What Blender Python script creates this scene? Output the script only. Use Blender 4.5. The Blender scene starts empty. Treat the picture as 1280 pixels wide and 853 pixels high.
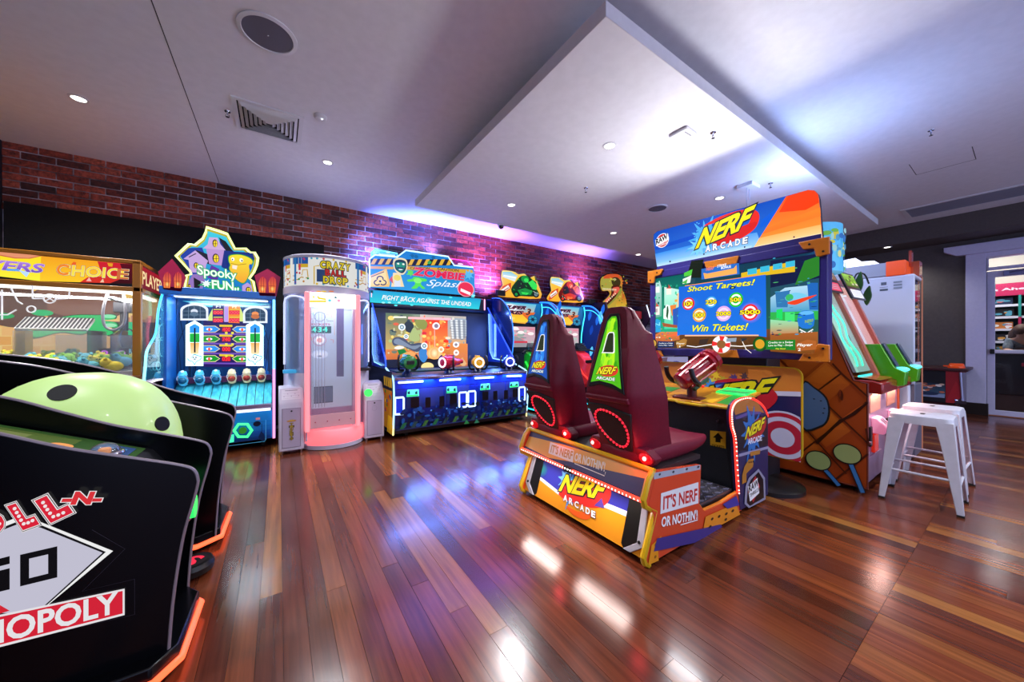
import bpy, bmesh, math, random
from mathutils import Vector, Matrix
from mathutils.geometry import tessellate_polygon

random.seed(7)
SC = bpy.context.scene
COL = SC.collection

# ---------------------------------------------------------------- camera, world, lights, exposure
CAM = Vector((0.0, 0.0, 1.2))
FPX = 435.66                       # focal length in pixels of the 1280 px wide frame
YAW = math.radians(33.83)
HORIZON = 429.0
cam_d = bpy.data.cameras.new('camera')
cam = bpy.data.objects.new('camera', cam_d)
COL.objects.link(cam)
cam.location = CAM
cam.rotation_euler = (math.pi/2, 0, -YAW)
cam_d.sensor_fit = 'HORIZONTAL'
cam_d.sensor_width = 36.0
cam_d.lens = 36.0*FPX/1280.0
cam_d.shift_y = (HORIZON-426.5)/1280.0
cam_d.clip_start = 0.05
SC.camera = cam

world = bpy.data.worlds.new('world')
SC.world = world
world.use_nodes = True
wb = world.node_tree.nodes['Background']
wb.inputs[0].default_value = (0.50, 0.60, 1.0, 1)
wb.inputs[1].default_value = 1.75

SC.view_settings.view_transform = 'Standard'
SC.view_settings.look = 'None'
SC.view_settings.exposure = 0.0
SC.view_settings.gamma = 1.0
SC.view_settings.use_curve_mapping = False

DOWNLIGHT_W = 42.0

# ---------------------------------------------------------------- helpers
def lin(h):
    h = h.lstrip('#')
    out = []
    for i in (0, 2, 4):
        c = int(h[i:i+2], 16)/255.0
        out.append(c/12.92 if c <= 0.04045 else ((c+0.055)/1.055)**2.4)
    return (out[0], out[1], out[2], 1.0)

_m = {}
def M(name, color='#808080', rough=0.5, metal=0.0, emit=None, strength=0.0, coat=0.0, spec=0.5):
    if name in _m: return _m[name]
    m = bpy.data.materials.new(name); m.use_nodes = True
    b = m.node_tree.nodes['Principled BSDF']
    b.inputs['Base Color'].default_value = lin(color)
    b.inputs['Roughness'].default_value = rough
    b.inputs['Metallic'].default_value = metal
    b.inputs['Specular IOR Level'].default_value = spec
    b.inputs['Coat Weight'].default_value = coat
    b.inputs['Coat Roughness'].default_value = 0.08
    if emit:
        b.inputs['Emission Color'].default_value = lin(emit)
        b.inputs['Emission Strength'].default_value = strength
    _m[name] = m
    return m

def grained(name, c1, c2, scale=8.0, rough=0.5, bump=0.0, stretch=(1,1,1), metal=0.0, detail=5.0):
    """two colours mixed by noise in object space, with a little relief"""
    if name in _m: return _m[name]
    m = M(name, c1, rough, metal)
    nt = m.node_tree; N = nt.nodes; L = nt.links
    b = N['Principled BSDF']
    tc = N.new('ShaderNodeTexCoord'); mp = N.new('ShaderNodeMapping')
    mp.inputs['Scale'].default_value = stretch
    L.new(tc.outputs['Object'], mp.inputs[0])
    nz = N.new('ShaderNodeTexNoise'); nz.inputs['Scale'].default_value = scale; nz.inputs['Detail'].default_value = detail
    L.new(mp.outputs[0], nz.inputs['Vector'])
    rp = N.new('ShaderNodeValToRGB')
    rp.color_ramp.elements[0].position = 0.35; rp.color_ramp.elements[0].color = lin(c1)
    rp.color_ramp.elements[1].position = 0.65; rp.color_ramp.elements[1].color = lin(c2)
    L.new(nz.outputs['Fac'], rp.inputs[0]); L.new(rp.outputs[0], b.inputs['Base Color'])
    if bump:
        bp = N.new('ShaderNodeBump'); bp.inputs['Strength'].default_value = bump; bp.inputs['Distance'].default_value = 0.01
        L.new(nz.outputs['Fac'], bp.inputs['Height']); L.new(bp.outputs[0], b.inputs['Normal'])
    return m

def print_mat(name, strength=0.0, rough=0.3):
    """flat printed graphic: colours carried by the print's own colour layer; strength > 0 for back-lit film and screens, and some unlit prints given a glow"""
    if name in _m: return _m[name]
    m = M(name, '#808080', rough)
    nt = m.node_tree; b = nt.nodes['Principled BSDF']
    a = nt.nodes.new('ShaderNodeAttribute'); a.attribute_name = 'ink'
    if strength > 0:
        if strength < 0.7: nt.links.new(a.outputs['Color'], b.inputs['Base Color'])
        else: b.inputs['Base Color'].default_value = (0.002, 0.002, 0.002, 1)
        nt.links.new(a.outputs['Color'], b.inputs['Emission Color'])
        b.inputs['Specular IOR Level'].default_value = 0.2
        b.inputs['Emission Strength'].default_value = strength
    else:
        nt.links.new(a.outputs['Color'], b.inputs['Base Color'])
    return m

def glass_mat(name, tint='#e8f0ff', haze=0.08, gloss=0.10):
    """thin clear acrylic: mostly see-through, a glossy skin and a little milky haze"""
    if name in _m: return _m[name]
    m = bpy.data.materials.new(name); m.use_nodes = True
    nt = m.node_tree; N = nt.nodes; L = nt.links
    N.remove(N['Principled BSDF'])
    tr = N.new('ShaderNodeBsdfTransparent'); tr.inputs[0].default_value = (0.96, 0.97, 1.0, 1)
    gl = N.new('ShaderNodeBsdfGlossy'); gl.inputs['Roughness'].default_value = 0.04
    df = N.new('ShaderNodeBsdfTranslucent'); df.inputs[0].default_value = lin(tint)
    d2 = N.new('ShaderNodeBsdfDiffuse'); d2.inputs[0].default_value = lin(tint)
    a = N.new('ShaderNodeMixShader'); a.inputs[0].default_value = 0.5
    L.new(df.outputs[0], a.inputs[1]); L.new(d2.outputs[0], a.inputs[2])
    h = N.new('ShaderNodeMixShader'); h.inputs[0].default_value = haze
    L.new(tr.outputs[0], h.inputs[1]); L.new(a.outputs[0], h.inputs[2])
    fr = N.new('ShaderNodeFresnel'); fr.inputs[0].default_value = 1.45
    mul = N.new('ShaderNodeMath'); mul.operation = 'MULTIPLY'; mul.inputs[1].default_value = gloss*10
    L.new(fr.outputs[0], mul.inputs[0])
    mx = N.new('ShaderNodeMixShader')
    L.new(mul.outputs[0], mx.inputs[0]); L.new(h.outputs[0], mx.inputs[1]); L.new(gl.outputs[0], mx.inputs[2])
    L.new(mx.outputs[0], N['Material Output'].inputs[0])
    _m[name] = m
    return m

def neon(color, strength=5.0):
    m = M('neon_%s_%g' % (color.lstrip('#'), strength), '#202020', 0.4, emit=color, strength=strength*0.62)
    c = lin(color); m.node_tree.nodes['Principled BSDF'].inputs['Emission Color'].default_value = (c[0]**1.35, c[1]**1.35, c[2]**1.35, 1)
    return m

def root_of(o):
    while o.parent: o = o.parent
    return o

def link(name, me, mat, parent=None, bevel=0.0, angle=35):
    o = bpy.data.objects.new(name, me); COL.objects.link(o)
    if mat and not me.materials: me.materials.append(mat)
    if parent: o.parent = parent
    if bevel:
        b = o.modifiers.new('edge', 'BEVEL'); b.width = bevel; b.segments = 2; b.limit_method = 'ANGLE'; b.angle_limit = math.radians(40)
    return o

def tag(o, label, cat, group=None):
    o['label'] = label; o['category'] = cat
    if group: o['group'] = group
    return o

def thing(name, label, cat, loc, group=None, rz=0.0):
    o = bpy.data.objects.new(name, None); COL.objects.link(o)
    o.empty_display_size = 0.1
    o.location = loc; o.rotation_euler = (0, 0, rz)
    return tag(o, label, cat, group)

def struct(o):
    o['kind'] = 'structure'; return o

def stuff(o):
    o['kind'] = 'stuff'; return o

def copy_tree(o, parent=None):
    c = o.copy(); COL.objects.link(c)
    if parent: c.parent = parent
    for ch in [x for x in o.children]:
        copy_tree(ch, c)
    return c

class MB:
    """collects simple solids and links them as ONE mesh object"""
    def __init__(s): s.bm = bmesh.new()
    def _face(s, vs):
        try: s.bm.faces.new(vs)
        except ValueError: pass
    def box(s, x0, x1, y0, y1, z0, z1):
        v = [s.bm.verts.new(p) for p in ((x0,y0,z0),(x1,y0,z0),(x1,y1,z0),(x0,y1,z0),(x0,y0,z1),(x1,y0,z1),(x1,y1,z1),(x0,y1,z1))]
        for f in ((0,3,2,1),(4,5,6,7),(0,1,5,4),(1,2,6,5),(2,3,7,6),(3,0,4,7)): s._face([v[i] for i in f])
        return s
    def obox(s, c, size, rot=None, mat=None):
        h = Vector(size)/2; R = mat if mat else (rot.to_matrix() if rot else Matrix.Identity(3))
        v = [s.bm.verts.new(Vector(c)+R@Vector((a*h.x, b*h.y, d*h.z))) for d in (-1,1) for a,b in ((-1,-1),(1,-1),(1,1),(-1,1))]
        for f in ((0,3,2,1),(4,5,6,7),(0,1,5,4),(1,2,6,5),(2,3,7,6),(3,0,4,7)): s._face([v[i] for i in f])
        return s
    def prism(s, poly, axis, a, b):
        """extrude a 2-D polygon along axis: x -> poly is (y,z); y -> (x,z); z -> (x,y)"""
        def P(p, t):
            return {'x': (t, p[0], p[1]), 'y': (p[0], t, p[1]), 'z': (p[0], p[1], t)}[axis]
        n = len(poly)
        A = [s.bm.verts.new(P(p, a)) for p in poly]; B = [s.bm.verts.new(P(p, b)) for p in poly]
        for i in range(n): s._face([A[i], A[(i+1) % n], B[(i+1) % n], B[i]])
        s._face(A[::-1]); s._face(B)
        return s
    def slab(s, pts, off):
        """polygon of 3-D points thickened by the vector off"""
        n = len(pts); off = Vector(off)
        A = [s.bm.verts.new(Vector(p)) for p in pts]; B = [s.bm.verts.new(Vector(p)+off) for p in pts]
        for i in range(n): s._face([A[i], A[(i+1) % n], B[(i+1) % n], B[i]])
        s._face(A[::-1]); s._face(B)
        return s
    def ring_frame(s, outer, inner, axis, a, b):
        def P(p, t): return {'x': (t, p[0], p[1]), 'y': (p[0], t, p[1]), 'z': (p[0], p[1], t)}[axis]
        n = len(outer)
        Q = [[s.bm.verts.new(P(p, t)) for p in lst] for lst in (outer, inner) for t in (a, b)]
        oa, ob, ia, ib = Q
        for i in range(n):
            j = (i+1) % n
            for f in ([oa[i],oa[j],ob[j],ob[i]], [ia[j],ia[i],ib[i],ib[j]], [oa[j],oa[i],ia[i],ia[j]], [ob[i],ob[j],ib[j],ib[i]]): s._face(f)
        return s
    def cyl(s, p0, p1, r, n=16, r2=None):
        p0 = Vector(p0); p1 = Vector(p1); r2 = r if r2 is None else r2
        return s.loft_circ([(p0, r), (p1, r2)], n)
    def loft_circ(s, lst, n=16, cap=True):
        rings = []
        for i, (p, r) in enumerate(lst):
            p = Vector(p)
            a = Vector(lst[max(i-1, 0)][0]); b = Vector(lst[min(i+1, len(lst)-1)][0])
            d = (b-a).normalized() if (b-a).length > 1e-9 else Vector((0,0,1))
            up = Vector((0,0,1)) if abs(d.z) < 0.95 else Vector((1,0,0))
            x = d.cross(up).normalized(); y = x.cross(d).normalized()
            rings.append([s.bm.verts.new(p + r*(math.cos(t)*x + math.sin(t)*y)) for t in [2*math.pi*k/n for k in range(n)]])
        s.skin(rings, cap)
        return s
    def skin(s, rings, cap=True, closed=False):
        n = len(rings[0]); m = len(rings)
        for i in range(m if closed else m-1):
            A = rings[i]; B = rings[(i+1) % m]
            for k in range(n): s._face([A[k], A[(k+1) % n], B[(k+1) % n], B[k]])
        if cap and not closed:
            s._face(rings[0][::-1]); s._face(rings[-1])
    def loft(s, secs, cap=True):
        s.skin([[s.bm.verts.new(Vector(p)) for p in sec] for sec in secs], cap); return s
    def tube(s, pts, r, n=8, closed=False):
        pts = [Vector(p) for p in pts]; m = len(pts); rings = []
        ref = None
        for i, p in enumerate(pts):
            a = pts[(i-1) % m] if (closed or i > 0) else p
            b = pts[(i+1) % m] if (closed or i < m-1) else p
            d = (b-a)
            d = d.normalized() if d.length > 1e-9 else Vector((0,0,1))
            if ref is None:
                up = Vector((0,0,1)) if abs(d.z) < 0.9 else Vector((1,0,0))
                ref = d.cross(up).normalized()
            x = (ref - d*ref.dot(d))
            x = x.normalized() if x.length > 1e-6 else d.orthogonal().normalized()
            ref = x; y = d.cross(x)
            rings.append([s.bm.verts.new(p + r*(math.cos(t)*x + math.sin(t)*y)) for t in [2*math.pi*k/n for k in range(n)]])
        s.skin(rings, True, closed)
        return s
    def ball(s, c, r, u=16, v=10, scale=(1,1,1), rot=None):
        c = Vector(c); rings = []
        for j in range(1, v):
            ph = math.pi*j/v - math.pi/2
            ring = []
            for i in range(u):
                t = 2*math.pi*i/u
                q = Vector((r*scale[0]*math.cos(ph)*math.cos(t), r*scale[1]*math.cos(ph)*math.sin(t), r*scale[2]*math.sin(ph)))
                if rot: q = rot @ q
                ring.append(s.bm.verts.new(c+q))
            rings.append(ring)
        s.skin(rings, False)
        for sign, ring in ((-1, rings[0]), (1, rings[-1])):
            q = Vector((0, 0, sign*r*scale[2]))
            if rot: q = rot @ q
            t = s.bm.verts.new(c+q)
            for k in range(u):
                a, b = ring[k], ring[(k+1) % u]
                s._face([a, t, b] if sign < 0 else [a, b, t])
        return s
    def lathe(s, prof, c, n=24, cap=True):
        """profile of (radius, z) about the vertical through c"""
        c = Vector(c)
        s.skin([[s.bm.verts.new(c+Vector((r*math.cos(2*math.pi*k/n), r*math.sin(2*math.pi*k/n), z))) for k in range(n)] for r, z in prof], cap)
        return s
    def build(s, name, mat, parent=None, bevel=0.0, smooth=35, local=False):
        bmesh.ops.recalc_face_normals(s.bm, faces=s.bm.faces[:])
        me = bpy.data.meshes.new(name)
        if parent is not None and not local:
            bmesh.ops.translate(s.bm, verts=s.bm.verts[:], vec=-Vector(root_of(parent).location))
        s.bm.to_mesh(me); s.bm.free()
        if smooth:
            me.polygons.foreach_set('use_smooth', [True]*len(me.polygons))
            me.set_sharp_from_angle(angle=math.radians(smooth))
        return link(name, me, mat, parent, bevel)

# ---- prints: flat graphics on one plane, colours stored per face corner
_glyph = {}
def glyphs(txt, off, shear, space):
    key = (txt, off, shear, space)
    if key in _glyph: return _glyph[key]
    cu = bpy.data.curves.new('t', 'FONT'); cu.body = txt; cu.size = 1.0; cu.resolution_u = 3
    cu.offset = off; cu.shear = shear; cu.space_character = space
    o = bpy.data.objects.new('t', cu)
    me = o.to_mesh()
    me.calc_loop_triangles()
    vs = [(v.co.x, v.co.y) for v in me.vertices]
    fs = [tuple(t.vertices) for t in me.loop_triangles]
    o.to_mesh_clear(); bpy.data.objects.remove(o); bpy.data.curves.remove(cu)
    _glyph[key] = (vs, fs)
    return vs, fs

def ray(px, py):
    f = Vector((math.sin(YAW), math.cos(YAW), 0)); r = Vector((math.cos(YAW), -math.sin(YAW), 0))
    return f + r*((px-640.0)/FPX) + Vector((0, 0, 1))*((HORIZON-py)/FPX)

def rgba(c):
    return lin(c) if isinstance(c, str) else c

class Art:
    """origin O, right U, up V. crop = (x0, y0, scale) reads sizes off a magnified detail of the reference."""
    def __init__(s, O, U, V, eps=0.0003, lift=0.0015):
        s.O = Vector(O); s.U = Vector(U).normalized(); s.V = Vector(V).normalized(); s.N = s.U.cross(s.V).normalized()
        s.v = []; s.f = []; s.c = []; s.k = 0; s.eps = eps; s.lift = lift
        s.crop = (0, 0, 1)
    def uv(s, p):
        x, y = p; c = s.crop
        d = ray(c[0]+x/c[2], c[1]+y/c[2])
        t = (s.O-CAM).dot(s.N)/d.dot(s.N)
        q = CAM + d*t - s.O
        return (q.dot(s.U), q.dot(s.V))
    def W(s, uv, h=0.0):
        return s.O + s.U*uv[0] + s.V*uv[1] + s.N*h
    def Wp(s, pts, h=0.0):
        return [s.W(s.uv(p), h) for p in pts]
    def tri(s, uvs, faces, col):
        b = len(s.v); h = s.lift + s.k*s.eps; s.k += 1
        for q in uvs: s.v.append(s.W(q, h))
        cs = [rgba(col(q)) if callable(col) else rgba(col) for q in uvs]
        for f in faces:
            a, b2, c2 = [uvs[i] for i in f]
            if (b2[0]-a[0])*(c2[1]-a[1])-(b2[1]-a[1])*(c2[0]-a[0]) < 0: f = (f[0], f[2], f[1])
            s.f.append(tuple(b+i for i in f)); s.c += [cs[i] for i in f]
        return s
    def grad(s, uvs, col):
        if isinstance(col, tuple) and isinstance(col[0], str):
            lo = min(q[1] for q in uvs); hi = max(q[1] for q in uvs); t, b = lin(col[0]), lin(col[1])
            return lambda q: tuple(b[i]+(t[i]-b[i])*((q[1]-lo)/max(hi-lo, 1e-6)) for i in range(4))
        return col
    def polyuv(s, uvs, col):
        fs = [tuple(t) for t in tessellate_polygon([[Vector((q[0], q[1], 0)) for q in uvs]])]
        return s.tri(list(uvs), fs, s.grad(uvs, col))
    def poly(s, pts, col): return s.polyuv([s.uv(p) for p in pts], col)
    def rectuv(s, u0, u1, v0, v1, col): return s.polyuv([(u0,v0),(u1,v0),(u1,v1),(u0,v1)], col)
    def elluv(s, c, ru, rv, col, n=28, rim=None, rot=0.0):
        pts = [(0, 0)]+[(math.cos(2*math.pi*k/n), math.sin(2*math.pi*k/n)) for k in range(n)]
        cr, sr = math.cos(rot), math.sin(rot)
        uvs = [(c[0]+ru*a*cr-rv*b*sr, c[1]+ru*a*sr+rv*b*cr) for a, b in pts]
        fs = [(0, k, k % n+1) for k in range(1, n+1)]
        if rim is not None:
            cc, ce = rgba(col), rgba(rim)
            s.tri(uvs, fs, lambda q, c0=uvs[0]: cc if (abs(q[0]-c0[0])+abs(q[1]-c0[1])) < 1e-9 else ce)
        else: s.tri(uvs, fs, col if not isinstance(col, tuple) or not isinstance(col[0], str) else s.grad(uvs, col))
        return s
    def ell(s, p, rx, ry, col, rim=None, n=28, rot=0.0):
        """ellipse read off the crop: centre p, half sizes in crop pixels"""
        c = s.uv(p); a = s.uv((p[0]+rx, p[1])); b = s.uv((p[0], p[1]-ry))
        return s.elluv(c, abs(a[0]-c[0]), abs(b[1]-c[1]), col, n, rim, rot)
    def lineuv(s, uvs, w, col, closed=False):
        n = len(uvs); L = []; R = []
        for i in range(n):
            a = uvs[(i-1) % n] if (closed or i > 0) else uvs[i]; b = uvs[(i+1) % n] if (closed or i < n-1) else uvs[i]
            dx, dy = b[0]-a[0], b[1]-a[1]; l = math.hypot(dx, dy) or 1
            L.append((uvs[i][0]-dy/l*w/2, uvs[i][1]+dx/l*w/2)); R.append((uvs[i][0]+dy/l*w/2, uvs[i][1]-dx/l*w/2))
        pts = L+R; fs = []
        for i in range(n if closed else n-1):
            j = (i+1) % n; fs += [(i, j, n+j), (i, n+j, n+i)]
        return s.tri(pts, fs, col)
    def line(s, pts, w, col, closed=False): return s.lineuv([s.uv(p) for p in pts], w, col, closed)
    def splat(s, p, r, col, seed=0, n=11, spike=0.55):
        rnd = random.Random(seed); c = s.uv(p); a = s.uv((p[0]+r, p[1])); R = abs(a[0]-c[0]); uvs = []
        for k in range(n*2):
            t = math.pi*k/n; q = R*(1+spike*rnd.random()) if k % 2 else R*(0.55+0.2*rnd.random())
            uvs.append((c[0]+q*math.cos(t), c[1]+q*math.sin(t)))
        return s.polyuv(smooth_pts(uvs, 3, True), col)
    def text(s, txt, bl, br, tl, col, w=0.02, out=(), shear=0.0, space=1.0, uvs=None):
        """txt fitted into the parallelogram bl, br, tl (crop pixels); out = ((extra weight, colour), ...) outlines, widest first"""
        B, R, T = [s.uv(p) for p in (bl, br, tl)] if uvs is None else uvs
        w *= 0.55; out = tuple((e*0.6, c) for e, c in out)
        v0, f0 = glyphs(txt, w, shear, space)
        if not v0: return s
        xs = [q[0] for q in v0]; ys = [q[1] for q in v0]
        x0, x1, y0, y1 = min(xs), max(xs), min(ys), max(ys)
        def mp(q):
            a = (q[0]-x0)/max(x1-x0, 1e-6); b = (q[1]-y0)/max(y1-y0, 1e-6)
            return (B[0]+a*(R[0]-B[0])+b*(T[0]-B[0]), B[1]+a*(R[1]-B[1])+b*(T[1]-B[1]))
        for ex, oc in out:
            v1, f1 = glyphs(txt, w+ex, shear, space)
            s.tri([mp(q) for q in v1], f1, oc)
        uv2 = [mp(q) for q in v0]
        return s.tri(uv2, f0, s.grad(uv2, col))
    def textuv(s, txt, u0, u1, v0, v1, col, **k):
        return s.text(txt, None, None, None, col, uvs=((u0, v0), (u1, v0), (u0, v1)), **k)
    def build(s, name, mat, parent):
        me = bpy.data.meshes.new(name)
        off = Vector(root_of(parent).location)
        me.from_pydata([tuple(v-off) for v in s.v], [], s.f)
        at = me.color_attributes.new('ink', 'FLOAT_COLOR', 'CORNER')
        at.data.foreach_set('color', [x for c in s.c for x in c])
        return link(name, me, mat, parent)

def rounded(x0, x1, y0, y1, r, n=5):
    """rounded rectangle as a 2-D polygon"""
    out = []
    for cx, cy, a in ((x1-r, y1-r, 0), (x0+r, y1-r, 90), (x0+r, y0+r, 180), (x1-r, y0+r, 270)):
        for k in range(n+1):
            t = math.radians(a+90.0*k/n); out.append((cx+r*math.cos(t), cy+r*math.sin(t)))
    return out

def arc(c, r, a0, a1, n=12):
    return [(c[0]+r*math.cos(math.radians(a0+(a1-a0)*k/n)), c[1]+r*math.sin(math.radians(a0+(a1-a0)*k/n))) for k in range(n+1)]

def smooth_pts(pts, k=4, closed=False):
    """Catmull-Rom through points of any dimension"""
    n = len(pts); out = []
    rng = range(n if closed else n-1)
    for i in rng:
        g = lambda j: pts[j % n] if closed else pts[min(max(j, 0), n-1)]
        p0, p1, p2, p3 = g(i-1), g(i), g(i+1), g(i+2)
        for s_ in range(k):
            t = s_/k
            out.append(tuple(0.5*((2*b)+(-a+c)*t+(2*a-5*b+4*c-d)*t*t+(-a+3*b-3*c+d)*t**3) for a, b, c, d in zip(p0, p1, p2, p3)))
    if not closed: out.append(tuple(pts[-1]))
    return out

def strip_lamp(name, parent, loc, aim, sx, sy, power, colour, spread=180):
    """the light thrown by a lamp that is built into a machine"""
    l = bpy.data.lights.new(name, 'AREA'); l.shape = 'RECTANGLE'; l.size = sx; l.size_y = sy; l.energy = power; l.color = colour; l.spread = math.radians(spread)
    o = bpy.data.objects.new(name, l); COL.objects.link(o); o.parent = parent
    o.location = Vector(loc)-Vector(root_of(parent).location)
    d = Vector(aim).normalized(); z = -d; x = Vector((1, 0, 0)) if abs(d.x) < 0.9 else Vector((0, 1, 0))
    x = (x-z*x.dot(z)).normalized(); y = z.cross(x)
    o.rotation_euler = Matrix((x, y, z)).transposed().to_euler()
    return o

BLACK = M('black_plastic', '#0a0a0c', 0.35)
BLACKM = M('black_metal', '#101014', 0.45, 0.3)
CHROME = M('chrome', '#c8c8d0', 0.18, 1.0)
RUBBER = M('rubber', '#141414', 0.8)
WHITE = M('white_plastic', '#d8d8dc', 0.4)
PRINT = print_mat('print_matte', 0.0, 0.28)
LIT = print_mat('print_backlit', 1.08, 0.6)
LIT2 = print_mat('print_backlit_bright', 1.25, 0.25)
SCREEN = print_mat('screen_picture', 1.25, 0.12)
LITLOW = print_mat('print_softly_lit', 0.30, 0.25)
ACRYL = glass_mat('clear_acrylic', haze=0.03, gloss=0.06)
# ---------------------------------------------------------------- the room
WALL_Y = 5.9; CEIL = 3.28; XR = 9.75; XL = -2.36; YN = -4.0

# floor: dark subfloor with individual boards running into the room (along Y)
def floor_mat():
    m = M('floor_timber', '#5a2a18', 0.2)
    nt = m.node_tree; N = nt.nodes; L = nt.links; b = N['Principled BSDF']
    oi = N.new('ShaderNodeObjectInfo'); ge = N.new('ShaderNodeNewGeometry')
    ad = N.new('ShaderNodeMath'); ad.operation = 'ADD'
    L.new(oi.outputs['Random'], ad.inputs[0]); L.new(ge.outputs['Random Per Island'], ad.inputs[1])
    fr = N.new('ShaderNodeMath'); fr.operation = 'FRACT'; L.new(ad.outputs[0], fr.inputs[0])
    rp = N.new('ShaderNodeValToRGB'); cr = rp.color_ramp
    cols = [(0.0, '#462014'), (0.2, '#5a2a1a'), (0.5, '#68321c'), (0.8, '#783c20'), (0.93, '#804a24'), (1.0, '#96602e')]
    cr.elements[0].position = 0; cr.elements[0].color = lin(cols[0][1]); cr.elements[1].position = 1; cr.elements[1].color = lin(cols[-1][1])
    for p, c in cols[1:-1]:
        e = cr.elements.new(p); e.color = lin(c)
    L.new(fr.outputs[0], rp.inputs[0])
    # grain along Y in world space, shifted for each board
    mp = N.new('ShaderNodeMapping'); mp.inputs['Scale'].default_value = (38, 1.6, 1)
    cb = N.new('ShaderNodeCombineXYZ'); mu = N.new('ShaderNodeMath'); mu.operation = 'MULTIPLY'; mu.inputs[1].default_value = 40
    L.new(fr.outputs[0], mu.inputs[0]); L.new(mu.outputs[0], cb.inputs[1]); L.new(cb.outputs[0], mp.inputs['Location'])
    L.new(ge.outputs['Position'], mp.inputs['Vector'])
    nz = N.new('ShaderNodeTexNoise'); nz.inputs['Scale'].default_value = 1.0; nz.inputs['Detail'].default_value = 7; nz.inputs['Roughness'].default_value = 0.6
    L.new(mp.outputs[0], nz.inputs['Vector'])
    r2 = N.new('ShaderNodeValToRGB')
    r2.color_ramp.elements[0].position = 0.3; r2.color_ramp.elements[0].color = (0.45, 0.40, 0.38, 1)
    r2.color_ramp.elements[1].position = 0.7; r2.color_ramp.elements[1].color = (1.15, 1.12, 1.1, 1)
    L.new(nz.outputs['Fac'], r2.inputs[0])
    mx = N.new('ShaderNodeMix'); mx.data_type = 'RGBA'; mx.blend_type = 'MULTIPLY'; mx.inputs['Factor'].default_value = 0.9
    L.new(rp.outputs[0], mx.inputs['A']); L.new(r2.outputs[0], mx.inputs['B']); L.new(mx.outputs['Result'], b.inputs['Base Color'])
    # worn lacquer
    n2 = N.new('ShaderNodeTexNoise'); n2.inputs['Scale'].default_value = 2.2; n2.inputs['Detail'].default_value = 6
    L.new(ge.outputs['Position'], n2.inputs['Vector'])
    mr = N.new('ShaderNodeMapRange'); mr.inputs['From Min'].default_value = 0.3; mr.inputs['From Max'].default_value = 0.7
    mr.inputs['To Min'].default_value = 0.14; mr.inputs['To Max'].default_value = 0.25
    L.new(n2.outputs['Fac'], mr.inputs['Value']); L.new(mr.outputs[0], b.inputs['Roughness'])
    n3 = N.new('ShaderNodeTexNoise'); n3.inputs['Scale'].default_value = 5; n3.inputs['Detail'].default_value = 3
    L.new(ge.outputs['Position'], n3.inputs['Vector'])
    bp = N.new('ShaderNodeBump'); bp.inputs['Strength'].default_value = 0.03; bp.inputs['Distance'].default_value = 0.02
    L.new(n3.outputs['Fac'], bp.inputs['Height']); L.new(bp.outputs[0], b.inputs['Normal'])
    b.inputs['Specular IOR Level'].default_value = 0.52
    return m
FLOORM = floor_mat()
floor = struct(MB().box(XL, XR, YN, WALL_Y, -0.12, -0.012).build('floor', M('subfloor', '#140a08', 0.8)))

unit = MB().box(-0.5, 0.5, -0.5, 0.5, -0.0115, 0.0)
bmesh.ops.recalc_face_normals(unit.bm, faces=unit.bm.faces[:])
board_me = bpy.data.meshes.new('plank'); unit.bm.to_mesh(board_me); unit.bm.free(); board_me.materials.append(FLOORM)
rf = random.Random(11)
boards = []
PW = 0.088; GAP = 0.0014
x = XL
while x < XR-0.01:
    w = min(PW, XR-x)
    y = YN
    stops = []
    yy = YN - rf.random()*1.8
    while yy < WALL_Y:
        yy += rf.choice((1.5, 1.9, 2.3, 2.7, 3.2)); stops.append(yy)
    if x > 1.3: stops.append(0.38)
    stops = sorted(q for q in stops if YN < q < WALL_Y and (abs(q-0.38) > 0.25 or q == 0.38 or x <= 1.3)) + [WALL_Y]
    for q in stops:
        boards.append((x+GAP/2, x+w-GAP/2, y+0.0007, q-0.0007, rf.uniform(-0.0005, 0.0005), rf.uniform(-0.002, 0.002))); y = q
    x += PW
fdir = Vector((math.sin(YAW), math.cos(YAW)))
def board_seen(b):
    best = 0
    for t in (0.0, 0.25, 0.5, 0.75, 1.0):
        q = Vector(((b[0]+b[1])/2, b[2]+(b[3]-b[2])*t)); d = q.dot(fdir); l = q.x*fdir.y - q.y*fdir.x
        if d > 0.6 and abs(l)/d < 1.5 and 1.2*FPX/d < 470: best = max(best, (b[3]-b[2])/(d*d))
    if b[2] > 4.9 or (b[0] > 3.4 and b[2] > 1.4): best *= 0.02
    return best
boards.sort(key=board_seen, reverse=True)
for b in boards[:290]:
    o = link('plank', board_me, FLOORM, floor)
    o.location = ((b[0]+b[1])/2, (b[2]+b[3])/2, b[4]); o.scale = (b[1]-b[0], b[3]-b[2], 1); o.rotation_euler = (0, b[5], 0)
mb = MB()
for b in boards[290:]: mb.box(b[0], b[1], b[2], b[3], -0.0115, b[4])
stuff(mb.build('planks', FLOORM, floor, smooth=0))

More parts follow.
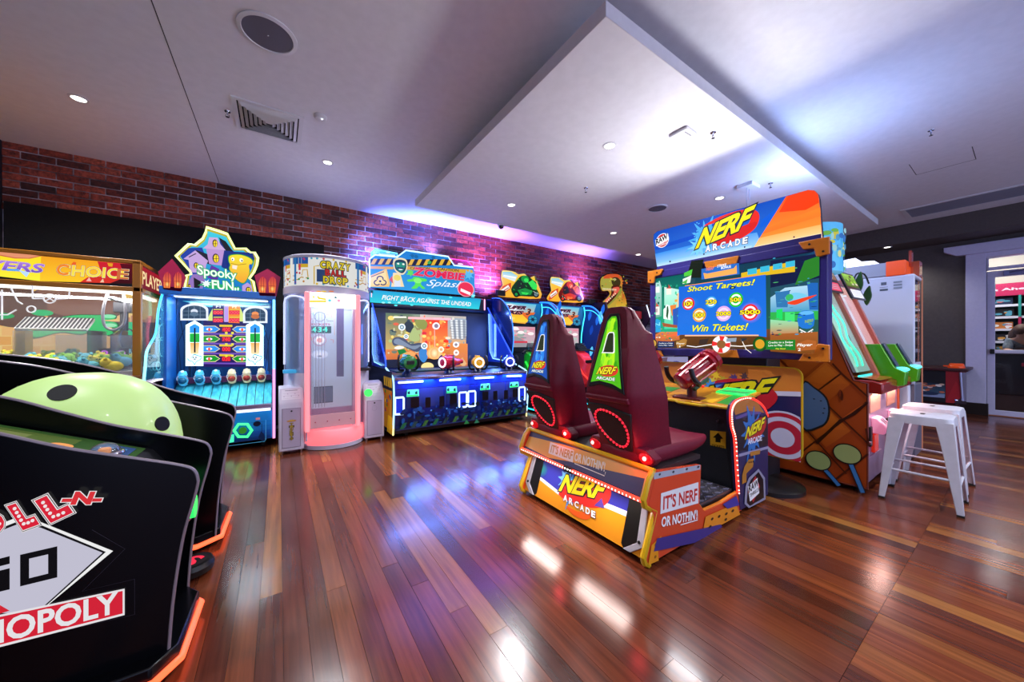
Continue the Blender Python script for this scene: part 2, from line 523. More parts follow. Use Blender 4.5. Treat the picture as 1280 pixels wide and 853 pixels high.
# brick wall
def brick_mat():
    m = M('brick_clay', '#7a3020', 0.6)
    nt = m.node_tree; N = nt.nodes; L = nt.links; b = N['Principled BSDF']
    oi = N.new('ShaderNodeObjectInfo'); ge = N.new('ShaderNodeNewGeometry')
    ad = N.new('ShaderNodeMath'); ad.operation = 'ADD'
    L.new(oi.outputs['Random'], ad.inputs[0]); L.new(ge.outputs['Random Per Island'], ad.inputs[1])
    fr = N.new('ShaderNodeMath'); fr.operation = 'FRACT'; L.new(ad.outputs[0], fr.inputs[0])
    rp = N.new('ShaderNodeValToRGB'); cr = rp.color_ramp
    cr.elements[0].color = lin('#3c1a16'); cr.elements[1].color = lin('#a0503a')
    for p, c in ((0.25, '#5e2419'), (0.55, '#7c3222'), (0.8, '#8e4030')): cr.elements.new(p).color = lin(c)
    L.new(fr.outputs[0], rp.inputs[0])
    nz = N.new('ShaderNodeTexNoise'); nz.inputs['Scale'].default_value = 26; nz.inputs['Detail'].default_value = 8; nz.inputs['Roughness'].default_value = 0.7
    L.new(ge.outputs['Position'], nz.inputs['Vector'])
    r2 = N.new('ShaderNodeValToRGB'); r2.color_ramp.elements[0].position = 0.36; r2.color_ramp.elements[0].color = (0.34, 0.31, 0.3, 1)
    r2.color_ramp.elements[1].position = 0.62; r2.color_ramp.elements[1].color = (1.6, 1.5, 1.4, 1)
    L.new(nz.outputs['Fac'], r2.inputs[0])
    mx = N.new('ShaderNodeMix'); mx.data_type = 'RGBA'; mx.blend_type = 'MULTIPLY'; mx.inputs['Factor'].default_value = 1.0
    L.new(rp.outputs[0], mx.inputs['A']); L.new(r2.outputs[0], mx.inputs['B']); L.new(mx.outputs['Result'], b.inputs['Base Color'])
    bp = N.new('ShaderNodeBump'); bp.inputs['Strength'].default_value = 0.5; bp.inputs['Distance'].default_value = 0.01
    L.new(nz.outputs['Fac'], bp.inputs['Height']); L.new(bp.outputs[0], b.inputs['Normal'])
    return m
BRICKM = brick_mat()
MORTAR = grained('mortar', '#4a444a', '#c4c0cc', 2.6, 0.9, 0.3, (1, 1, 3))
back = struct(MB().box(XL, XR, WALL_Y, WALL_Y+0.15, 0, CEIL).build('wall_back', MORTAR))
u = MB().box(-0.5, 0.5, -0.5, 0.5, -0.5, 0.5)
bmesh.ops.bevel(u.bm, geom=u.bm.edges[:], offset=0.03, segments=1, affect='EDGES')
bmesh.ops.recalc_face_normals(u.bm, faces=u.bm.faces[:])
brick_me = bpy.data.meshes.new('brick'); u.bm.to_mesh(brick_me); u.bm.free(); brick_me.materials.append(BRICKM)
rb = random.Random(5)
BL, BH, MJ = 0.242, 0.079, 0.011
bricks = []
rows = int(1.35/BH)
for r in range(rows+1):
    z1 = CEIL - r*BH; z0 = max(z1-BH+MJ, 1.9)
    x = XL - (0.5*BL if r % 2 else 0.0)
    while x < XR:
        a = max(x, XL); c = min(x+BL-MJ, XR)
        hidden = z1 < 2.60 and c < 0.5
        if c-a > 0.03 and not hidden: bricks.append((a, c, z0, z1, rb.uniform(0.005, 0.013), rb.uniform(-0.006, 0.006)))
        x += BL
bricks.sort(key=lambda b: (b[1]-b[0])/(((b[0]+b[1])/2)*math.sin(YAW)+WALL_Y*math.cos(YAW))**2, reverse=True)
for b in bricks[:295]:
    o = link('brick', brick_me, BRICKM, back)
    o.location = ((b[0]+b[1])/2, WALL_Y-b[4]+0.02, (b[2]+b[3])/2); o.scale = (b[1]-b[0], 0.04, b[3]-b[2]); o.rotation_euler = (0, 0, b[5])
mb = MB()
for b in bricks[295:]: mb.box(b[0], b[1], WALL_Y-b[4], WALL_Y+0.02, b[2], b[3])
stuff(mb.build('bricks', BRICKM, back, bevel=0.003, smooth=0))

# black felt screen fixed to the wall behind the left machines
o = MB().box(XL+0.02, 0.565, WALL_Y-0.035, WALL_Y-0.012, 0.05, 2.66).build('backing_cloth', grained('black_felt', '#050507', '#0a0a0e', 40, 0.95, 0.2), bevel=0.003)
tag(o, 'large black cloth stretched along the brick wall behind the claw machine', 'cloth')

# other walls
WALLDK = grained('wall_paint_brown', '#4a413e', '#504743', 30, 0.6, 0.05)
struct(MB().box(XL-0.15, XL, YN, WALL_Y+0.15, 0, CEIL).build('wall_left', M('wall_paint_dark', '#15131a', 0.7)))
DY0, DY1, DTOP = -0.62, 0.60, 2.70
wr = MB().box(XR, XR+0.14, DY1, WALL_Y, 0, CEIL).box(XR, XR+0.14, YN, DY0, 0, CEIL).box(XR, XR+0.14, DY0, DY1, DTOP, CEIL)
struct(wr.build('wall_right', WALLDK))
struct(MB().box(XR-0.015, XR-0.001, 0.76, 5.9, 0.0, 0.14).build('baseboard_right', M('skirting_dark', '#1c1210', 0.4), bevel=0.003))

# ceiling
PLASTER = grained('ceiling_paint', '#dedde2', '#e3e2e7', 14, 0.75, 0.02)
PLASTER2 = grained('raft_paint', '#dad9de', '#dfdee3', 14, 0.6, 0.02)
ceil = struct(MB().box(XL-0.1, XR+0.1, YN, WALL_Y+0.1, CEIL, CEIL+0.12).build('ceiling', PLASTER))
MB().box(-0.643, -0.637, 0.6, WALL_Y, CEIL-0.0012, CEIL+0.001).build('control_joint', M('joint_dark', '#3a383c', 0.8), ceil)  # thin dark strip marking the joint
mb = MB()
mb.box(6.55, 6.556, 0.35, 0.80, CEIL-0.001, CEIL+0.001).box(6.1, 6.55, 0.35, 0.356, CEIL-0.001, CEIL+0.001).box(6.1, 6.55, 0.794, 0.8, CEIL-0.001, CEIL+0.001)
mb.build('hatch_joint', M('joint_dark', '#3a383c', 0.8), ceil)
raft = struct(MB().box(1.48, 7.5, 1.29, 4.48, 2.98, 3.07).build('ceiling_raft', PLASTER2, bevel=0.004))
MB().box(1.85, 7.5, 1.66, 4.1, 3.07, CEIL).build('raft_core', PLASTER2, raft)
struct(MB().box(9.1, XR, YN, WALL_Y, 2.95, CEIL).build('bulkhead_wall', WALLDK, bevel=0.004))

# linear air grille in the ceiling before the dark bulkhead
g = thing('air_grille', 'long linear air grille set in the ceiling before the dark bulkhead', 'grille', (8.4, 0.5, CEIL))
MB().ring_frame([(8.08, -2.0), (8.72, -2.0), (8.72, 1.15), (8.08, 1.15)], [(8.13, -1.95), (8.67, -1.95), (8.67, 1.1), (8.13, 1.1)], 'z', CEIL-0.012, CEIL+0.001).build('frame', WHITE, g)
MB().box(8.13, 8.67, -1.95, 1.1, CEIL-0.002, CEIL+0.002).build('dark_duct', M('duct_dark', '#2a2a30', 0.8), g)
mb = MB()
for k in range(15): mb.box(8.145+k*0.035, 8.163+k*0.035, -1.95, 1.1, CEIL-0.011, CEIL-0.002)
stuff(mb.build('blades', M('grille_grey', '#8a8896', 0.5), g))

# ---------------------------------------------------------------- ceiling fittings
LENS = M('lamp_lens', '#ffffff', 0.3, emit='#fffaf0', strength=5.0)
def downlight(x, y, z, label, power=DOWNLIGHT_W, colour=(0.93, 0.97, 1.0)):
    t = thing('downlight', label, 'ceiling light', (x, y, z), 'recessed ceiling downlights')
    MB().lathe([(0.062, z-0.0005), (0.062, z-0.006), (0.046, z-0.008), (0.042, z-0.002)], (x, y, 0), 28, False).build('rim', WHITE, t)
    MB().lathe([(0.0425, z-0.0045), (0.0425, z-0.0015)], (x, y, 0), 24).build('lens', LENS, t)
    ld = bpy.data.lights.new('downlight_lamp', 'SPOT'); ld.energy = power*4; ld.color = colour; ld.spot_size = math.radians(135); ld.spot_blend = 0.7; ld.shadow_soft_size = 0.045
    lo = bpy.data.objects.new('downlight_lamp', ld); COL.objects.link(lo); lo.parent = t; lo.location = (0, 0, -0.03)
downlight(-1.41, 4.51, CEIL, 'round downlight at the far left of the main ceiling')
downlight(0.47, 4.51, CEIL, 'round downlight in the main ceiling above the ball drop tower')
downlight(2.48, 2.12, 2.98, 'raft downlight nearest the raft corner')
downlight(2.49, 3.73, 2.98, 'raft downlight nearest the black camera dome')
downlight(4.49, 2.13, 2.98, 'raft downlight just above the shooting game header')
downlight(4.49, 3.76, 2.98, 'raft downlight towards the dinosaur topper')
downlight(6.0, 4.4, 2.98, 'smallest raft downlight at the far edge of the raft')
downlight(9.22, 1.47, 2.95, 'downlight in the dark bulkhead by the door wall', 14)
for k, (x, y) in enumerate(((-1.41, 1.9), (0.47, -0.9), (2.5, -0.9), (4.5, -0.9), (6.6, -0.9))):
    downlight(x, y, CEIL, ('round downlight in the ceiling over the dice game', *['round downlight in the ceiling behind the viewer, %s of four from the dice game end' % q for q in ('first', 'second', 'third', 'fourth')])[k])

def speaker(x, y, z, r, label):
    t = thing('ceiling_speaker', label, 'speaker', (x, y, z))
    MB().lathe([(r, z-0.0005), (r, z-0.008), (r*0.86, z-0.012), (r*0.84, z-0.006)], (x, y, 0), 40, False).build('rim', WHITE, t)
    MB().lathe([(0.004, z-0.011), (r*0.5, z-0.010), (r*0.85, z-0.007), (r*0.85, z-0.002)], (x, y, 0), 40).build('grille', grained('speaker_mesh', '#5a5866', '#6c6a78', 400, 0.6, 0.4), t)
    MB().ball((x, y, z-0.012), 0.006, 8, 6).build('logo_stud', CHROME, t)
speaker(-0.058, 2.86, CEIL, 0.17, 'round white ceiling speaker with grey mesh near the big air vent')
speaker(4.15, 2.75, 2.98, 0.13, 'round flush speaker on the raft left of the shooting game header')
speaker(5.9, 1.65, 2.98, 0.1, 'round flush speaker on the raft behind the shooting game header')

# four-way air diffuser with stepped blades
v = thing('air_vent', 'white square ceiling air diffuser with stepped louvres', 'vent', (-0.07, 4.0, CEIL))
x0, x1, y0, y1 = -0.335, 0.195, 3.73, 4.26
fr_ = lambda d: [(x0+d, y0+d), (x1-d, y0+d), (x1-d, y1-d), (x0+d, y1-d)]
MB().ring_frame(fr_(0), fr_(0.035), 'z', CEIL-0.012, CEIL).build('frame', WHITE, v)
MB().box(x0+0.03, x1-0.03, y0+0.03, y1-0.03, CEIL-0.001, CEIL+0.001).build('dark_throat', M('duct_black', '#060608', 0.9), v)
for k in range(6):
    d = 0.045+k*0.034
    A = [(q[0], q[1], CEIL-0.002) for q in fr_(d)]; B = [(q[0], q[1], CEIL-0.030) for q in fr_(d+0.026)]
    mb = MB()
    for i in range(4):
        j = (i+1) % 4
        mb.slab([A[i], A[j], B[j], B[i]], (0, 0, -0.002))
    mb.build('louvre', WHITE, v, smooth=0)

def sprinkler(x, y, z, label):
    t = thing('sprinkler', label, 'sprinkler', (x, y, z), 'ceiling sprinklers')
    MB().lathe([(0.024, z), (0.022, z-0.005), (0.008, z-0.006), (0.007, z-0.025), (0.004, z-0.03)], (x, y, 0), 14).build('rose', CHROME, t)
    MB().tube([(x-0.010, y, z-0.03), (x-0.014, y, z-0.045), (x, y, z-0.05)], 0.0025, 5).tube([(x+0.010, y, z-0.03), (x+0.014, y, z-0.045), (x, y, z-0.05)], 0.0025, 5).lathe([(0.014, z-0.052), (0.014, z-0.05), (0.003, z-0.048)], (x, y, 0), 12).build('deflector', M('sprinkler_bulb', '#3a3a40', 0.35, 0.8), t)
sprinkler(-0.38, 4.02, CEIL, 'small sprinkler head left of the square air diffuser')
sprinkler(2.93, 2.85, 2.98, 'sprinkler head in the middle of the raft')
sprinkler(3.05, 1.50, 2.98, 'sprinkler head on the raft by the square detector')
sprinkler(4.55, 1.62, 2.98, 'sprinkler head on the raft beside the box with the hanging rod')
sprinkler(5.6, 1.5, 2.98, 'farthest sprinkler head on the raft near its outer edge')
sprinkler(5.3, 0.55, CEIL, 'sprinkler head in the main ceiling beyond the raft')
d = thing('smoke_detector', 'small round white smoke detector to the right of the air diffuser', 'smoke detector', (0.32, 3.63, CEIL))
MB().lathe([(0.055, CEIL), (0.055, CEIL-0.012), (0.042, CEIL-0.03), (0.018, CEIL-0.034)], (0.32, 3.63, 0), 24).build('body', WHITE, d)
MB().ball((0.33, 3.61, CEIL-0.034), 0.008, 8, 6).build('indicator', M('led_white', '#ffffff', 0.3, emit='#dfe8ff', strength=2), d)
d = thing('wireless_unit', 'flat square white box on the raft underside near the corner', 'access point', (2.85, 1.65, 2.98))
MB().box(2.77, 2.93, 1.57, 1.73, 2.955, 2.98).build('body', WHITE, d, bevel=0.008)
MB().box(2.80, 2.90, 1.60, 1.61, 2.9535, 2.956).build('vent_slot', M('slot_grey', '#777780', 0.6), d)
d = thing('ceiling_hanger', 'square white box with a thin hanging rod above the shooting game', 'bracket', (4.4, 1.78, 2.98))
MB().box(4.30, 4.50, 1.70, 1.86, 2.94, 2.98).build('box', WHITE, d, bevel=0.006)
MB().cyl((4.36, 1.78, 2.94), (4.36, 1.78, 2.05), 0.006, 8).cyl((4.42, 1.78, 2.94), (4.42, 1.78, 2.05), 0.006, 8).build('rod', CHROME, d)
d = thing('dome_camera', 'small black dome camera at the raft edge before the brick wall', 'camera', (2.78, 4.44, 2.98))
MB().lathe([(0.055, 2.98), (0.055, 2.965), (0.045, 2.96)], (2.78, 4.44, 0), 20).build('mount', WHITE, d)
MB().ball((2.78, 4.44, 2.955), 0.042, 18, 12).build('dome', M('dome_smoked', '#050507', 0.08, coat=1), d)

# added, hidden flood lamps, standing in for the machine LEDs that tint bricks and ceiling
def wash(x, y, z, aim, colour, power, label, size=100):
    t = thing('added_flood_lamp', label, 'lamp', (x, y, z))
    if WALL_Y-y < 0.5: MB().box(x-0.015, x+0.015, y, WALL_Y, z-0.012, z+0.012).build('wall_arm', BLACK, t)
    else: MB().box(x-0.03, x+0.03, y-0.03, y+0.03, z-0.07, z-0.04).build('lamp_foot', BLACK, t)
    MB().box(x-0.09, x+0.09, y-0.03, y+0.03, z-0.05, z+0.05).build('housing', BLACK, t, bevel=0.006)
    ld = bpy.data.lights.new('added_flood_beam', 'SPOT'); ld.energy = power; ld.color = colour; ld.spot_size = math.radians(size); ld.spot_blend = 1.0; ld.shadow_soft_size = 0.12
    lo = bpy.data.objects.new('added_flood_beam', ld); COL.objects.link(lo); lo.parent = t
    dv = Vector(aim).normalized(); lo.location = dv*0.12
    lo.rotation_euler = dv.to_track_quat('-Z', 'Y').to_euler()
# ---------------------------------------------------------------- dice rolling game in the left foreground
G = thing('dice_game', 'black two-lane dice rolling game with curved side panels and glowing base', 'arcade game', (-1.0, 2.4, 0))
GLOSSK = M('gloss_black', '#040407', 0.22, spec=0.25)
EDGE = M('edge_trim', '#8a7c84', 0.35, 0.3)
def panel_profile():
    p = [(-2.1, 0.02), (-0.335, 0.02)]
    right = smooth_pts([(-0.335, 0.02), (-0.322, 0.25), (-0.295, 0.48), (-0.262, 0.63), (-0.252, 0.685)], 4)
    top = smooth_pts([(-0.252, 0.685), (-0.262, 0.725), (-0.30, 0.752), (-0.42, 0.80), (-0.56, 0.855), (-0.70, 0.925), (-0.85, 1.0), (-1.1, 1.08), (-1.6, 1.15), (-2.1, 1.17)], 4)
    return p[:1] + right + top[1:]
prof = panel_profile()
PANEL_Y = (1.72, 2.12, 2.68, 3.10)
for i, py in enumerate(PANEL_Y):
    dx = (0.0, -0.012, 0.022, 0.0)[i]
    pr = [(a+dx, b+(0.0, 0.0, 0.03, 0.03)[i]) for a, b in prof]
    sp = MB().prism(pr, 'y', py, py+0.022).build('side_panel', GLOSSK, G, smooth=30)
    edge = [(a+0.002, py+0.011, b+0.001) for a, b in pr[1:]]
    MB().tube(edge, 0.0065, 8).build('edge_trim', EDGE, sp)
# lanes between the panels: ramp bed with lit screens
for k, (ya, yb) in enumerate(((1.742, 2.12), (2.702, 3.10))):
    lane = MB().prism([(-2.1, 0.06), (-0.40, 0.06), (-0.37, 0.62), (-0.45, 0.74), (-0.75, 0.86), (-2.1, 1.08)], 'y', ya, yb).build('lane_body', BLACK, G, bevel=0.004)
    A = Art((-0.45, ya, 0.684), (0.30, 0, -0.12), (0, 1, 0))
    A.O = Vector((-0.75, ya, 0.862)); w = 0.323; h = yb-ya
    A.rectuv(-0.62, w-0.02, 0.02, h-0.02, '#2c4a20')
    A.rectuv(-0.6, 0.12, 0.05, h-0.05, '#4a5c28').rectuv(-0.3, 0.0, 0.08, h-0.08, '#6a7440')
    A.elluv((0.02, h*0.45), 0.035, 0.03, '#e0dca0', rim='#888450').elluv((0.14, h*0.3), 0.05, 0.04, '#3a78b0').elluv((0.1, h*0.6), 0.03, 0.025, '#e09050')
    A.rectuv(0.18, 0.28, 0.05, h-0.05, '#28406a').rectuv(0.2, 0.26, 0.08, h-0.08, '#4a80a8')
    A.build('lane_screen', LITLOW, lane)
    dm = MB().lathe([(0.042, 0.0), (0.04, 0.02), (0.03, 0.036), (0.012, 0.044), (0.002, 0.045)], (-0.54, (ya+yb)/2+0.0, 0.782), 24).build('dice_bubble', glass_mat('dome_clear', haze=0.15), G)
    MB().box(-0.555, -0.525, (ya+yb)/2-0.015, (ya+yb)/2+0.015, 0.785, 0.808).build('die', M('orange_die', '#d08030', 0.3, emit='#e08a40', strength=0.5), dm, bevel=0.006)
    MB().tube([(-0.54+0.045*math.cos(t), (ya+yb)/2+0.045*math.sin(t), 0.786) for t in [2*math.pi*q/24 for q in range(24)]], 0.008, 8, True).build('bubble_ring', CHROME, dm)
    # start button on the lane end, glowing green
    MB().cyl((-0.40, (ya+yb)/2, 0.525), (-0.285, (ya+yb)/2, 0.525), 0.045, 24).build('start_button', M('green_button', '#0a2a10', 0.25, emit='#28e860', strength=1.6), G)
    MB().tube([(-0.305, (ya+yb)/2+0.05*math.cos(t), 0.525+0.05*math.sin(t)) for t in [2*math.pi*q/24 for q in range(24)]], 0.006, 8, True).build('button_bezel', CHROME, G)
# LED plinths, chamfered in plan
for poly in ([(-2.1, 1.66), (-0.36, 1.66), (-0.302, 1.74), (-0.292, 2.06), (-0.36, 2.16), (-2.1, 2.16)], [(-2.1, 2.62), (-0.385, 2.64), (-0.288, 2.70), (-0.278, 3.02), (-0.36, 3.16), (-2.1, 3.16)]):
    pl = MB().prism(poly, 'z', 0.02, 0.10).build('plinth', GLOSSK, G, bevel=0.006)
    path = [(p[0]+0.004, p[1], 0.045) for p in poly[1:5]]
    path = [(path[0][0]-1.2, path[0][1]-0.006, 0.045)] + [(path[0][0], path[0][1]-0.006, 0.045)] + path[1:]
    MB().tube(path, 0.014, 8).build('light_strip', neon('#ff7048', 5.0), pl)
# pedal between the halves
MB().lathe([(0.085, 0.02), (0.09, 0.05), (0.08, 0.07)], (-0.37, 2.42, 0), 26).build('footrest', BLACK, G)
A = Art((-0.37, 2.42, 0.0705), (0.8, -0.6, 0), (0.6, 0.8, 0))
A.elluv((0, 0), 0.066, 0.066, '#14060a').text('S', None, None, None, '#ff2848', w=0.05, uvs=((-0.035, -0.045), (0.035, -0.045), (-0.035, 0.045)))
A.build('foot_print', LIT, G)
# giant glowing die between the lanes: a soft rounded yellow-green lump with black pips
DC = Vector((-0.73, 2.40, 0.66)); DR = Vector((0.325, 0.262, 0.405))
def sgp(v, e): return math.copysign(abs(v)**e, v)
mb = MB(); rings = []
e = 0.86
def dome_pt(th, ph): return DC + Vector((DR.x*sgp(math.cos(ph), e)*sgp(math.cos(th), e), DR.y*sgp(math.cos(ph), e)*sgp(math.sin(th), e), DR.z*sgp(math.sin(ph), e)))
for j in range(1, 24):
    ph = math.pi*j/24-math.pi/2
    rings.append([mb.bm.verts.new(dome_pt(2*math.pi*k/48, ph)) for k in range(48)])
mb.skin(rings, True)
DIEM = M('die_shell', '#a8c080', 0.4, emit='#b4dc7a', strength=0.52, coat=0.1)
die = mb.build('giant_die', DIEM, G, smooth=60)
def pip(px, py, r):
    d = ray(px, py)
    for _ in range(1):
        lo, hi = 1.0, 4.0; hit = None; t = 1.2
        while t < 3.4:
            q = CAM+d*t-DC
            if (abs(q.x/DR.x)**(2/e)+abs(q.y/DR.y)**(2/e)+abs(q.z/DR.z)**(2/e)) < 1: hit = CAM+d*t; break
            t += 0.002
    if hit is None: return
    q = hit-DC
    n = Vector((sgp(q.x/DR.x, 2/e-1)/DR.x, sgp(q.y/DR.y, 2/e-1)/DR.y, sgp(q.z/DR.z, 2/e-1)/DR.z)).normalized()
    MB().cyl(hit-n*0.012, hit+n*0.0025, r, 24).build('pip', M('pip_black', '#0c0a10', 0.6, spec=0.2), die)
pip(78, 491, 0.040); pip(203, 530, 0.034); pip(32, 517, 0.038)
# logo on the near panel
A = Art((-1.0, 1.72, 0.4), (1, 0, 0), (0, 0, 1), eps=0.0004); A.crop = (0, 560, 2.91)
A.poly([(-260, 380), (70, 250), (150, 270), (412, 375), (165, 580), (60, 600), (-260, 600)], '#ffffff')
A.poly([(-260, 392), (80, 262), (150, 280), (386, 378), (160, 582), (60, 606), (-260, 606)], '#101014')
A.poly([(-260, 402), (80, 272), (150, 290), (374, 381), (155, 580), (60, 600), (-260, 600)], '#cfcde0')
A.poly([(75, 388), (210, 357), (210, 470), (75, 503)], '#0c0c10'); A.poly([(108, 402), (177, 386), (177, 456), (108, 473)], '#cfcde0')
A.poly([(-110, 430), (38, 392), (38, 420), (-80, 450), (-80, 530), (0, 512), (0, 470), (-40, 480), (-40, 455), (38, 436), (38, 513), (-110, 548)], '#0c0c10')
A.poly([(-40, 565), (0, 568), (38, 590), (0, 602), (-60, 612)], '#e02838')
A.poly([(-300, 668), (455, 510), (455, 606), (-300, 800)], '#f4f0f4'); A.poly([(-300, 676), (448, 518), (448, 600), (-300, 790)], '#e0243a')
A.text('MONOPOLY', (-330, 795), (432, 597), (-330, 700), '#f4f2f6', w=0.05)
A.text('L', (88, 297), (148, 275), (30, 210), '#e8243c', w=0.20, out=((0.12, '#f6f2f4'), (0.085, '#14080c'), (0.05, '#f6f2f4')))
A.text('L', (190, 270), (270, 232), (132, 190), '#e8243c', w=0.20, out=((0.12, '#f6f2f4'), (0.085, '#14080c'), (0.05, '#f6f2f4')))
A.text('O', (-60, 315), (30, 300), (-75, 240), '#e8243c', w=0.20, out=((0.12, '#f6f2f4'), (0.085, '#14080c'), (0.05, '#f6f2f4')))
A.text('R', (-150, 350), (-75, 325), (-165, 270), '#e8243c', w=0.20, out=((0.12, '#f6f2f4'), (0.085, '#14080c'), (0.05, '#f6f2f4')))
for x, y in ((62, 216), (70, 230), (78, 243), (86, 257), (96, 270), (112, 266), (128, 258), (166, 193), (174, 206), (182, 218), (192, 231), (204, 243), (222, 237), (240, 229), (4, 250), (12, 268), (8, 285), (-6, 296)): A.ell((x, y), 7, 6, '#fff4f6')
A.text('-N-', (232, 200), (378, 198), (240, 152), '#e8343c', w=0.10, out=((0.07, '#f6f2f4'),), shear=0.15)
A.build('logo_panel', print_mat('print_console', 0.85, 0.2), G)
A = Art((-1.0, 1.72, 0.4), (1, 0, 0), (0, 0, 1), lift=0.0008); A.crop = (0, 560, 2.91)
A.line([(335, 298), (455, 368), (300, 522), (490, 478), (490, 606), (300, 650)], 0.0018, '#2a2630')
A.build('panel_groove', PRINT, G)

# ---------------------------------------------------------------- claw machine
K = thing('claw_machine', 'wide orange framed claw machine full of plush toys, glowing yellow header', 'arcade game', (-1.7, 5.1, 0))
ORF = M('orange_frame', '#b8741c', 0.35, coat=0.3)
CX0, CX1, CY0, CY1 = -2.32, -1.06, 4.6, 5.55
MB().box(CX0, CX1, CY0, CY1, 0.04, 0.80).build('lower_cabinet', M('claw_cabinet', '#1c1210', 0.4), K, bevel=0.01)
MB().box(CX0-0.01, CX1+0.005, CY0-0.02, CY1, 0.80, 0.90).build('sill', M('sill_brown', '#8a4e1c', 0.4), K, bevel=0.006)
for x, y in ((CX0, CY0), (CX1-0.055, CY0), (CX0, CY1-0.055), (CX1-0.055, CY1-0.055)):
    MB().box(x, x+0.055, y, y+0.055, 0.90, 1.95).build('corner_post', ORF, K, bevel=0.005)
MB().box(CX0, CX1, CY0, CY1, 1.93, 1.965).build('roof', ORF, K, bevel=0.005)
MB().box(CX0, CX1, CY0+0.002, CY0+0.05, 1.675, 1.715).box(CX1-0.05, CX1-0.002, CY0, CY1, 1.675, 1.715).build('header_rail', ORF, K, bevel=0.004)
hb = MB().box(CX0+0.05, CX1-0.05, CY0+0.012, CY0+0.05, 1.71, 1.94).box(CX1-0.05, CX1-0.012, CY0+0.05, CY1-0.05, 1.71, 1.94).build('header_box', BLACK, K)
A = Art((-1.7, CY0+0.010, 1.8), (1, 0, 0), (0, 0, 1)); A.crop = (0, 300, 6.4)
A.poly([(-200, 70), (330, 130), (520, 160), (320, 330), (-200, 270)], ('#f8d820', '#f8ec3a'))
A.poly([(330, 130), (1065, 195), (1065, 352), (320, 330)], ('#f0a020', '#f6c828'))
A.poly([(780, 172), (1065, 195), (1065, 352), (640, 340), (700, 300), (840, 290), (800, 230)], ('#c81c30', '#d03020'))
A.poly([(960, 190), (1065, 195), (1065, 352), (880, 348), (1000, 300)], ('#5a0a1c', '#3a0812'))
A.poly([(-100, 80), (340, 130), (240, 152), (120, 150), (-100, 110)], '#c86848').poly([(-100, 80), (320, 128), (230, 146), (120, 142), (-100, 100)], '#e0906c')
A.poly([(590, 176), (612, 180), (606, 210), (570, 196)], '#e86028').poly([(690, 330), (715, 300), (735, 333)], '#f0b0a8').poly([(800, 340), (825, 310), (835, 341)], '#e8c0a0')
A.poly([(860, 185), (905, 190), (900, 215), (870, 212)], '#e0a020')
A.text('PLAYERS', (-510, 200), (345, 268), (-490, 120), ('#b080e0', '#6a48b8'), w=0.05, shear=0.12, out=((0.045, '#241038'), (0.03, '#e8d8f8')))
A.poly([(50, 232), (150, 235), (165, 250), (60, 250)], '#58a0f0').poly([(150, 240), (240, 262), (215, 300), (180, 270)], '#b8d8f8')
A.text('CHOICE', (452, 280), (1028, 318), (462, 193), ('#f8d030', '#f0e050'), w=0.045, space=1.05, out=((0.05, '#30101c'), (0.03, '#e8d8c8')))
A.text('C', (452, 280), (548, 286), (462, 193), '#f08028', w=0.04); A.text('E', (935, 312), (1028, 318), (942, 232), '#c86838', w=0.03)
A.build('header_print', LIT, K)
A = Art((CX1-0.010, CY0, 1.8), (0, 1, 0), (0, 0, 1))
A.rectuv(0.055, 0.9, -0.08, 0.125, ('#a01828', '#701420')).textuv('PLAYERS', 0.08, 0.85, -0.045, 0.085, '#f2d8a0', w=0.04)
A.build('side_header_print', LIT, K)
MB().box(CX0+0.055, CX1-0.055, CY0+0.012, CY0+0.018, 0.90, 1.68).build('front_glass', ACRYL, K)
MB().box(CX1-0.018, CX1-0.012, CY0+0.055, CY1-0.055, 0.90, 1.68).build('side_glass', ACRYL, K)
MB().box(CX0+0.06, CX1-0.06, CY0+0.07, CY0+0.10, 1.655, 1.685).build('lamp_tube', neon('#fffbe8', 5.0), K)
MB().box(CX1-0.10, CX1-0.07, CY0+0.1, CY1-0.1, 1.655, 1.685).build('lamp_tube', neon('#fffbe8', 5.0), K)
MB().box(CX0+0.03, CX1-0.03, CY0+0.03, CY1-0.02, 0.86, 0.94).build('bed', M('bed_white', '#c8c4bc', 0.6), K)
# painted rear wall of the case
rw = MB().box(CX0+0.05, CX1-0.05, CY1-0.05, CY1-0.03, 0.92, 1.93).build('rear_wall', WHITE, K)
A = Art((-1.7, CY1-0.05, 1.4), (1, 0, 0), (0, 0, 1)); A.crop = (0, 300, 6.4)
A.rectuv(-0.56, 0.58, -0.48, 0.34, ('#f2c060', '#f0d490'))
for r in range(6):
    for c in range(7): A.rectuv(-0.56+c*0.12+(0.06 if r % 2 else 0), -0.445+c*0.12+(0.06 if r % 2 else 0), -0.4+r*0.09, -0.318+r*0.09, random.choice(('#eab264', '#e8a858', '#f0c078', '#f0b870')))
A.elluv((0.0, 0.22), 0.34, 0.20, '#6a4438').elluv((0.0, 0.24), 0.31, 0.17, '#8a5c48').elluv((-0.42, 0.15), 0.2, 0.2, '#6a4a3c')
A.rectuv(0.3, 0.58, 0.02, 0.2, '#f0c878')
for k in range(9): A.rectuv(0.30+k*0.03, 0.325+k*0.03, 0.02, 0.06+0.05*((k*37) % 5)/5, '#c88868')
A.rectuv(0.22, 0.58, -0.48, 0.03, '#5a4a3a')
hand = smooth_pts([(-0.36, -0.1), (-0.22, 0.02), (-0.05, 0.09), (0.12, 0.10), (0.24, 0.11), (0.25, 0.06), (0.16, 0.04), (0.26, 0.02), (0.27, -0.04), (0.17, -0.03), (0.24, -0.09), (0.2, -0.13), (0.1, -0.08), (0.0, -0.12), (-0.14, -0.1), (-0.3, -0.16)], 4, True)
A.polyuv(hand, '#0c5a30'); A.polyuv([(a*0.95-0.002, b*0.9+0.002) for a, b in hand], '#28c868')
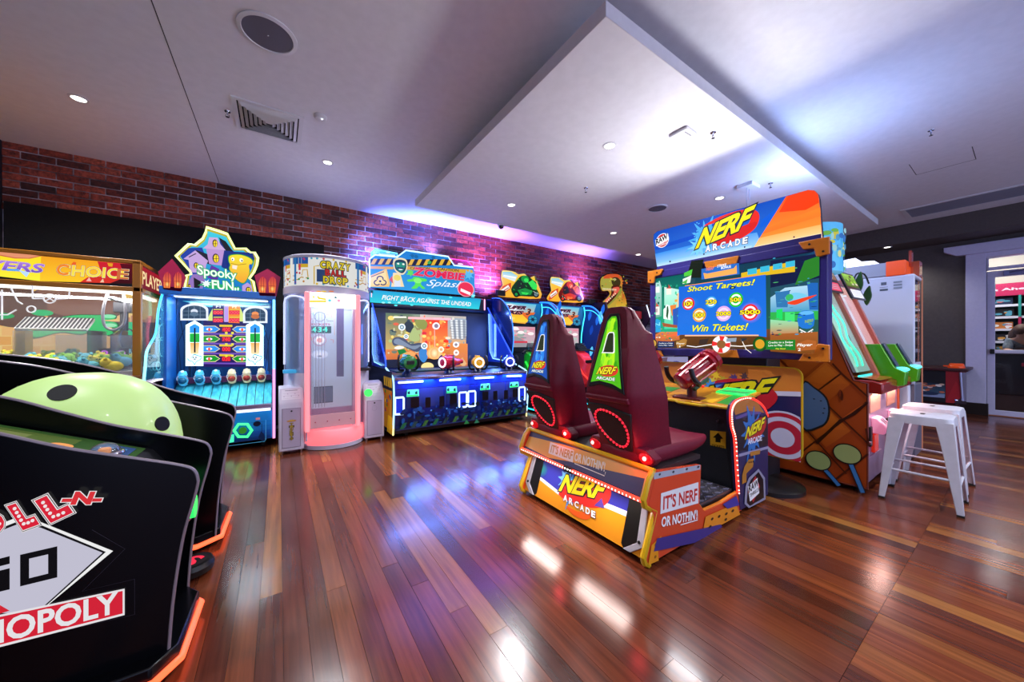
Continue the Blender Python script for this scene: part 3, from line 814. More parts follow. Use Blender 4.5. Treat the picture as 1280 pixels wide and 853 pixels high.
A.elluv((0.02, 0.02), 0.06, 0.035, '#0e6a38', rim='#18a050').elluv((0.2, 0.085), 0.05, 0.02, '#8af0b0').elluv((0.21, -0.01), 0.045, 0.02, '#a0f0b8').elluv((-0.12, 0.0), 0.07, 0.03, '#5ae090')
A.rectuv(0.34, 0.38, -0.4, 0.03, '#28c080').elluv((0.36, -0.05), 0.07, 0.025, '#30c878')
A.elluv((-0.5, 0.06), 0.08, 0.03, '#28b060').elluv((-0.25, 0.1), 0.07, 0.03, '#30c070')
A.build('backdrop_print', print_mat('print_case', 1.0, 0.4), rw)  # print emits, standing in for light on the rear wall
# striped prize shelf and dividers
sh = MB().prism([(4.95, 1.33), (5.12, 1.44), (5.14, 1.42), (4.97, 1.31)], 'x', -1.92, -1.50).build('striped_shelf', M('shelf_white', '#d8d8d8', 0.4), K)
mb = MB()
for k in range(17): mb.slab([(-1.91+k*0.025, 4.953, 1.336), (-1.898+k*0.025, 4.953, 1.336), (-1.898+k*0.025, 5.118, 1.442), (-1.91+k*0.025, 5.118, 1.442)], (0, -0.002, 0.003))
stuff(mb.build('stripes', M('stripe_grey', '#3a3a40', 0.5), sh, smooth=0))
MB().box(-1.93, -1.50, 4.96, 4.966, 0.94, 1.31).box(-1.50, -1.494, 4.96, 5.4, 0.94, 1.32).box(-1.28, -1.274, 4.70, 5.4, 0.94, 1.28).box(-1.60, -1.12, 4.70, 4.706, 0.94, 1.27).build('divider', glass_mat('divider_clear', haze=0.16), K)
MB().box(-1.93, -1.87, 4.98, 5.1, 0.94, 1.31).build('yellow_post', M('post_yellow', '#e8b020', 0.4), K)
# claw carriage, rails and hanging hoses
MB().box(CX0+0.1, CX1-0.1, 5.05, 5.09, 1.62, 1.65).box(-1.30, -1.26, CY0+0.12, CY1-0.1, 1.60, 1.63).build('gantry', CHROME, K, bevel=0.003)
cl = MB().box(-1.33, -1.21, 4.95, 5.07, 1.50, 1.60).cyl((-1.27, 5.01, 1.5), (-1.27, 5.01, 1.32), 0.03, 12).build('claw_head', M('claw_grey', '#4a4a50', 0.35, 0.6), K, bevel=0.004)
for k in range(3):
    t = 2*math.pi*k/3+0.5; c, s_ = math.cos(t), math.sin(t)
    MB().tube([(-1.27+0.03*c, 5.01+0.03*s_, 1.34), (-1.27+0.10*c, 5.01+0.10*s_, 1.29), (-1.27+0.11*c, 5.01+0.11*s_, 1.22), (-1.27+0.05*c, 5.01+0.05*s_, 1.16)], 0.008, 6).build('claw_finger', CHROME, cl)
MB().tube(smooth_pts([(-1.30, 4.72, 1.66), (-1.33, 4.72, 1.5), (-1.32, 4.72, 1.36), (-1.26, 4.72, 1.32), (-1.20, 4.72, 1.38), (-1.19, 4.72, 1.5), (-1.2, 4.72, 1.66)], 5), 0.011, 8).build('hose', M('hose_grey', '#8a8a90', 0.4), K)
# line drawings etched on the front glass
mb = MB(); gy = CY0+0.008
A0 = Art((-1.7, gy, 1.4), (1, 0, 0), (0, 0, 1)); A0.crop = (0, 300, 6.4)
for pts in ([(85, 380), (140, 490), (180, 515)], [(260, 340), (260, 470)], [(260, 470), (350, 470)], [(445, 475), (550, 470), (556, 405)], [(15, 400), (15, 640)], [(0, 600), (60, 600), (130, 560)]): mb.tube(A0.Wp(pts), 0.005, 6)
for c, r in (((397, 470), 48), ((250, 555), 34)):
    mb.tube(A0.Wp([(c[0]+r*math.cos(t), c[1]+0.75*r*math.sin(t)) for t in [2*math.pi*k/20 for k in range(20)]]), 0.005, 6, True)
mb.tube(A0.Wp([(358, 448), (436, 492)]), 0.004, 6).tube(A0.Wp([(358, 492), (436, 448)]), 0.004, 6)
mb.build('glass_decal', M('decal_white', '#e8e8e8', 0.4, emit='#e8e8e8', strength=0.5), K)
for txt, c in (('200', (-1.40, 4.93, 1.06)), ('200', (-2.05, 4.8, 1.02))):
    A = Art(c, (1, 0, 0), (0, 0, 1)); A.textuv(txt, 0.0, 0.16, 0, 0.07, '#e060e8', w=0.02); A.build('number_sign', LIT2, K)
MB().box(-1.42, -1.22, 4.935, 4.94, 1.04, 1.15).box(-2.07, -1.87, 4.805, 4.81, 1.0, 1.11).build('sign_back', M('sign_dark', '#241428', 0.4), K)

strip_lamp('case_lamp', K, (-1.7, 4.70, 1.64), (0, 0.6, -1), 1.1, 0.06, 9, (1, 0.95, 0.85))
strip_lamp('case_lamp', K, (-1.16, 5.1, 1.64), (-0.6, 0, -1), 0.06, 0.7, 4, (1, 0.95, 0.85))
# plush toys and prizes lying in the claw machine
rt = random.Random(21)
pal = [('#f0d84a', 'yellow'), ('#b8a8d8', 'lilac'), ('#6cc0d0', 'turquoise'), ('#f4f0e4', 'white'), ('#e8953a', 'orange'), ('#90c850', 'green'), ('#d86a8a', 'pink'), ('#7890d8', 'blue')]
spots = []
for r, y in enumerate((4.70, 4.80, 4.92, 5.05)):
    for k in range(8): spots.append((-1.98+k*0.12+(0.05 if r % 2 else 0)+rt.uniform(-.02, .02), y, 0.985+r*0.022+rt.uniform(0, 0.02)))
where = ('front glass row', 'second row', 'third row', 'back row')
for i, (x, y, z) in enumerate(spots):
    if x > -1.14: continue
    c, cn = pal[(i*5+i//3) % len(pal)]
    bm_ = grained('plush_'+cn, c, c, 60, 0.95, 0.5)
    t = thing('plush_toy', '%s plush toy, %s from the left, %s of the claw machine' % (cn, ('first', 'second', 'third', 'fourth', 'fifth', 'sixth', 'seventh', 'eighth')[i % 8], where[i//8]), 'plush toy', (x, y, z-0.05), 'plush toys in the claw machine')
    rz = Matrix.Rotation(rt.uniform(0, 6.3), 3, 'Z')
    P = lambda a, b, d: Vector((x, y, z))+rz@Vector((a, b, d))
    MB().ball(P(0, 0, 0), 0.055, 12, 8, (1.15, 0.95, 0.85), rz).build('body', bm_, t)
    MB().ball(P(0.05, 0, 0.035), 0.04, 12, 8).build('head', bm_, t)
    MB().ball(P(0.055, 0.032, 0.068), 0.015, 8, 6).build('ear', bm_, t); MB().ball(P(0.055, -0.032, 0.068), 0.015, 8, 6).build('ear', bm_, t)
    MB().ball(P(0.086, 0.014, 0.042), 0.005, 6, 5).build('eye', BLACK, t); MB().ball(P(0.086, -0.014, 0.042), 0.005, 6, 5).build('eye', BLACK, t)
b = MB().prism([(-1.86, 0.93), (-1.60, 0.94), (-1.56, 0.98), (-1.585, 1.05), (-1.62, 1.035), (-1.84, 1.06)], 'y', 4.645, 4.665).build('cardboard_sign', M('sign_tan', '#b88040', 0.6), None, bevel=0.003)
tag(b, 'tan and red arrow shaped card sign propped inside the claw glass', 'sign')
MB().prism([(-1.66, 0.944), (-1.585, 0.942), (-1.52, 0.985), (-1.585, 1.065), (-1.62, 1.04)], 'y', 4.640, 4.645).build('red_tip', M('sign_red', '#c83a20', 0.6), b)

# ---------------------------------------------------------------- haunted-house ball game
S = thing('ball_roller_game', 'blue haunted house ball game with glowing house shaped sign', 'arcade game', (-0.52, 5.3, 0))
BLU = M('cabinet_blue', '#0f5cb0', 0.3, coat=0.4)
DBLU = M('cabinet_deep_blue', '#0a2c66', 0.35)
SX0, SX1, SY = -1.0, -0.025, 4.9
MB().box(SX0, SX1, SY+0.02, 5.85, 0.09, 0.46).build('base_cabinet', DBLU, S, bevel=0.008)
MB().prism([(SY, 0.09), (5.82, 0.09), (5.82, 1.78), (SY+0.02, 1.78), (SY+0.02, 1.66), (SY-0.0, 0.5)], 'x', SX1-0.035, SX1).build('side_wall', BLU, S, bevel=0.005)
MB().prism([(SY+0.1, 0.09), (5.82, 0.09), (5.82, 1.78), (SY+0.12, 1.78), (SY+0.12, 1.66), (SY+0.1, 0.5)], 'x', SX0, SX0+0.035).build('side_wall', BLU, S, bevel=0.005)
MB().box(SX0, SX1, SY-0.01, 5.8, 1.70, 1.78).build('top_beam', BLU, S, bevel=0.006)
MB().box(SX0+0.04, SX1-0.04, 5.42, 5.46, 0.60, 1.72).build('back_board', DBLU, S)
# plank playfield, sloping up to the back
DECK = grained('deck_boards', '#2a9aa8', '#4cc4d0', 9, 0.35, 0.1, (4, 1, 1))
nb = 11
for k in range(nb):
    xa = SX0+0.04+(SX1-SX0-0.08)*k/nb; xb = SX0+0.04+(SX1-SX0-0.08)*(k+1)/nb
    MB().slab([(xa+0.003, 4.95, 0.495), (xb-0.003, 4.95, 0.495), (xb-0.003, 5.42, 0.735), (xa+0.003, 5.42, 0.735)], (0, 0.006, -0.018)).build('plank', DECK, S, bevel=0.002)
MB().slab([(SX0+0.03, 4.94, 0.47), (SX1-0.03, 4.94, 0.47), (SX1-0.03, 5.44, 0.715), (SX0+0.03, 5.44, 0.715)], (0, 0, -0.05)).build('deck_base', M('deck_dark', '#05131a', 0.6), S)
MB().box(SX0, SX1-0.035, SY-0.005, SY+0.06, 0.452, 0.500).build('front_rail', M('rail_metal', '#a08aa0', 0.25, 0.7), S, bevel=0.006)
MB().box(SX0+0.02, SX1-0.05, SY-0.016, SY-0.006, 0.425, 0.452).build('light_strip', neon('#e8f4ff', 3.2), S)
fp = MB().box(SX0, SX1-0.035, SY-0.005, SY+0.03, 0.10, 0.43).build('front_panel', BLU, S, bevel=0.006)
A = Art((-0.5, SY-0.005, 0.25), (1, 0, 0), (0, 0, 1)); A.crop = (200, 480, 8)
A.rectuv(-0.49, 0.435, -0.14, 0.17, ('#1a86d8', '#0c3a80'))
A.rectuv(-0.1, 0.42, -0.14, -0.05, ('#0f4a98', '#0a2a60'))
for k in range(4): A.rectuv(-0.1, 0.43, -0.10+k*0.05, -0.097+k*0.05, '#0a4a90')
A.ell((970, 400), 38, 26, '#061028').rectuv(0.34, 0.345, -0.12, 0.03, '#0a2040').poly([(985, 530), (1010, 475), (1040, 500), (1050, 570), (990, 560)], '#082048')
A.poly([(835, 292), (935, 275), (935, 262), (835, 280)], '#0c4a9a')
A.poly([(958, 340), (1000, 336), (1000, 358), (958, 362)], '#d88890')
A.line([(690, 620), (1045, 575), (1058, 560), (1058, 360)], 0.004, '#58c0f0')
A.build('front_print', print_mat('print_glow_low', 0.35, 0.25), fp)
hx = A.Wp([(830+88*math.cos(t), 465+72*math.sin(t)) for t in [math.pi*k/3 for k in range(6)]], 0.012)
MB().tube(hx, 0.014, 8, True).build('coin_ring', neon('#58ff98', 3.5), fp)
c0 = A.W(A.uv((828, 465)))
MB().cyl(c0+Vector((0, 0.004, 0)), c0-Vector((0, 0.02, 0)), 0.036, 20).build('coin_mech', M('coin_green', '#2a7a20', 0.3, emit='#3aa028', strength=0.4), fp)
q = A.Wp([(650, 520), (740, 505), (740, 580), (650, 595)], 0.002)
MB().slab(q, (0, -0.012, 0)).build('ticket_slot', M('slot_mint', '#30c890', 0.3, emit='#48f0b8', strength=1.0), fp)
for x in (SX0+0.12, SX1-0.12):
    MB().cyl((x-0.015, SY+0.09, 0.045), (x+0.015, SY+0.09, 0.045), 0.045, 18).build('castor', RUBBER, S)
    MB().box(x-0.025, x+0.025, SY+0.06, SY+0.12, 0.075, 0.095).build('castor_plate', CHROME, S)
MB().tube([(SX1-0.018, SY-0.02, z) for z in (0.10, 0.5, 1.0, 1.4, 1.70)], 0.012, 8).build('light_strip', neon('#90ecff', 4.0), S)
MB().tube([(SX1-0.018, SY-0.021, 0.10), (SX1-0.018, SY-0.021, 0.9)], 0.0122, 8).build('pink_light_strip', neon('#ffa8c8', 3.0), S)
# acrylic wing at the left edge, outlined in light
A = Art((SX0, 5.0, 1.2), (0, -1, 0), (0, 0, 1)); A.N = -A.N
wing = [(270, 180), (240, 290), (225, 430), (185, 510), (165, 560), (158, 650), (155, 745), (230, 728), (290, 710), (302, 640), (296, 540), (293, 420), (306, 330), (305, 250), (290, 205)]
A.crop = (150, 330, 5.01)
W3 = A.Wp(smooth_pts(wing, 3, True))
MB().slab(W3, (0.012, 0, 0)).build('acrylic_wing', glass_mat('wing_acrylic', '#58c8f0', 0.28), S)
nW = len(W3)
cols = ['#48c8ff', '#58ffe0', '#f4f0ff', '#ffb0d8', '#c8a8ff']
for k in range(5):
    a = k*nW//5; bnd = (k+1)*nW//5
    MB().tube([W3[j % nW] for j in range(a, bnd+1)], 0.010, 8).build('wing_light', neon(('#60d0ff', '#a8f4ff', '#fff0ff', '#ff90b8', '#60e8d8')[k], 3.2), S)
inner = MB()
for c, rx, ry in (((268, 272), 8, 22), ((262, 430), 18, 50), ((262, 520), 16, 60), ((240, 640), 14, 26), ((275, 675), 9, 20)):
    inner.tube(A.Wp([(c[0]+rx*math.cos(t), c[1]+ry*math.sin(t)) for t in [2*math.pi*k/18 for k in range(18)]]), 0.0035, 6, True)
inner.build('wing_drawing', neon('#a0f0ff', 1.5), S)
# back board graphics
A = Art((-0.5, 5.42, 1.2), (1, 0, 0), (0, 0, 1)); A.crop = (210, 370, 7.757)
A.rectuv(-0.45, 0.44, -0.48, 0.52, ('#0d3c78', '#0a2858'))
for s_ in range(26):
    rr_ = random.Random(s_); u = rr_.uniform(-0.42, 0.40); w_ = rr_.uniform(-0.4, 0.4)
    if -0.28 < u < 0.26: continue
    A.elluv((u, w_), rr_.uniform(0.02, 0.05), rr_.uniform(0.03, 0.09), rr_.choice(('#1560b8', '#0f4a98', '#1a78c8', '#0a2a60')))
for s_ in range(14):
    rr_ = random.Random(s_+50); u = rr_.choice((-1, 1))*rr_.uniform(0.3, 0.42)
    A.lineuv([(u, -0.4), (u+rr_.uniform(-.05, .05), 0.0), (u+rr_.uniform(-.08, .08), 0.35)], 0.008, '#071a3a')
A.poly([(140, 50), (1000, 80), (700, 110), (400, 110)], '#48b8e0').poly([(250, 45), (900, 70), (600, 95)], '#90e0f0')
A.poly([(370, 250), (440, 110), (700, 110), (760, 250)], '#c8d878')
A.poly([(345, 240), (770, 250), (770, 690), (345, 690)], '#241a5a')
for k, y in enumerate((290, 385, 480, 575)):
    A.poly([(345, y+70), (770, y+75), (770, y+90), (345, y+85)], '#6a48b0')
    A.poly([(500, y-10), (625, y-8), (625, y+12), (500, y+10)], '#d8b828')
    A.poly([(525, y+14), (608, y+14), (608, y+58), (525, y+58)], '#a01828'); A.text(('400', '740', '000', '020')[k], (528, y+56), (605, y+56), (528, y+18), '#ff3040', w=0.04)
    c_ = '#2a8ae0' if k % 2 == 0 else '#18902c'
    A.poly([(345, y), (460, y), (508, y+34), (460, y+66), (345, y+66)], '#d8c8a0').poly([(345, y+6), (456, y+6), (500, y+34), (456, y+60), (345, y+60)], c_)
    A.poly([(775, y+4), (665, y+4), (622, y+34), (665, y+68), (775, y+68)], '#d8c8a0').poly([(775, y+10), (670, y+10), (630, y+34), (670, y+62), (775, y+62)], c_)
    A.ell((402, y+34), 30, 12, '#f0f0f8').ell((402, y+38), 12, 16, '#e05040').ell((720, y+36), 30, 12, '#f0f0f8').ell((720, y+40), 12, 16, '#e05040')
    pass
for k in range(6): A.poly([(555+60*(k % 2), 350+k//2*110), (580+60*(k % 2), 350+k//2*110), (580+60*(k % 2), 372+k//2*110), (555+60*(k % 2), 372+k//2*110)], '#d8d040')
A.poly([(435, 90), (545, 88), (545, 262), (435, 262)], '#2a1a6a').poly([(590, 95), (700, 100), (695, 266), (590, 262)], '#f08020')
A.poly([(548, 80), (588, 80), (588, 255), (548, 255)], '#b090e0')
A.text('P1', (468, 118), (512, 118), (468, 98), '#f0f0ff', w=0.04); A.text('P2', (625, 122), (668, 122), (625, 102), '#fff0c0', w=0.04)
for x in (440, 598):
    for y in (145, 220): A.poly([(x, y), (x+98, y), (x+98, y+38), (x, y+38)], '#c01830'); A.text('000', (x+6, y+34), (x+92, y+34), (x+6, y+4), '#ff5060', w=0.04); A.poly([(x+4, y-16), (x+94, y-16), (x+94, y-6), (x+4, y-6)], '#c8b840')
for x0_, x1_ in ((126, 395), (730, 965)):
    m_ = (x0_+x1_)/2; y_ = 80 if x0_ < 500 else 105
    top_ = [(m_+(x1_-m_)*math.cos(t), y_+55-55*math.sin(t)) for t in [math.pi*k/10 for k in range(11)]]
    A.poly(top_+[(x0_, y_+160), (x1_, y_+160)], '#d8e0f0')
    A.poly([(m_+(q[0]-m_)*0.84, q[1]+16) for q in top_]+[(x0_+22, y_+142), (x1_-22, y_+142)], '#2a4058')
    for k in range(1, 4): A.line([(x0_+22+(x1_-x0_-44)*k/4, y_+25), (x0_+22+(x1_-x0_-44)*k/4, y_+142)], 0.004, '#6a8098')
    A.line([(x0_+22, y_+70), (x1_-22, y_+70)], 0.004, '#6a8098').line([(x0_+22, y_+108), (x1_-22, y_+108)], 0.004, '#6a8098')
    A.ell((m_, y_+72), 34, 22, '#c8d0e0' if x0_ < 500 else '#e08848').ell((m_, y_+98), 40, 22, '#506880' if x0_ < 500 else '#b86838')
A.build('score_board_print', SCREEN, S)
# two tall light columns with ghosts
A2 = Art((-0.5, 5.39, 1.2), (1, 0, 0), (0, 0, 1)); A2.crop = (210, 370, 7.757)
for cx in (260, 845):
    col = A2.Wp([(cx-80, 680), (cx-80, 285), (cx, 245), (cx+75, 290), (cx+75, 680)])
    MB().slab(col, (0, 0.03, 0)).build('light_column', M('column_white', '#e8f4f8', 0.3, emit='#d8f4ff', strength=1.0), S)
    B = Art(A2.O, A2.U, A2.V); B.crop = A2.crop
    B.poly([(cx-50, 360), (cx-50, 300), (cx, 268), (cx+48, 300), (cx+48, 360)], '#2a90f0').poly([(cx-50, 365), (cx+48, 365), (cx+48, 450), (cx-50, 450)], '#18a838').poly([(cx-46, 455), (cx+46, 455), (cx+40, 565), (cx-42, 565)], ('#e8a850', '#f0d8a8'))
    B.line([(cx, 310), (cx, 550)], 0.014, '#101018')
    gh = smooth_pts([(cx-85, 590), (cx-40, 600), (cx-10, 565), (cx+30, 575), (cx+75, 590), (cx+50, 625), (cx+20, 640), (cx, 670), (cx-25, 640), (cx-60, 630)], 3, True)
    B.poly(gh, '#30b0d0'); B.poly([(cx+(x-cx)*0.86, 612+(y-612)*0.82) for x, y in gh], '#e8f8ff')
    B.ell((cx-15, 598), 6, 7, '#203048').ell((cx+12, 598), 6, 7, '#203048').ell((cx, 614), 10, 5, '#203048')
    B.build('column_print', SCREEN, S)
    MB().tube(A2.Wp([(cx-80, 680), (cx-80, 285), (cx, 245), (cx+75, 290), (cx+75, 680)], 0.004), 0.008, 6).build('column_outline', neon('#e0ffff', 3.0), S)
strip_lamp('beam_lamp', S, (-0.5, 5.1, 1.69), (0, 0.25, -1), 0.8, 0.10, 30, (0.62, 0.88, 1.0))
MB().box(SX0+0.08, SX1-0.08, 5.05, 5.15, 1.694, 1.70).build('beam_diffuser', M('beam_white', '#f0f8ff', 0.3, emit='#e8f6ff', strength=1.6), S)
# six ball cups at the back of the deck
MB().box(SX0+0.05, SX1-0.05, 5.34, 5.42, 0.735, 0.80).build('cup_shelf', M('shelf_plum', '#5a1c4a', 0.4), S, bevel=0.004)
for k, px in enumerate((157, 318, 475, 625, 768, 908)):
    cxy = A2.W(A2.uv((px, 715))); x = cxy.x
    c_ = ('cup_cyan', '#4aa8d0', '#58d0ff') if k < 3 else ('cup_cream', '#d8c8a0', '#f0d8a0')
    cp = MB().loft_circ([((x, 5.37, 0.74), 0.040), ((x, 5.33, 0.78), 0.046), ((x, 5.31, 0.84), 0.042), ((x, 5.32, 0.88), 0.030)], 18).build('ball_cup', M(c_[0], c_[1], 0.3, emit=c_[2], strength=0.35), S)
    MB().ball((x, 5.295, 0.775), 0.036, 14, 10).build('ball', M('ball_dark_cyan', '#1a5a78', 0.2) if k < 3 else M('ball_red', '#c03a28', 0.25), cp)
    MB().tube([(x+0.044*math.cos(t), 5.288, 0.80+0.044*math.sin(t)) for t in [math.pi*(q/12)-0.2 for q in range(15)]], 0.006, 6).build('cup_rim', WHITE, cp)
    MB().ball((x, 5.30, 0.875), 0.018, 10, 8).build('cup_lamp', neon('#d8f8ff', 2.5) if k < 3 else neon('#fff0c8', 2.0), cp)
# house-shaped topper
A = Art((-0.52, SY+0.02, 2.0), (1, 0, 0), (0, 0, 1)); A.crop = (210, 280, 7.757)
outl = [(375, 30), (480, 62), (575, 95), (592, 132), (650, 240), (760, 240), (800, 278), (845, 278), (875, 330), (865, 400), (835, 470), (790, 530), (830, 560), (865, 715), (150, 680), (180, 500), (225, 490), (215, 460), (75, 310), (200, 195), (262, 205), (340, 140), (368, 80)]
O3 = A.Wp(outl)
MB().slab(O3, (0, 0.05, 0)).build('topper', M('topper_body', '#1a1a20', 0.4), S)
cxm, cym = 490, 430
ins = lambda f: [(cxm+(x-cxm)*f, cym+(y-cym)*f) for x, y in outl]
A.poly(ins(0.985), '#f8fcf0').poly(ins(0.955), '#b8b020').poly(ins(0.90), ('#38c8e0', '#1060c0'))
A.poly([(120, 310), (200, 235), (330, 230), (380, 350), (300, 560), (250, 500)], '#1438a0').poly([(500, 140), (640, 270), (820, 280), (840, 340), (760, 540), (520, 420)], '#0c2a80')
A.poly([(490, 130), (560, 170), (630, 268), (560, 260)], '#101020').poly([(265, 250), (400, 300), (420, 400), (360, 380)], '#14142a')
A.poly([(400, 130), (480, 135), (510, 200), (560, 258), (340, 238), (385, 200)], '#c8a8d8').poly([(370, 240), (545, 258), (520, 405), (400, 390)], '#b890d0')
A.poly([(150, 340), (265, 258), (390, 360), (370, 400), (360, 480), (215, 470), (200, 350)], '#c0a0d8').poly([(200, 320), (268, 285), (275, 292), (205, 328)], '#2a2038')
A.poly([(240, 490), (370, 480), (330, 660), (190, 660), (200, 560)], '#9070b8').poly([(720, 600), (770, 570), (810, 600), (820, 680), (720, 675)], '#b898d8')
A.poly([(420, 400), (500, 440), (480, 560), (380, 520)], '#5a30a0').poly([(250, 520), (320, 560), (300, 655), (255, 650)], '#101018')
for x, y, w_, h_ in ((457, 190, 25, 38), (465, 335, 32, 45), (275, 405, 24, 30), (780, 640, 25, 28), (208, 610, 14, 26)):
    A.ell((x, y), w_, h_, '#201020').ell((x+3, y+3), w_*0.75, h_*0.85, '#f8d828').line([(x+3, y-h_*0.8), (x+3, y+h_*0.8)], 0.005, '#201020').line([(x-w_*0.7, y+4), (x+w_*0.8, y+4)], 0.005, '#201020')
mon = smooth_pts([(590, 310), (650, 295), (720, 300), (800, 330), (830, 370), (800, 420), (790, 500), (740, 580), (680, 560), (640, 520), (590, 440), (600, 400), (585, 360)], 3, True)
A.poly(mon, '#28a030'); A.poly([(705+(x-705)*0.93, 430+(y-430)*0.95) for x, y in mon], ('#f0e030', '#f0a030'))
A.ell((630, 345), 16, 18, '#f8f8f0').ell((712, 355), 18, 20, '#f8f8f0').ell((626, 348), 6, 7, '#102010').ell((718, 360), 7, 8, '#102010').line([(610, 385), (680, 400), (760, 390)], 0.006, '#a87018').poly([(625, 402), (675, 408), (665, 445), (625, 435)], '#f4e8d8').ell((800, 420), 14, 28, '#1850c0')
o_ = ((0.10, '#0c4a28'), (0.075, '#30c070'))
A.poly(smooth_pts([(290, 600), (400, 560), (560, 600), (700, 630), (690, 655), (440, 640), (330, 600)], 2, True), '#20a868')
A.text('Spooky', (290, 520), (668, 570), (285, 400), '#f8fff4', w=0.03, out=o_, shear=0.0)
A.text('FUN', (430, 632), (640, 650), (425, 545), '#f8fff4', w=0.05, out=o_); A.text('..', (645, 650), (690, 648), (645, 620), '#f8fff4', w=0.03, out=o_)
A.splat((375, 580), 42, '#e8f8f4', 3, 8)
A.build('topper_print', LIT, S)
MB().tube([p+Vector((0, -0.004, 0)) for p in O3], 0.010, 8, True).build('topper_outline', neon('#f0ffb0', 2.6), S)
# lantern-shaped side signs
for cx, sc in ((45, 1.08), (965, 1.0)):
    P = A.Wp([(cx, 440 if cx > 500 else 345), (cx+125*sc, 520), (cx+85*sc, 705 if cx > 500 else 660), (cx-75*sc, 700 if cx > 500 else 640), (cx-125*sc, 505 if cx > 500 else 470)])
    MB().slab([p+Vector((0, -0.03, 0)) for p in P], (0, 0.05, 0)).build('lantern', M('lantern_crimson', '#8a1038', 0.35, emit='#a01444', strength=0.25), S)
    B = Art(A.O-Vector((0, 0.03, 0)), A.U, A.V); B.crop = A.crop
    dy = 0 if cx > 500 else -45
    for k in (-1, 1):
        x = cx+k*48*sc
        B.poly([(x-34, 665+dy), (x-40, 570+dy), (x-20, 520+dy), (x+6, 510+dy), (x+34, 540+dy), (x+36, 600+dy), (x+26, 668+dy)], ('#c02840', '#f08038'))
        B.ell((x, 632+dy), 22, 24, '#ffd878', rim='#f08038')
        for q in (-14, 10): B.line([(x+q, 520+dy), (x+q, 665+dy)], 0.003, '#701020')
        B.line([(x-36, 600+dy), (x+34, 605+dy)], 0.003, '#701020')
    B.build('lantern_print', LIT, S)

# ---------------------------------------------------------------- ball drop tower
D = thing('ball_drop_tower', 'white drum topped ball drop tower with pink glowing pillars', 'arcade game', (0.52, 4.92, 0))
DC2 = Vector((0.52, 4.92, 0)); DRAD = 0.475
SHELL = M('tower_white', '#c2bcd0', 0.35, coat=0.2)
def sector(r, a0, a1, z0, z1, thick, n=24):
    mb = MB()
    sec = []
    for k in range(n+1):
        t = math.radians(a0+(a1-a0)*k/n); c, s_ = math.cos(t), math.sin(t)
        sec.append([DC2+Vector((rr_*c, rr_*s_, z)) for rr_, z in ((r, z0), (r, z1), (r-thick, z1), (r-thick, z0))])
    mb.loft(sec)
    return mb
sector(DRAD-0.01, 0, 180, 0.05, 2.15, 0.02, 30).build('rear_shell', SHELL, D)
sector(DRAD-0.004, -57, 237, 0.05, 0.86, 0.02, 48).build('lower_drum', SHELL, D)
MB().lathe([(DRAD-0.04, 1.745), (DRAD, 1.765), (DRAD, 1.84), (DRAD-0.01, 1.845), (DRAD-0.01, 2.165), (DRAD, 2.17), (DRAD, 2.195), (DRAD-0.03, 2.21)], DC2, 72).build('header_drum', SHELL, D)
# curved header print
n = 72
vs = []; A = Art((0, 0, 0), (1, 0, 0), (0, 0, 1))
class DrumArt(Art):
    def W(s, uv, h=0.0):
        a = uv[0]/DRAD - math.pi/2
        return DC2 + Vector(((DRAD-0.0085+h)*math.cos(a), (DRAD-0.0085+h)*math.sin(a), uv[1]))
A = DrumArt((0, 0, 0), (1, 0, 0), (0, 0, 1), eps=0.0002)
def strip(u0, u1, v0, v1, col, k=24):
    for q in range(k):
        A.k -= 1 if q else 0
        A.rectuv(u0+(u1-u0)*q/k, u0+(u1-u0)*(q+1)/k, v0, v1, col)
strip(-0.75, 0.75, 1.848, 2.163, '#f2f2ee', 40)
rd = random.Random(9)
for sgn in (-1, 1):
    for band in range(2):
        o_ = sgn*(0.36+band*0.24)
        strip(o_-0.10, o_+0.10, 2.09, 2.163, '#2058a8', 6); strip(o_-0.02, o_+0.10, 2.05, 2.09, '#d8b030', 4)
        strip(o_-0.075, o_-0.045, 1.86, 2.163, '#2878b8', 2); A.lineuv([(o_+0.06, 2.15), (o_+0.0, 2.08), (o_, 2.02)], 0.028, '#d83858')
        A.lineuv([(o_-0.10, 1.96), (o_+0.03, 1.965), (o_+0.04, 2.02), (o_+0.09, 2.025), (o_+0.10, 1.94)], 0.012, '#d8a838'); A.lineuv([(o_-0.10, 1.91), (o_-0.02, 1.915), (o_+0.02, 1.94), (o_+0.10, 1.93)], 0.012, '#c89828')
        for q in range(7): A.elluv((o_+rd.uniform(-.11, .11), rd.uniform(1.87, 2.0)), 0.012, 0.012, rd.choice(('#c02848', '#28904a', '#2868b8', '#d08828', '#7838a0')), 14)
for q in range(10): A.elluv((rd.uniform(-.28, .28), rd.choice((1.865, 2.15))), 0.012, 0.012, rd.choice(('#d84040', '#48a8d0', '#e8c030')), 14)
strip(-0.165, -0.075, 1.89, 2.03, '#304878', 4)
A.lineuv([(-0.19, 1.86), (-0.19, 2.06), (-0.14, 2.07)], 0.012, '#e0b838')
for txt, a, b_, z0, z1, c_ in (('CRAZY', -0.135, 0.185, 2.045, 2.125, '#e8d020'), ('BALL', -0.085, 0.135, 1.965, 2.035, '#c82020'), ('DROP', -0.105, 0.155, 1.875, 1.955, '#e8d020')):
    for j, ch in enumerate(txt):
        w_ = (b_-a)/len(txt)
        A.textuv(ch, a+j*w_+0.006, a+(j+1)*w_-0.004, z0, z1, c_, w=0.07, out=((0.16, '#5a5a50'), (0.07, '#3a2a20')))
A.build('header_print', print_mat('print_header_soft', 0.8, 0.3), D)
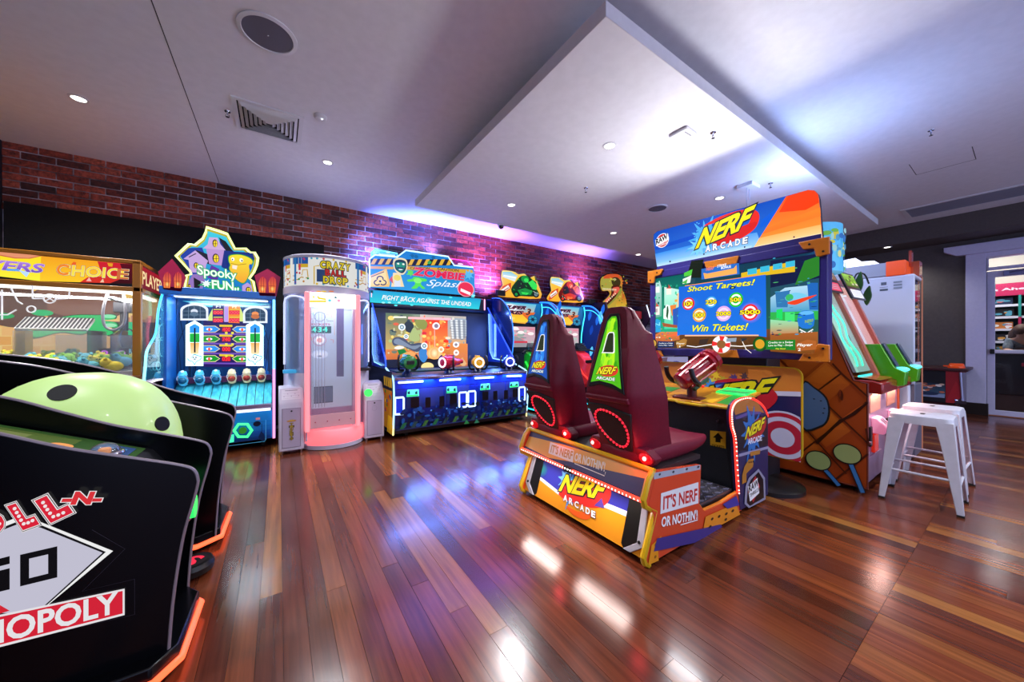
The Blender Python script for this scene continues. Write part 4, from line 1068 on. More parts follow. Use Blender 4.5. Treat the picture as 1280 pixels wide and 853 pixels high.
# clear curved windows with milky rims
for a0, a1 in ((188, 236), (304, 352)):
    sector(DRAD-0.012, a0, a1, 0.86, 1.745, 0.006).build('curved_window', glass_mat('tower_window', '#b0c0e8', 0.45), D)
    rim = [DC2+Vector(((DRAD-0.008)*math.cos(math.radians(a)), (DRAD-0.008)*math.sin(math.radians(a)), z)) for a, z in [(a0, 0.95), (a0, 1.66)]+[(a0+(a1-a0)*k/10, 1.70+0.035*math.sin(math.pi*k/10)) for k in range(1, 10)]+[(a1, 1.66), (a1, 0.95)]]
    MB().tube(rim, 0.010, 8).build('window_rim', M('rim_glow', '#e8e8f4', 0.3, emit='#d8e0ff', strength=0.7), D)
for t0 in (238, 302):
    t = math.radians(t0); p = DC2+Vector(((DRAD-0.02)*math.cos(t), (DRAD-0.02)*math.sin(t), 0))
    MB().box(p.x-0.03, p.x+0.03, p.y-0.03, p.y+0.02, 0.1, 1.76).build('jamb', SHELL, D, bevel=0.006)
# central play column: pink pillars, door glass, backing with display
FYD = 4.42
for x in (0.262, 0.778):
    MB().box(x-0.024, x+0.024, FYD-0.02, FYD+0.05, 0.22, 1.765).build('pink_pillar', M('pillar_pink', '#f08890', 0.35, emit='#ff8890', strength=1.0), D, bevel=0.012)
mb = MB(); Q = []
for z, r in ((0.05, 0.335), (0.075, 0.355), (0.20, 0.355), (0.225, 0.34)):
    Q.append([mb.bm.verts.new(Vector((0.55+r*math.cos(t), 4.72+r*1.0*math.sin(t), z))) for t in [2*math.pi*k/48 for k in range(48)]])
mb.skin(Q)
mb.build('pink_base', M('base_pink', '#f08088', 0.35, emit='#ff7880', strength=0.85), D, smooth=50)
MB().lathe([(0.345, 0.005), (0.35, 0.05)], (0.55, 4.72, 0), 48).build('kick_ring', SHELL, D)
MB().box(0.29, 0.75, FYD+0.005, FYD+0.011, 0.40, 1.60).build('door_glass', glass_mat('tower_door', '#d8e0f0', 0.06), D)
cb = MB().box(0.24, 0.80, FYD+0.32, FYD+0.34, 0.23, 1.76).build('column_back', M('column_back_grey', '#b4bcd0', 0.4), D)
MB().box(0.286, 0.754, FYD-0.002, FYD+0.03, 1.60, 1.765).build('lit_lintel', M('lintel_body', '#f0f0e8', 0.3, emit='#fffbe8', strength=1.3), D)
A = Art((0.52, FYD-0.002, 1.68), (1, 0, 0), (0, 0, 1)); A.crop = (340, 360, 7.7)
A.line([(360, 130), (520, 130), (515, 110), (450, 100), (440, 80)], 0.020, '#e8d840').ell((555, 122), 16, 14, '#70d8e8').ell((612, 94), 12, 10, '#4a8898').ell((642, 124), 16, 14, '#f8a8c8').ell((400, 88), 12, 12, '#f4e890')
for x, c_ in ((390, '#c080c0'), (450, '#f0a030'), (500, '#e0c030'), (570, '#e08040')): A.ell((x, 34), 26, 6, c_)
A.build('lintel_print', LIT, D)
MB().box(0.286, 0.754, FYD-0.004, FYD+0.02, 0.25, 0.40).build('kick_plate', M('kick_blush', '#e0a8b0', 0.35), D, bevel=0.004)
for k in range(4): MB().ball((0.34+k*0.12, FYD-0.005, 0.32), 0.007, 8, 6).build('screw', M('red_dot', '#c03050', 0.3), D)
A = Art((0.52, FYD+0.32, 1.1), (1, 0, 0), (0, 0, 1)); A.crop = (340, 360, 7.7)
A.rectuv(-0.26, 0.26, -0.68, 0.5, ('#b4c0cc', '#a0acb8'))
A.poly([(345, 370), (570, 370), (570, 437), (345, 437)], '#1c4a44'); A.text('434', (382, 428), (535, 424), (382, 378), '#50ffc8', w=0.05, space=1.15)
A.text('TICKETS', (370, 362), (560, 362), (370, 342), '#a03850', w=0.04)
for k, (a, b_, c__) in enumerate((((345, 250), (400, 245), (400, 268)), ((345, 300), (395, 300), (395, 325)), ((520, 255), (575, 255), (575, 290)), ((530, 300), (530, 320), (590, 320)), ((560, 500), (590, 500), (590, 530)), ((600, 260), (600, 450), (605, 455)))): A.line([a, b_, c__], 0.006, ('#40a080', '#c05060', '#c07860', '#60606a', '#c07068', '#c8a080')[k])
for c__, r_, w_, c_ in (((460, 278), 52, 0.008, '#707080'), ((457, 505), 62, 0.005, '#c06070')):
    A.line([(c__[0]+r_*math.cos(t), c__[1]+r_*0.85*math.sin(t)) for t in [2*math.pi*k/28 for k in range(28)]], w_, c_, True)
A.ell((457, 505), 45, 40, '#fff8f0').ell((457, 505), 26, 22, '#e8a090').ell((370, 490), 15, 25, '#d8a840').ell((365, 530), 10, 20, '#b03840')
A.ell((460, 640), 80, 42, '#f8fcff', rim='#c8d4dc').ell((460, 658), 22, 8, '#889098')
A.poly([(620, 195), (690, 195), (690, 853), (620, 853)], '#584a70').poly([(628, 700), (690, 700), (690, 853), (628, 853)], '#4a3a54')
A.rectuv(-0.17, 0.03, -0.62, -0.42, '#404450').rectuv(-0.165, -0.075, -0.61, -0.43, '#5a6470').rectuv(-0.065, 0.025, -0.61, -0.43, '#566070')
A.build('column_print', print_mat('print_column', 0.6, 0.3), cb)
for k in range(6):
    MB().tube([(0.30+k*0.03, FYD+0.2, 0.45), (0.30+k*0.03, FYD+0.2, 1.55)], 0.004, 6).build('guide_wire', glass_mat('wire_clear', haze=0.4), D)
strip_lamp('tower_lamp', D, (0.52, 4.60, 1.74), (0, 0.1, -1), 0.4, 0.2, 3.5, (0.85, 0.92, 1.0))
strip_lamp('tower_lamp', D, (0.52, 4.95, 1.74), (0, -0.2, -1), 0.8, 0.2, 10, (0.7, 0.82, 1.0))
# balls at the top of the side chambers, coloured LED bowls and the pucks
for k in range(5):
    a = math.radians(205+ (k % 3)*8); p = DC2+Vector((0.36*math.cos(a), 0.36*math.sin(a), 1.56-(k//3)*0.07+0.02*(k % 2)))
    MB().ball(p, 0.026, 12, 8).build('ball', M('ball_navy', '#2a3a58', 0.3), D)
MB().box(0.04, 0.22, 4.62, 4.72, 0.86, 0.90).build('blue_tray', M('tray_blue', '#2070a0', 0.3, emit='#38b8f0', strength=0.5), D, bevel=0.01)
MB().box(0.82, 0.95, 4.55, 4.70, 0.86, 0.90).build('black_tray', BLACK, D, bevel=0.01)
MB().cyl((0.90, 4.47, 0.60), (0.90, 4.44, 0.60), 0.045, 20).build('green_button', M('button_green', '#208030', 0.3, emit='#40f060', strength=1.4), D)
def pedestal(x0, x1, yf, label, word):
    p = thing('coin_pedestal', label, 'coin pedestal', ((x0+x1)/2, yf+0.14, 0), 'coin pedestals of the ball drop tower')
    b_ = MB().prism([(yf, 0.035), (yf+0.28, 0.035), (yf+0.28, 0.72), (yf+0.11, 0.705), (yf+0.012, 0.57), (yf, 0.54)], 'x', x0, x1).build('body', M('pedestal_white', '#c4bcce', 0.35, coat=0.2), p, bevel=0.012)
    MB().box(x0+0.03, x1-0.03, yf-0.004, yf+0.01, 0.07, 0.50).build('coin_door', M('door_lilac', '#b4a8c0', 0.35), p, bevel=0.004)
    MB().cyl((x0+(x1-x0)*0.5, yf-0.002, 0.465), (x0+(x1-x0)*0.5, yf-0.010, 0.465), 0.009, 12).build('lock', BLACKM, p)
    A = Art((x0, yf-0.004, 0), (1, 0, 0), (0, 0, 1)); w_ = x1-x0
    for a, b2 in (((0.035, 0.075), (w_-0.035, 0.075)), ((w_-0.035, 0.075), (w_-0.035, 0.495)), ((w_-0.035, 0.495), (0.035, 0.495)), ((0.035, 0.495), (0.035, 0.075))): A.lineuv([a, b2], 0.0025, '#4a4654')
    if word:
        A.elluv((w_*0.5, 0.36), 0.045, 0.010, '#c88a28').elluv((w_*0.5, 0.365), 0.03, 0.008, '#e0b048').rectuv(w_*0.5-0.005, w_*0.5+0.005, 0.15, 0.34, '#b87818')
        for j, ch in enumerate('TICKETS'): A.textuv(ch, w_*0.5-0.016, w_*0.5+0.016, 0.315-j*0.026, 0.337-j*0.026, '#a89020', w=0.06, out=((0.08, '#3a3010'),))
    else: A.lineuv([(w_*0.5+0.028*math.cos(t), 0.40+0.03*math.sin(t)) for t in [2*math.pi*k/24 for k in range(24)]], 0.002, '#9890a4', True)
    A.build('door_print', PRINT, p)
    n_ = Vector((0, -0.135, 0.098)).normalized()
    A = Art((x0, yf+0.012, 0.57), (1, 0, 0), (0, 0.098, 0.135))
    A.rectuv(0.03, w_-0.03, 0.02, 0.145, '#d4ccd8').rectuv(0.06, w_-0.06, 0.128, 0.136, '#7a7484')
    for j in range(3): A.lineuv([(0.04, 0.035+j*0.03), (w_-0.04, 0.04+j*0.03)], 0.002, '#a89cac')
    for j in range(5): A.elluv((0.05+j*(w_-0.1)/4, 0.06+0.03*(j % 2)), 0.006, 0.006, '#b0a0b8')
    A.build('instruction_print', PRINT, p)
    for x in (x0+0.03, x1-0.03):
        for y in (yf+0.03, yf+0.25): MB().cyl((x, y, 0), (x, y, 0.04), 0.014, 10).build('foot', CHROME, p)
pedestal(0.0, 0.235, 4.45, 'white coin pedestal with yellow ticket lettering left of the pink base', True)
pedestal(0.862, 1.098, 4.50, 'white coin pedestal with a blank door right of the pink base', False)
# ---------------------------------------------------------------- four-player splash gun game
Z = thing('splash_gun_game', 'wide blue four gun shooting game with hazard striped header', 'arcade game', (2.2, 5.1, 0))
ZX0, ZX1, ZF, ZB = 1.17, 3.25, 4.40, 5.84
STEELB = grained('gun_game_blue', '#14306c', '#1c4a98', 5, 0.4, 0.05)
MB().box(ZX0+0.02, ZX1-0.02, ZF+0.02, ZB, 0.10, 0.74).build('lower_cabinet', STEELB, Z, bevel=0.006)
MB().box(ZX0+0.02, ZX1-0.02, ZF+0.04, ZB, 0.055, 0.10).build('kick_board', BLACK, Z)
for x in (ZX0, ZX1-0.03):
    MB().prism([(ZF+0.03, 0.05), (ZB, 0.05), (ZB, 0.86), (4.78, 0.86), (4.55, 0.80), (4.44, 0.76), (ZF, 0.68), (ZF-0.01, 0.40)], 'x', x, x+0.03).build('side_panel', M('side_navy', '#0a1430', 0.35), Z, bevel=0.004)
    MB().tube([(x+0.015, p[0]-0.006, p[1]+0.004) for p in smooth_pts([(ZF+0.03, 0.05), (ZF-0.01, 0.40), (ZF, 0.66), (4.44, 0.76), (4.55, 0.80), (4.78, 0.865)], 3)], 0.011, 8).build('edge_light', neon('#b8e4ff', 3.0), Z)
    MB().tube([(x+0.015, ZF+0.023, 0.05), (x+0.015, ZF-0.004, 0.30)], 0.0115, 8).build('edge_light_foot', neon('#fff0b0', 2.5), Z)
# hazard art on the near side
A = Art((ZX0, 4.8, 0.4), (0, -1, 0), (0, 0, 1)); 
A.rectuv(-1.0, 0.39, -0.34, 0.44, '#101830').rectuv(-0.3, 0.38, -0.30, 0.20, '#c08028')
for k in range(6): A.polyuv([(0.0+k*0.07, 0.24), (0.04+k*0.07, 0.24), (0.02+k*0.07, 0.36), (-0.02+k*0.07, 0.36)], '#e0b028')
for k in range(4): A.polyuv([(0.16+k*0.06, -0.34), (0.2+k*0.06, -0.34), (0.26+k*0.06, -0.12), (0.2+k*0.06, -0.12)], '#e0b028')
for k in range(12):
    r_ = random.Random(k); A.elluv((r_.uniform(0, .38), r_.uniform(-.1, .18)), 0.03, 0.025, r_.choice(('#d05020', '#308038', '#e8b038', '#284878')))
A.build('side_print', LITLOW, Z)
# control deck
MB().prism([(ZF-0.0, 0.735), (4.44, 0.765), (5.0, 0.785), (5.62, 0.80), (5.62, 0.74), (ZF+0.0, 0.70)], 'x', ZX0+0.03, ZX1-0.03).build('control_deck', M('deck_navy', '#0c1838', 0.3), Z, bevel=0.004)
MB().box(ZX0+0.03, ZX1-0.03, ZF-0.012, ZF+0.02, 0.735, 0.765).build('deck_rail', M('rail_copper', '#9a8aa8', 0.25, 0.8), Z, bevel=0.005)
MB().box(ZX0+0.2, ZX1-0.2, 4.95, 5.3, 0.785, 0.803).build('splash_grate', grained('grate', '#08201c', '#12483c', 60, 0.5, 0.4), Z, bevel=0.004)
fp = MB().box(ZX0+0.03, ZX1-0.03, ZF, ZF+0.03, 0.12, 0.72).build('front_panel', STEELB, Z)
A = Art((2.2, ZF, 0.4), (1, 0, 0), (0, 0, 1)); A.crop = (480, 470, 6.737)
A.rectuv(-1.0, 1.02, -0.28, 0.33, ('#0a2a90', '#08163c')); A.rectuv(-1.0, 1.02, 0.18, 0.33, ('#0838d0', '#1a2a88'))
for u0, u1 in ((-0.85, -0.36), (-0.34, 0.02), (0.26, 0.62), (0.64, 0.96)): A.rectuv(u0, u1, -0.03, 0.22, ('#343c7c', '#2a3468'))
rz_ = random.Random(4)
for k in range(240):
    A.elluv((rz_.uniform(-.98, 1.0), rz_.uniform(-.26, -.03)), rz_.uniform(.008, .04), rz_.uniform(.006, .03), rz_.choice(('#0a1a40', '#14306a', '#1a4890', '#0e2458', '#1e5aa8', '#0c2030')), 9)
for k in range(14):
    u = -0.97+k*0.14; A.polyuv([(u, -0.27), (u+0.05, -0.27), (u+0.10, -0.19), (u+0.05, -0.19)], ('#1c6a40', '#28484a', '#3a6a30')[k % 3])
for u in (-0.35, 0.25, 0.63): A.lineuv([(u, -0.27), (u, 0.24)], 0.006, '#0a1028')
A.rectuv(-1.0, 1.02, 0.225, 0.231, '#0a1028'); A.rectuv(-1.0, 1.02, -0.275, -0.262, '#1a2c60')
for q in ((208, 180, 278, 262), (330, 178, 373, 262), (447, 167, 488, 252), (534, 150, 592, 230), (805, 130, 855, 200), (895, 124, 930, 200), (985, 118, 1018, 192), (1058, 108, 1100, 176)):
    A.poly([(q[0], q[1]), (q[2], q[1]-4), (q[2], q[3]-4), (q[0], q[3])], '#05070f')
for x, y in ((238, 298), (378, 282), (508, 268), (592, 262), (876, 228), (940, 200), (980, 215), (1078, 206)): A.ell((x, y), 7, 7, '#5a98e0')
A.poly([(650, 398), (672, 360), (695, 392)], '#2a8a48').poly([(735, 392), (755, 352), (780, 385)], '#2a7a58')
A.build('front_print', PRINT, fp)
for q in ((188, 178, 292, 118), (522, 148, 612, 92), (808, 122, 890, 68), (1056, 100, 1130, 55)):
    P = A.Wp([(q[0], q[1]), (q[2], q[1]-8), (q[2]-4, q[3]-4), (q[0]+6, q[3])], 0.001)
    MB().slab(P, (0, -0.02, 0)).build('ticket_gate', M('gate_mint', '#50b8a0', 0.3, emit='#60f0d0', strength=0.75), fp, bevel=0.004)
    B = Art((2.2, ZF-0.021, 0.4), (1, 0, 0), (0, 0, 1)); B.crop = A.crop; d_ = q[2]-q[0]
    for f in (0.2, 0.8): B.poly([(q[0]+d_*f-10, q[3]+20), (q[0]+d_*f+8, q[3]+8), (q[0]+d_*f+10, q[3]+36), (q[0]+d_*f-8, q[3]+36)], '#0c3a48')
    B.poly([(q[0]+4, q[1]-14), (q[2]-4, q[1]-20), (q[2]-4, q[1]-10), (q[0]+4, q[1]-3)], '#30f078')
    B.build('gate_print', LIT, fp)
for q in ((92, 185, 165, 325), (632, 142, 695, 265), (708, 132, 768, 258), (1135, 98, 1184, 210)):
    P = A.Wp([(q[0]+4, q[1]), (q[2]-4, q[1]-4), (q[2], q[1]+4), (q[2], q[3]-10), (q[2]-5, q[3]-4), (q[0]+4, q[3]), (q[0], q[3]-6), (q[0], q[1]+6)], 0.006)
    MB().tube(P, 0.0125, 8, True).build('door_light', neon('#c8e0ff', 3.5), fp)
    MB().slab([p+Vector((0, 0.004, 0)) for p in P], (0, -0.004, 0)).build('blue_door', M('door_royal', '#1028b0', 0.3, emit='#1838e0', strength=0.35), fp)
for a, b_ in (((118, 57), (325, 46)), ((465, 38), (640, 28)), ((762, 20), (918, 12)), ((1030, 3), (1150, 0))):
    P = A.Wp([a, b_], 0.018); MB().tube(P, 0.013, 8).build('lamp_bar', neon('#d8f0ff', 4.5), fp)
for k in range(4): strip_lamp('deck_lamp', Z, (ZX0+0.35+k*0.48, ZF-0.03, 0.725), (0, -0.15, -1), 0.36, 0.10, 9, (0.12, 0.28, 1.0))
for x in (ZX0+0.2, ZX1-0.25): MB().cyl((x-0.02, ZF+0.12, 0.032), (x+0.02, ZF+0.12, 0.032), 0.032, 16).build('castor', RUBBER, Z)
# rear housing and screen
MB().box(ZX0+0.03, ZX1-0.03, 5.66, ZB, 0.74, 2.0).build('rear_housing', M('housing_blue', '#0c1c50', 0.4), Z)
A = Art((2.2, 5.655, 1.3), (1, 0, 0), (0, 0, 1)); A.crop = (440, 390, 7.758)
MB().box(ZX0+0.05, ZX1-0.05, 5.60, 5.66, 0.80, 1.74).build('bezel', M('bezel_black', '#060812', 0.5), Z, bevel=0.01)
A = Art((2.2, 5.60, 1.3), (1, 0, 0), (0, 0, 1)); A.crop = (440, 390, 7.758)
c11 = (540, 390, 7.754)
x0z, x1z = A.uv((325, 0))[0], None
A.crop = c11; x1z = A.uv((330, 0))[0]; A.crop = (440, 390, 7.758)
A.rectuv(x0z, x1z, -0.36, 0.37, ('#b8b0a8', '#e0a050'))
A.rectuv(x0z, x0z+0.55, -0.36, 0.37, ('#58705a', '#d8b060')); A.rectuv(x1z-0.8, x1z-0.3, -0.2, 0.3, ('#e04030', '#f09048')); A.rectuv(x1z-0.35, x1z, -0.05, 0.33, ('#98a8b8', '#c8a890')); A.rectuv(x0z, x1z, -0.36, -0.2, ('#d88040', '#c06838'))
rz_ = random.Random(31)
for k in range(150):
    u = rz_.uniform(x0z+.03, x1z-.03); v_ = rz_.uniform(-.33, .33)
    if u < x0z+0.55: c_ = rz_.choice(('#a8b878', '#384850', '#687868', '#c8c8a0', '#d86040', '#f0d070'))
    elif u < x1z-0.35: c_ = rz_.choice(('#e83828', '#f06838', '#f8a850', '#f8d878', '#d83040'))
    else: c_ = rz_.choice(('#8898a8', '#b0b8c0', '#d8d0c8', '#e09060', '#687888'))
    A.elluv((u, v_), rz_.uniform(.01, .05), rz_.uniform(.01, .04), c_, 10)
A.poly(smooth_pts([(400, 330), (380, 280), (420, 245), (500, 260), (560, 310), (640, 300), (700, 320), (690, 350), (620, 390), (520, 350), (460, 320)], 3, True), '#485068')
A.poly(smooth_pts([(410, 310), (400, 275), (440, 260), (500, 290), (570, 330), (660, 320), (600, 365), (520, 340)], 3, True), '#7a88a0')
A.poly(smooth_pts([(500, 120), (540, 90), (590, 130), (570, 200), (520, 190)], 3, True), '#2a3440').poly(smooth_pts([(600, 100), (660, 60), (720, 110), (700, 170), (640, 160)], 3, True), '#8a9048').poly(smooth_pts([(560, 200), (600, 150), (650, 260), (600, 290), (540, 260)], 3, True), '#a8b878')
A.poly(smooth_pts([(400, 350), (450, 330), (500, 345), (440, 365)], 3, True), '#f0e8e0').poly([(430, 370), (500, 360), (520, 390), (450, 420)], '#1c7a38').poly(smooth_pts([(640, 380), (700, 350), (725, 430), (690, 490), (650, 460)], 3, True), '#3a80c8').poly([(500, 400), (560, 380), (610, 400), (580, 450), (510, 440)], '#e8a060')
A.poly([(390, 62), (520, 62), (516, 46), (394, 46)], '#e8e8d8'); A.poly([(535, 50), (931, 62), (931, 84), (535, 72)], '#f8b0b8')
for c_, r_ in (((475, 150), 34), ((515, 240), 24), ((690, 330), 32), ((800, 140), 32), ((852, 362), 26)):
    A.ell(c_, r_, r_, '#e8f0f8').ell(c_, r_*0.62, r_*0.62, '#7090a0').ell(c_, r_*0.25, r_*0.25, '#f0f4f8')
A.line([(788, 175), (792, 350)], 0.014, '#ffb0a8').line([(740, 290), (745, 440)], 0.008, '#ffd8a0').line([(340, 380), (430, 375)], 0.01, '#c07848')
A.ell((790, 400), 75, 60, '#fff4c8', rim='#f8a858').ell((720, 530), 60, 40, '#f0d890')
A.crop = c11
A.rectuv(x1z-0.25, x1z-0.02, 0.02, 0.3, '#a8b4c0')
for k in range(6): A.poly([(165+k*24, 80), (185+k*24, 80), (200+k*22, 260), (180+k*22, 262)], ('#d8dce0', '#8890a0')[k % 2])
for k in range(8): A.line([(165, 95+k*24), (320, 100+k*24)], 0.005, '#606878')
A.poly([(160, 300), (330, 310), (330, 540), (160, 540)], ('#e08848', '#c87040')).poly([(0, 60), (170, 66), (170, 80), (0, 78)], '#f8b8c8')
A.ell((28, 138), 34, 34, '#f0f0f4').ell((28, 138), 20, 20, '#8a7890').ell((75, 365), 28, 28, '#fff0d8').ell((75, 365), 14, 14, '#e0a070').ell((218, 318), 30, 28, '#f4f4f8').ell((218, 318), 14, 14, '#888090').ell((220, 395), 26, 28, '#fff4f0').ell((220, 395), 12, 12, '#b09088')
A.ell((140, 255), 26, 12, '#f8e0c8').ell((10, 400), 40, 50, '#fff0c0', rim='#f0a060').poly([(240, 480), (280, 440), (320, 500), (290, 540)], '#d8a878')
A.crop = (440, 390, 7.758)
A.build('screen', SCREEN, Z)
strip_lamp('header_under_lamp', Z, (2.2, 5.45, 1.76), (0, -0.5, -1), 1.7, 0.08, 26, (0.12, 0.25, 1.0))
for x in (ZX0+0.06, ZX1-0.06): strip_lamp('wing_lamp', Z, (x, 5.2, 1.25), (1 if x < 2 else -1, 0.2, 0), 0.5, 0.6, 14, (0.12, 0.25, 1.0))
# acrylic wings running from header to deck
for x in (ZX0+0.01, ZX1-0.02):
    pr = [(5.64, 1.84), (5.60, 1.80), (4.90, 1.10), (4.80, 0.95), (4.80, 0.86), (5.62, 0.86), (5.66, 1.84)]
    MB().prism(pr, 'x', x, x+0.012).build('acrylic_wing', glass_mat('wing_blue', '#3a70ff', 0.5), Z)
    MB().tube([(x+0.006, p[0], p[1]) for p in smooth_pts([(5.62, 1.84), (5.58, 1.79), (4.92, 1.10), (4.80, 0.97), (4.79, 0.865)], 3)], 0.010, 8).build('wing_light', neon('#4070ff', 3.0), Z)
    MB().tube([(x+0.006, 5.60, 1.74), (x+0.006, 5.56, 1.05), (x+0.006, 5.45, 0.92), (x+0.006, 5.0, 0.89)], 0.008, 8).build('inner_light', neon('#b0e8ff', 3.0), Z)
# header strip and hazard marquee
MB().prism([(5.84, 1.74), (5.62, 1.74), (5.58, 1.78), (5.60, 1.99), (5.66, 2.02), (5.84, 2.02)], 'x', ZX0-0.02, ZX1-0.11).build('header', M('header_dark', '#0a1020', 0.3), Z, bevel=0.005)
A = Art((2.2, 5.585, 1.88), (1, 0, 0), (0, 0.02, 0.21)); A.crop = (450, 300, 8)
A.poly([(98, 500), (1210, 590), (1190, 695), (98, 625)], ('#18a0d0', '#30d0e0'))
for k in range(30):
    r_ = random.Random(k+3); A.ell((r_.uniform(120, 1170), r_.uniform(555, 660)), 18, 9, r_.choice(('#58e8f0', '#28b8d8', '#a0f4f8')), n=10)
A.text('FIGHT BACK AGAINST THE UNDEAD', (215, 600), (1105, 668), (222, 552), '#f8ffff', w=0.03, shear=0.15, out=((0.04, '#1880a8'),))
A.poly([(100, 505), (130, 508), (130, 535), (100, 532)], '#104858')
A.build('header_print', LIT, Z)
MB().box(ZX0, ZX0+0.01, 5.585, 5.60, 1.80, 2.0).box(ZX1-0.125, ZX1-0.11, 5.565, 5.585, 1.80, 2.0).build('header_end_light', neon('#ffc0e0', 3.0), Z)
A = Art((2.2, 5.70, 2.3), (1, 0, 0), (0, 0, 1)); A.crop = (450, 300, 8)
mq = [(95, 475), (95, 192), (150, 150), (370, 172), (460, 105), (880, 168), (940, 255), (1130, 275), (1148, 340), (1148, 562)]
MB().slab(A.Wp(mq), (0, 0.05, 0)).build('marquee', M('marquee_body', '#0c1430', 0.35), Z)
A.poly(mq, ('#1478c8', '#2a98d8'))
A.poly([(95, 192), (330, 190), (330, 250), (95, 250)], '#141418').poly([(460, 195), (905, 195), (935, 255), (470, 262)], '#141418')
for k in range(4): x = 105+k*72; A.poly([(x, 245), (x+38, 245), (x+70, 190), (x+32, 188)], '#e0b020')
for k in range(6): x = 480+k*76; A.poly([(x, 255), (x+36, 253), (x+66, 195), (x+30, 195)], '#e0b020')
A.poly([(95, 262), (335, 270), (335, 296), (95, 290)], '#d8a018').poly([(470, 262), (1120, 300), (1140, 340), (470, 300)], '#d8a018')
A.text('CAUTION', (500, 298), (695, 300), (500, 270), '#1a1408', w=0.03); A.text('CAUTION', (775, 302), (985, 320), (775, 275), '#1a1408', w=0.03)
A.poly([(95, 360), (265, 290), (300, 440), (290, 470), (95, 470)], '#f0c048').poly([(95, 375), (255, 310), (280, 440), (95, 465)], '#f8d870')
for k in range(3):
    t = 2.1*k+0.5; c_ = (200+34*math.cos(t), 415+26*math.sin(t)); A.line([(c_[0]+30*math.cos(a), c_[1]+24*math.sin(a)) for a in [t-2+4*q/8 for q in range(9)]], 0.018, '#181410')
A.ell((200, 415), 12, 10, '#181410').line([(110, 372), (240, 320)], 0.012, '#6a4818')
A.poly([(310, 470), (330, 330), (400, 330), (440, 470)], '#f0d8a0').poly([(340, 470), (345, 400), (400, 400), (405, 470)], '#d8e0e8').poly([(290, 400), (320, 360), (330, 440)], '#d05040').ell((370, 380), 35, 30, '#e8d040')
A.poly(smooth_pts([(335, 200), (400, 180), (465, 205), (470, 290), (430, 350), (370, 330), (335, 280)], 3, True), '#e8d8a8').poly(smooth_pts([(348, 215), (400, 198), (455, 220), (458, 290), (425, 335), (375, 315), (348, 280)], 3, True), '#0c3428')
A.poly(smooth_pts([(355, 235), (400, 225), (450, 240), (440, 290), (410, 320), (370, 295)], 3, True), '#1c8a60').ell((380, 240), 12, 9, '#f0f4e0').ell((432, 245), 12, 9, '#f0f4e0').poly([(365, 275), (440, 280), (420, 310), (380, 300)], '#0a1410').poly([(380, 290), (430, 294), (415, 305), (390, 302)], '#d8e8e0')
A.splat((505, 330), 34, '#60d840', 4, 6); 
A.poly(smooth_pts([(470, 400), (520, 390), (540, 370), (600, 380), (660, 395), (660, 415), (615, 420), (610, 450), (650, 485), (620, 490), (590, 465), (560, 490), (510, 485), (545, 450), (540, 420), (480, 420)], 3, True), '#58e048').ell((575, 410), 40, 25, '#88f070')
A.splat((1085, 350), 42, '#58b8e8', 8, 7).splat((1040, 420), 40, '#3aa0e0', 3, 7)
A.text('ZOMBIE', (525, 355), (1035, 412), (540, 275), '#e02048', w=0.06, out=((0.06, '#40081c'), (0.035, '#f8a8c0')))
A.text('Splash', (650, 480), (1010, 500), (680, 395), '#e8f4ff', w=0.01, shear=0.3, out=((0.05, '#2080d0'),))
A.ell((1055, 495), 82, 75, '#f8a8b8').ell((1055, 495), 74, 68, '#e83050').poly([(1005, 485), (1105, 530), (1095, 555), (1000, 515)], '#f8f0f4')
for x, y in ((520, 160), (730, 180), (560, 170)): A.splat((x, y), 22, '#106098', x, 7)
A.poly([(670, 225), (690, 205), (715, 225), (700, 245), (675, 245)], '#30a048')
A.build('marquee_print', LIT, Z)
MB().tube([p+Vector((0, -0.004, 0)) for p in A.Wp(mq[:8])], 0.012, 8).build('marquee_light', neon('#c0ecff', 3.5), Z)
for pts, c_, h in (([(115, 180), (118, 120), (155, 88), (380, 132), (375, 172)], '#80d8ff', 0.03), ([(880, 180), (1075, 208), (1128, 255), (1135, 335)], '#ff58c8', 0.03)):
    W_ = [p+Vector((0, h, 0)) for p in A.Wp(pts)]
    MB().tube(W_, 0.009, 8).build('outline_light', neon(c_, 3.5), Z)
    MB().slab(W_+[p+Vector((0, h, 0)) for p in A.Wp([(940, 300)] if pts[0][0] > 500 else [(300, 250)])], (0, 0.01, 0)).build('acrylic_crest', glass_mat('crest_'+c_[1:], c_, 0.35), Z)
B = Art((2.2, 5.725, 2.3), (1, 0, 0), (0, 0, 1)); B.crop = A.crop
B.poly([(185, 150), (350, 165), (352, 150), (190, 136)], '#c0ecff'); B.ell((280, 122), 22, 12, '#c8f0ff'); B.ell((1005, 242), 28, 9, '#ffd0f0'); B.poly([(930, 255), (1080, 262), (1080, 275), (940, 272)], '#ffb0e0')
B.build('crest_print', LIT2, Z)
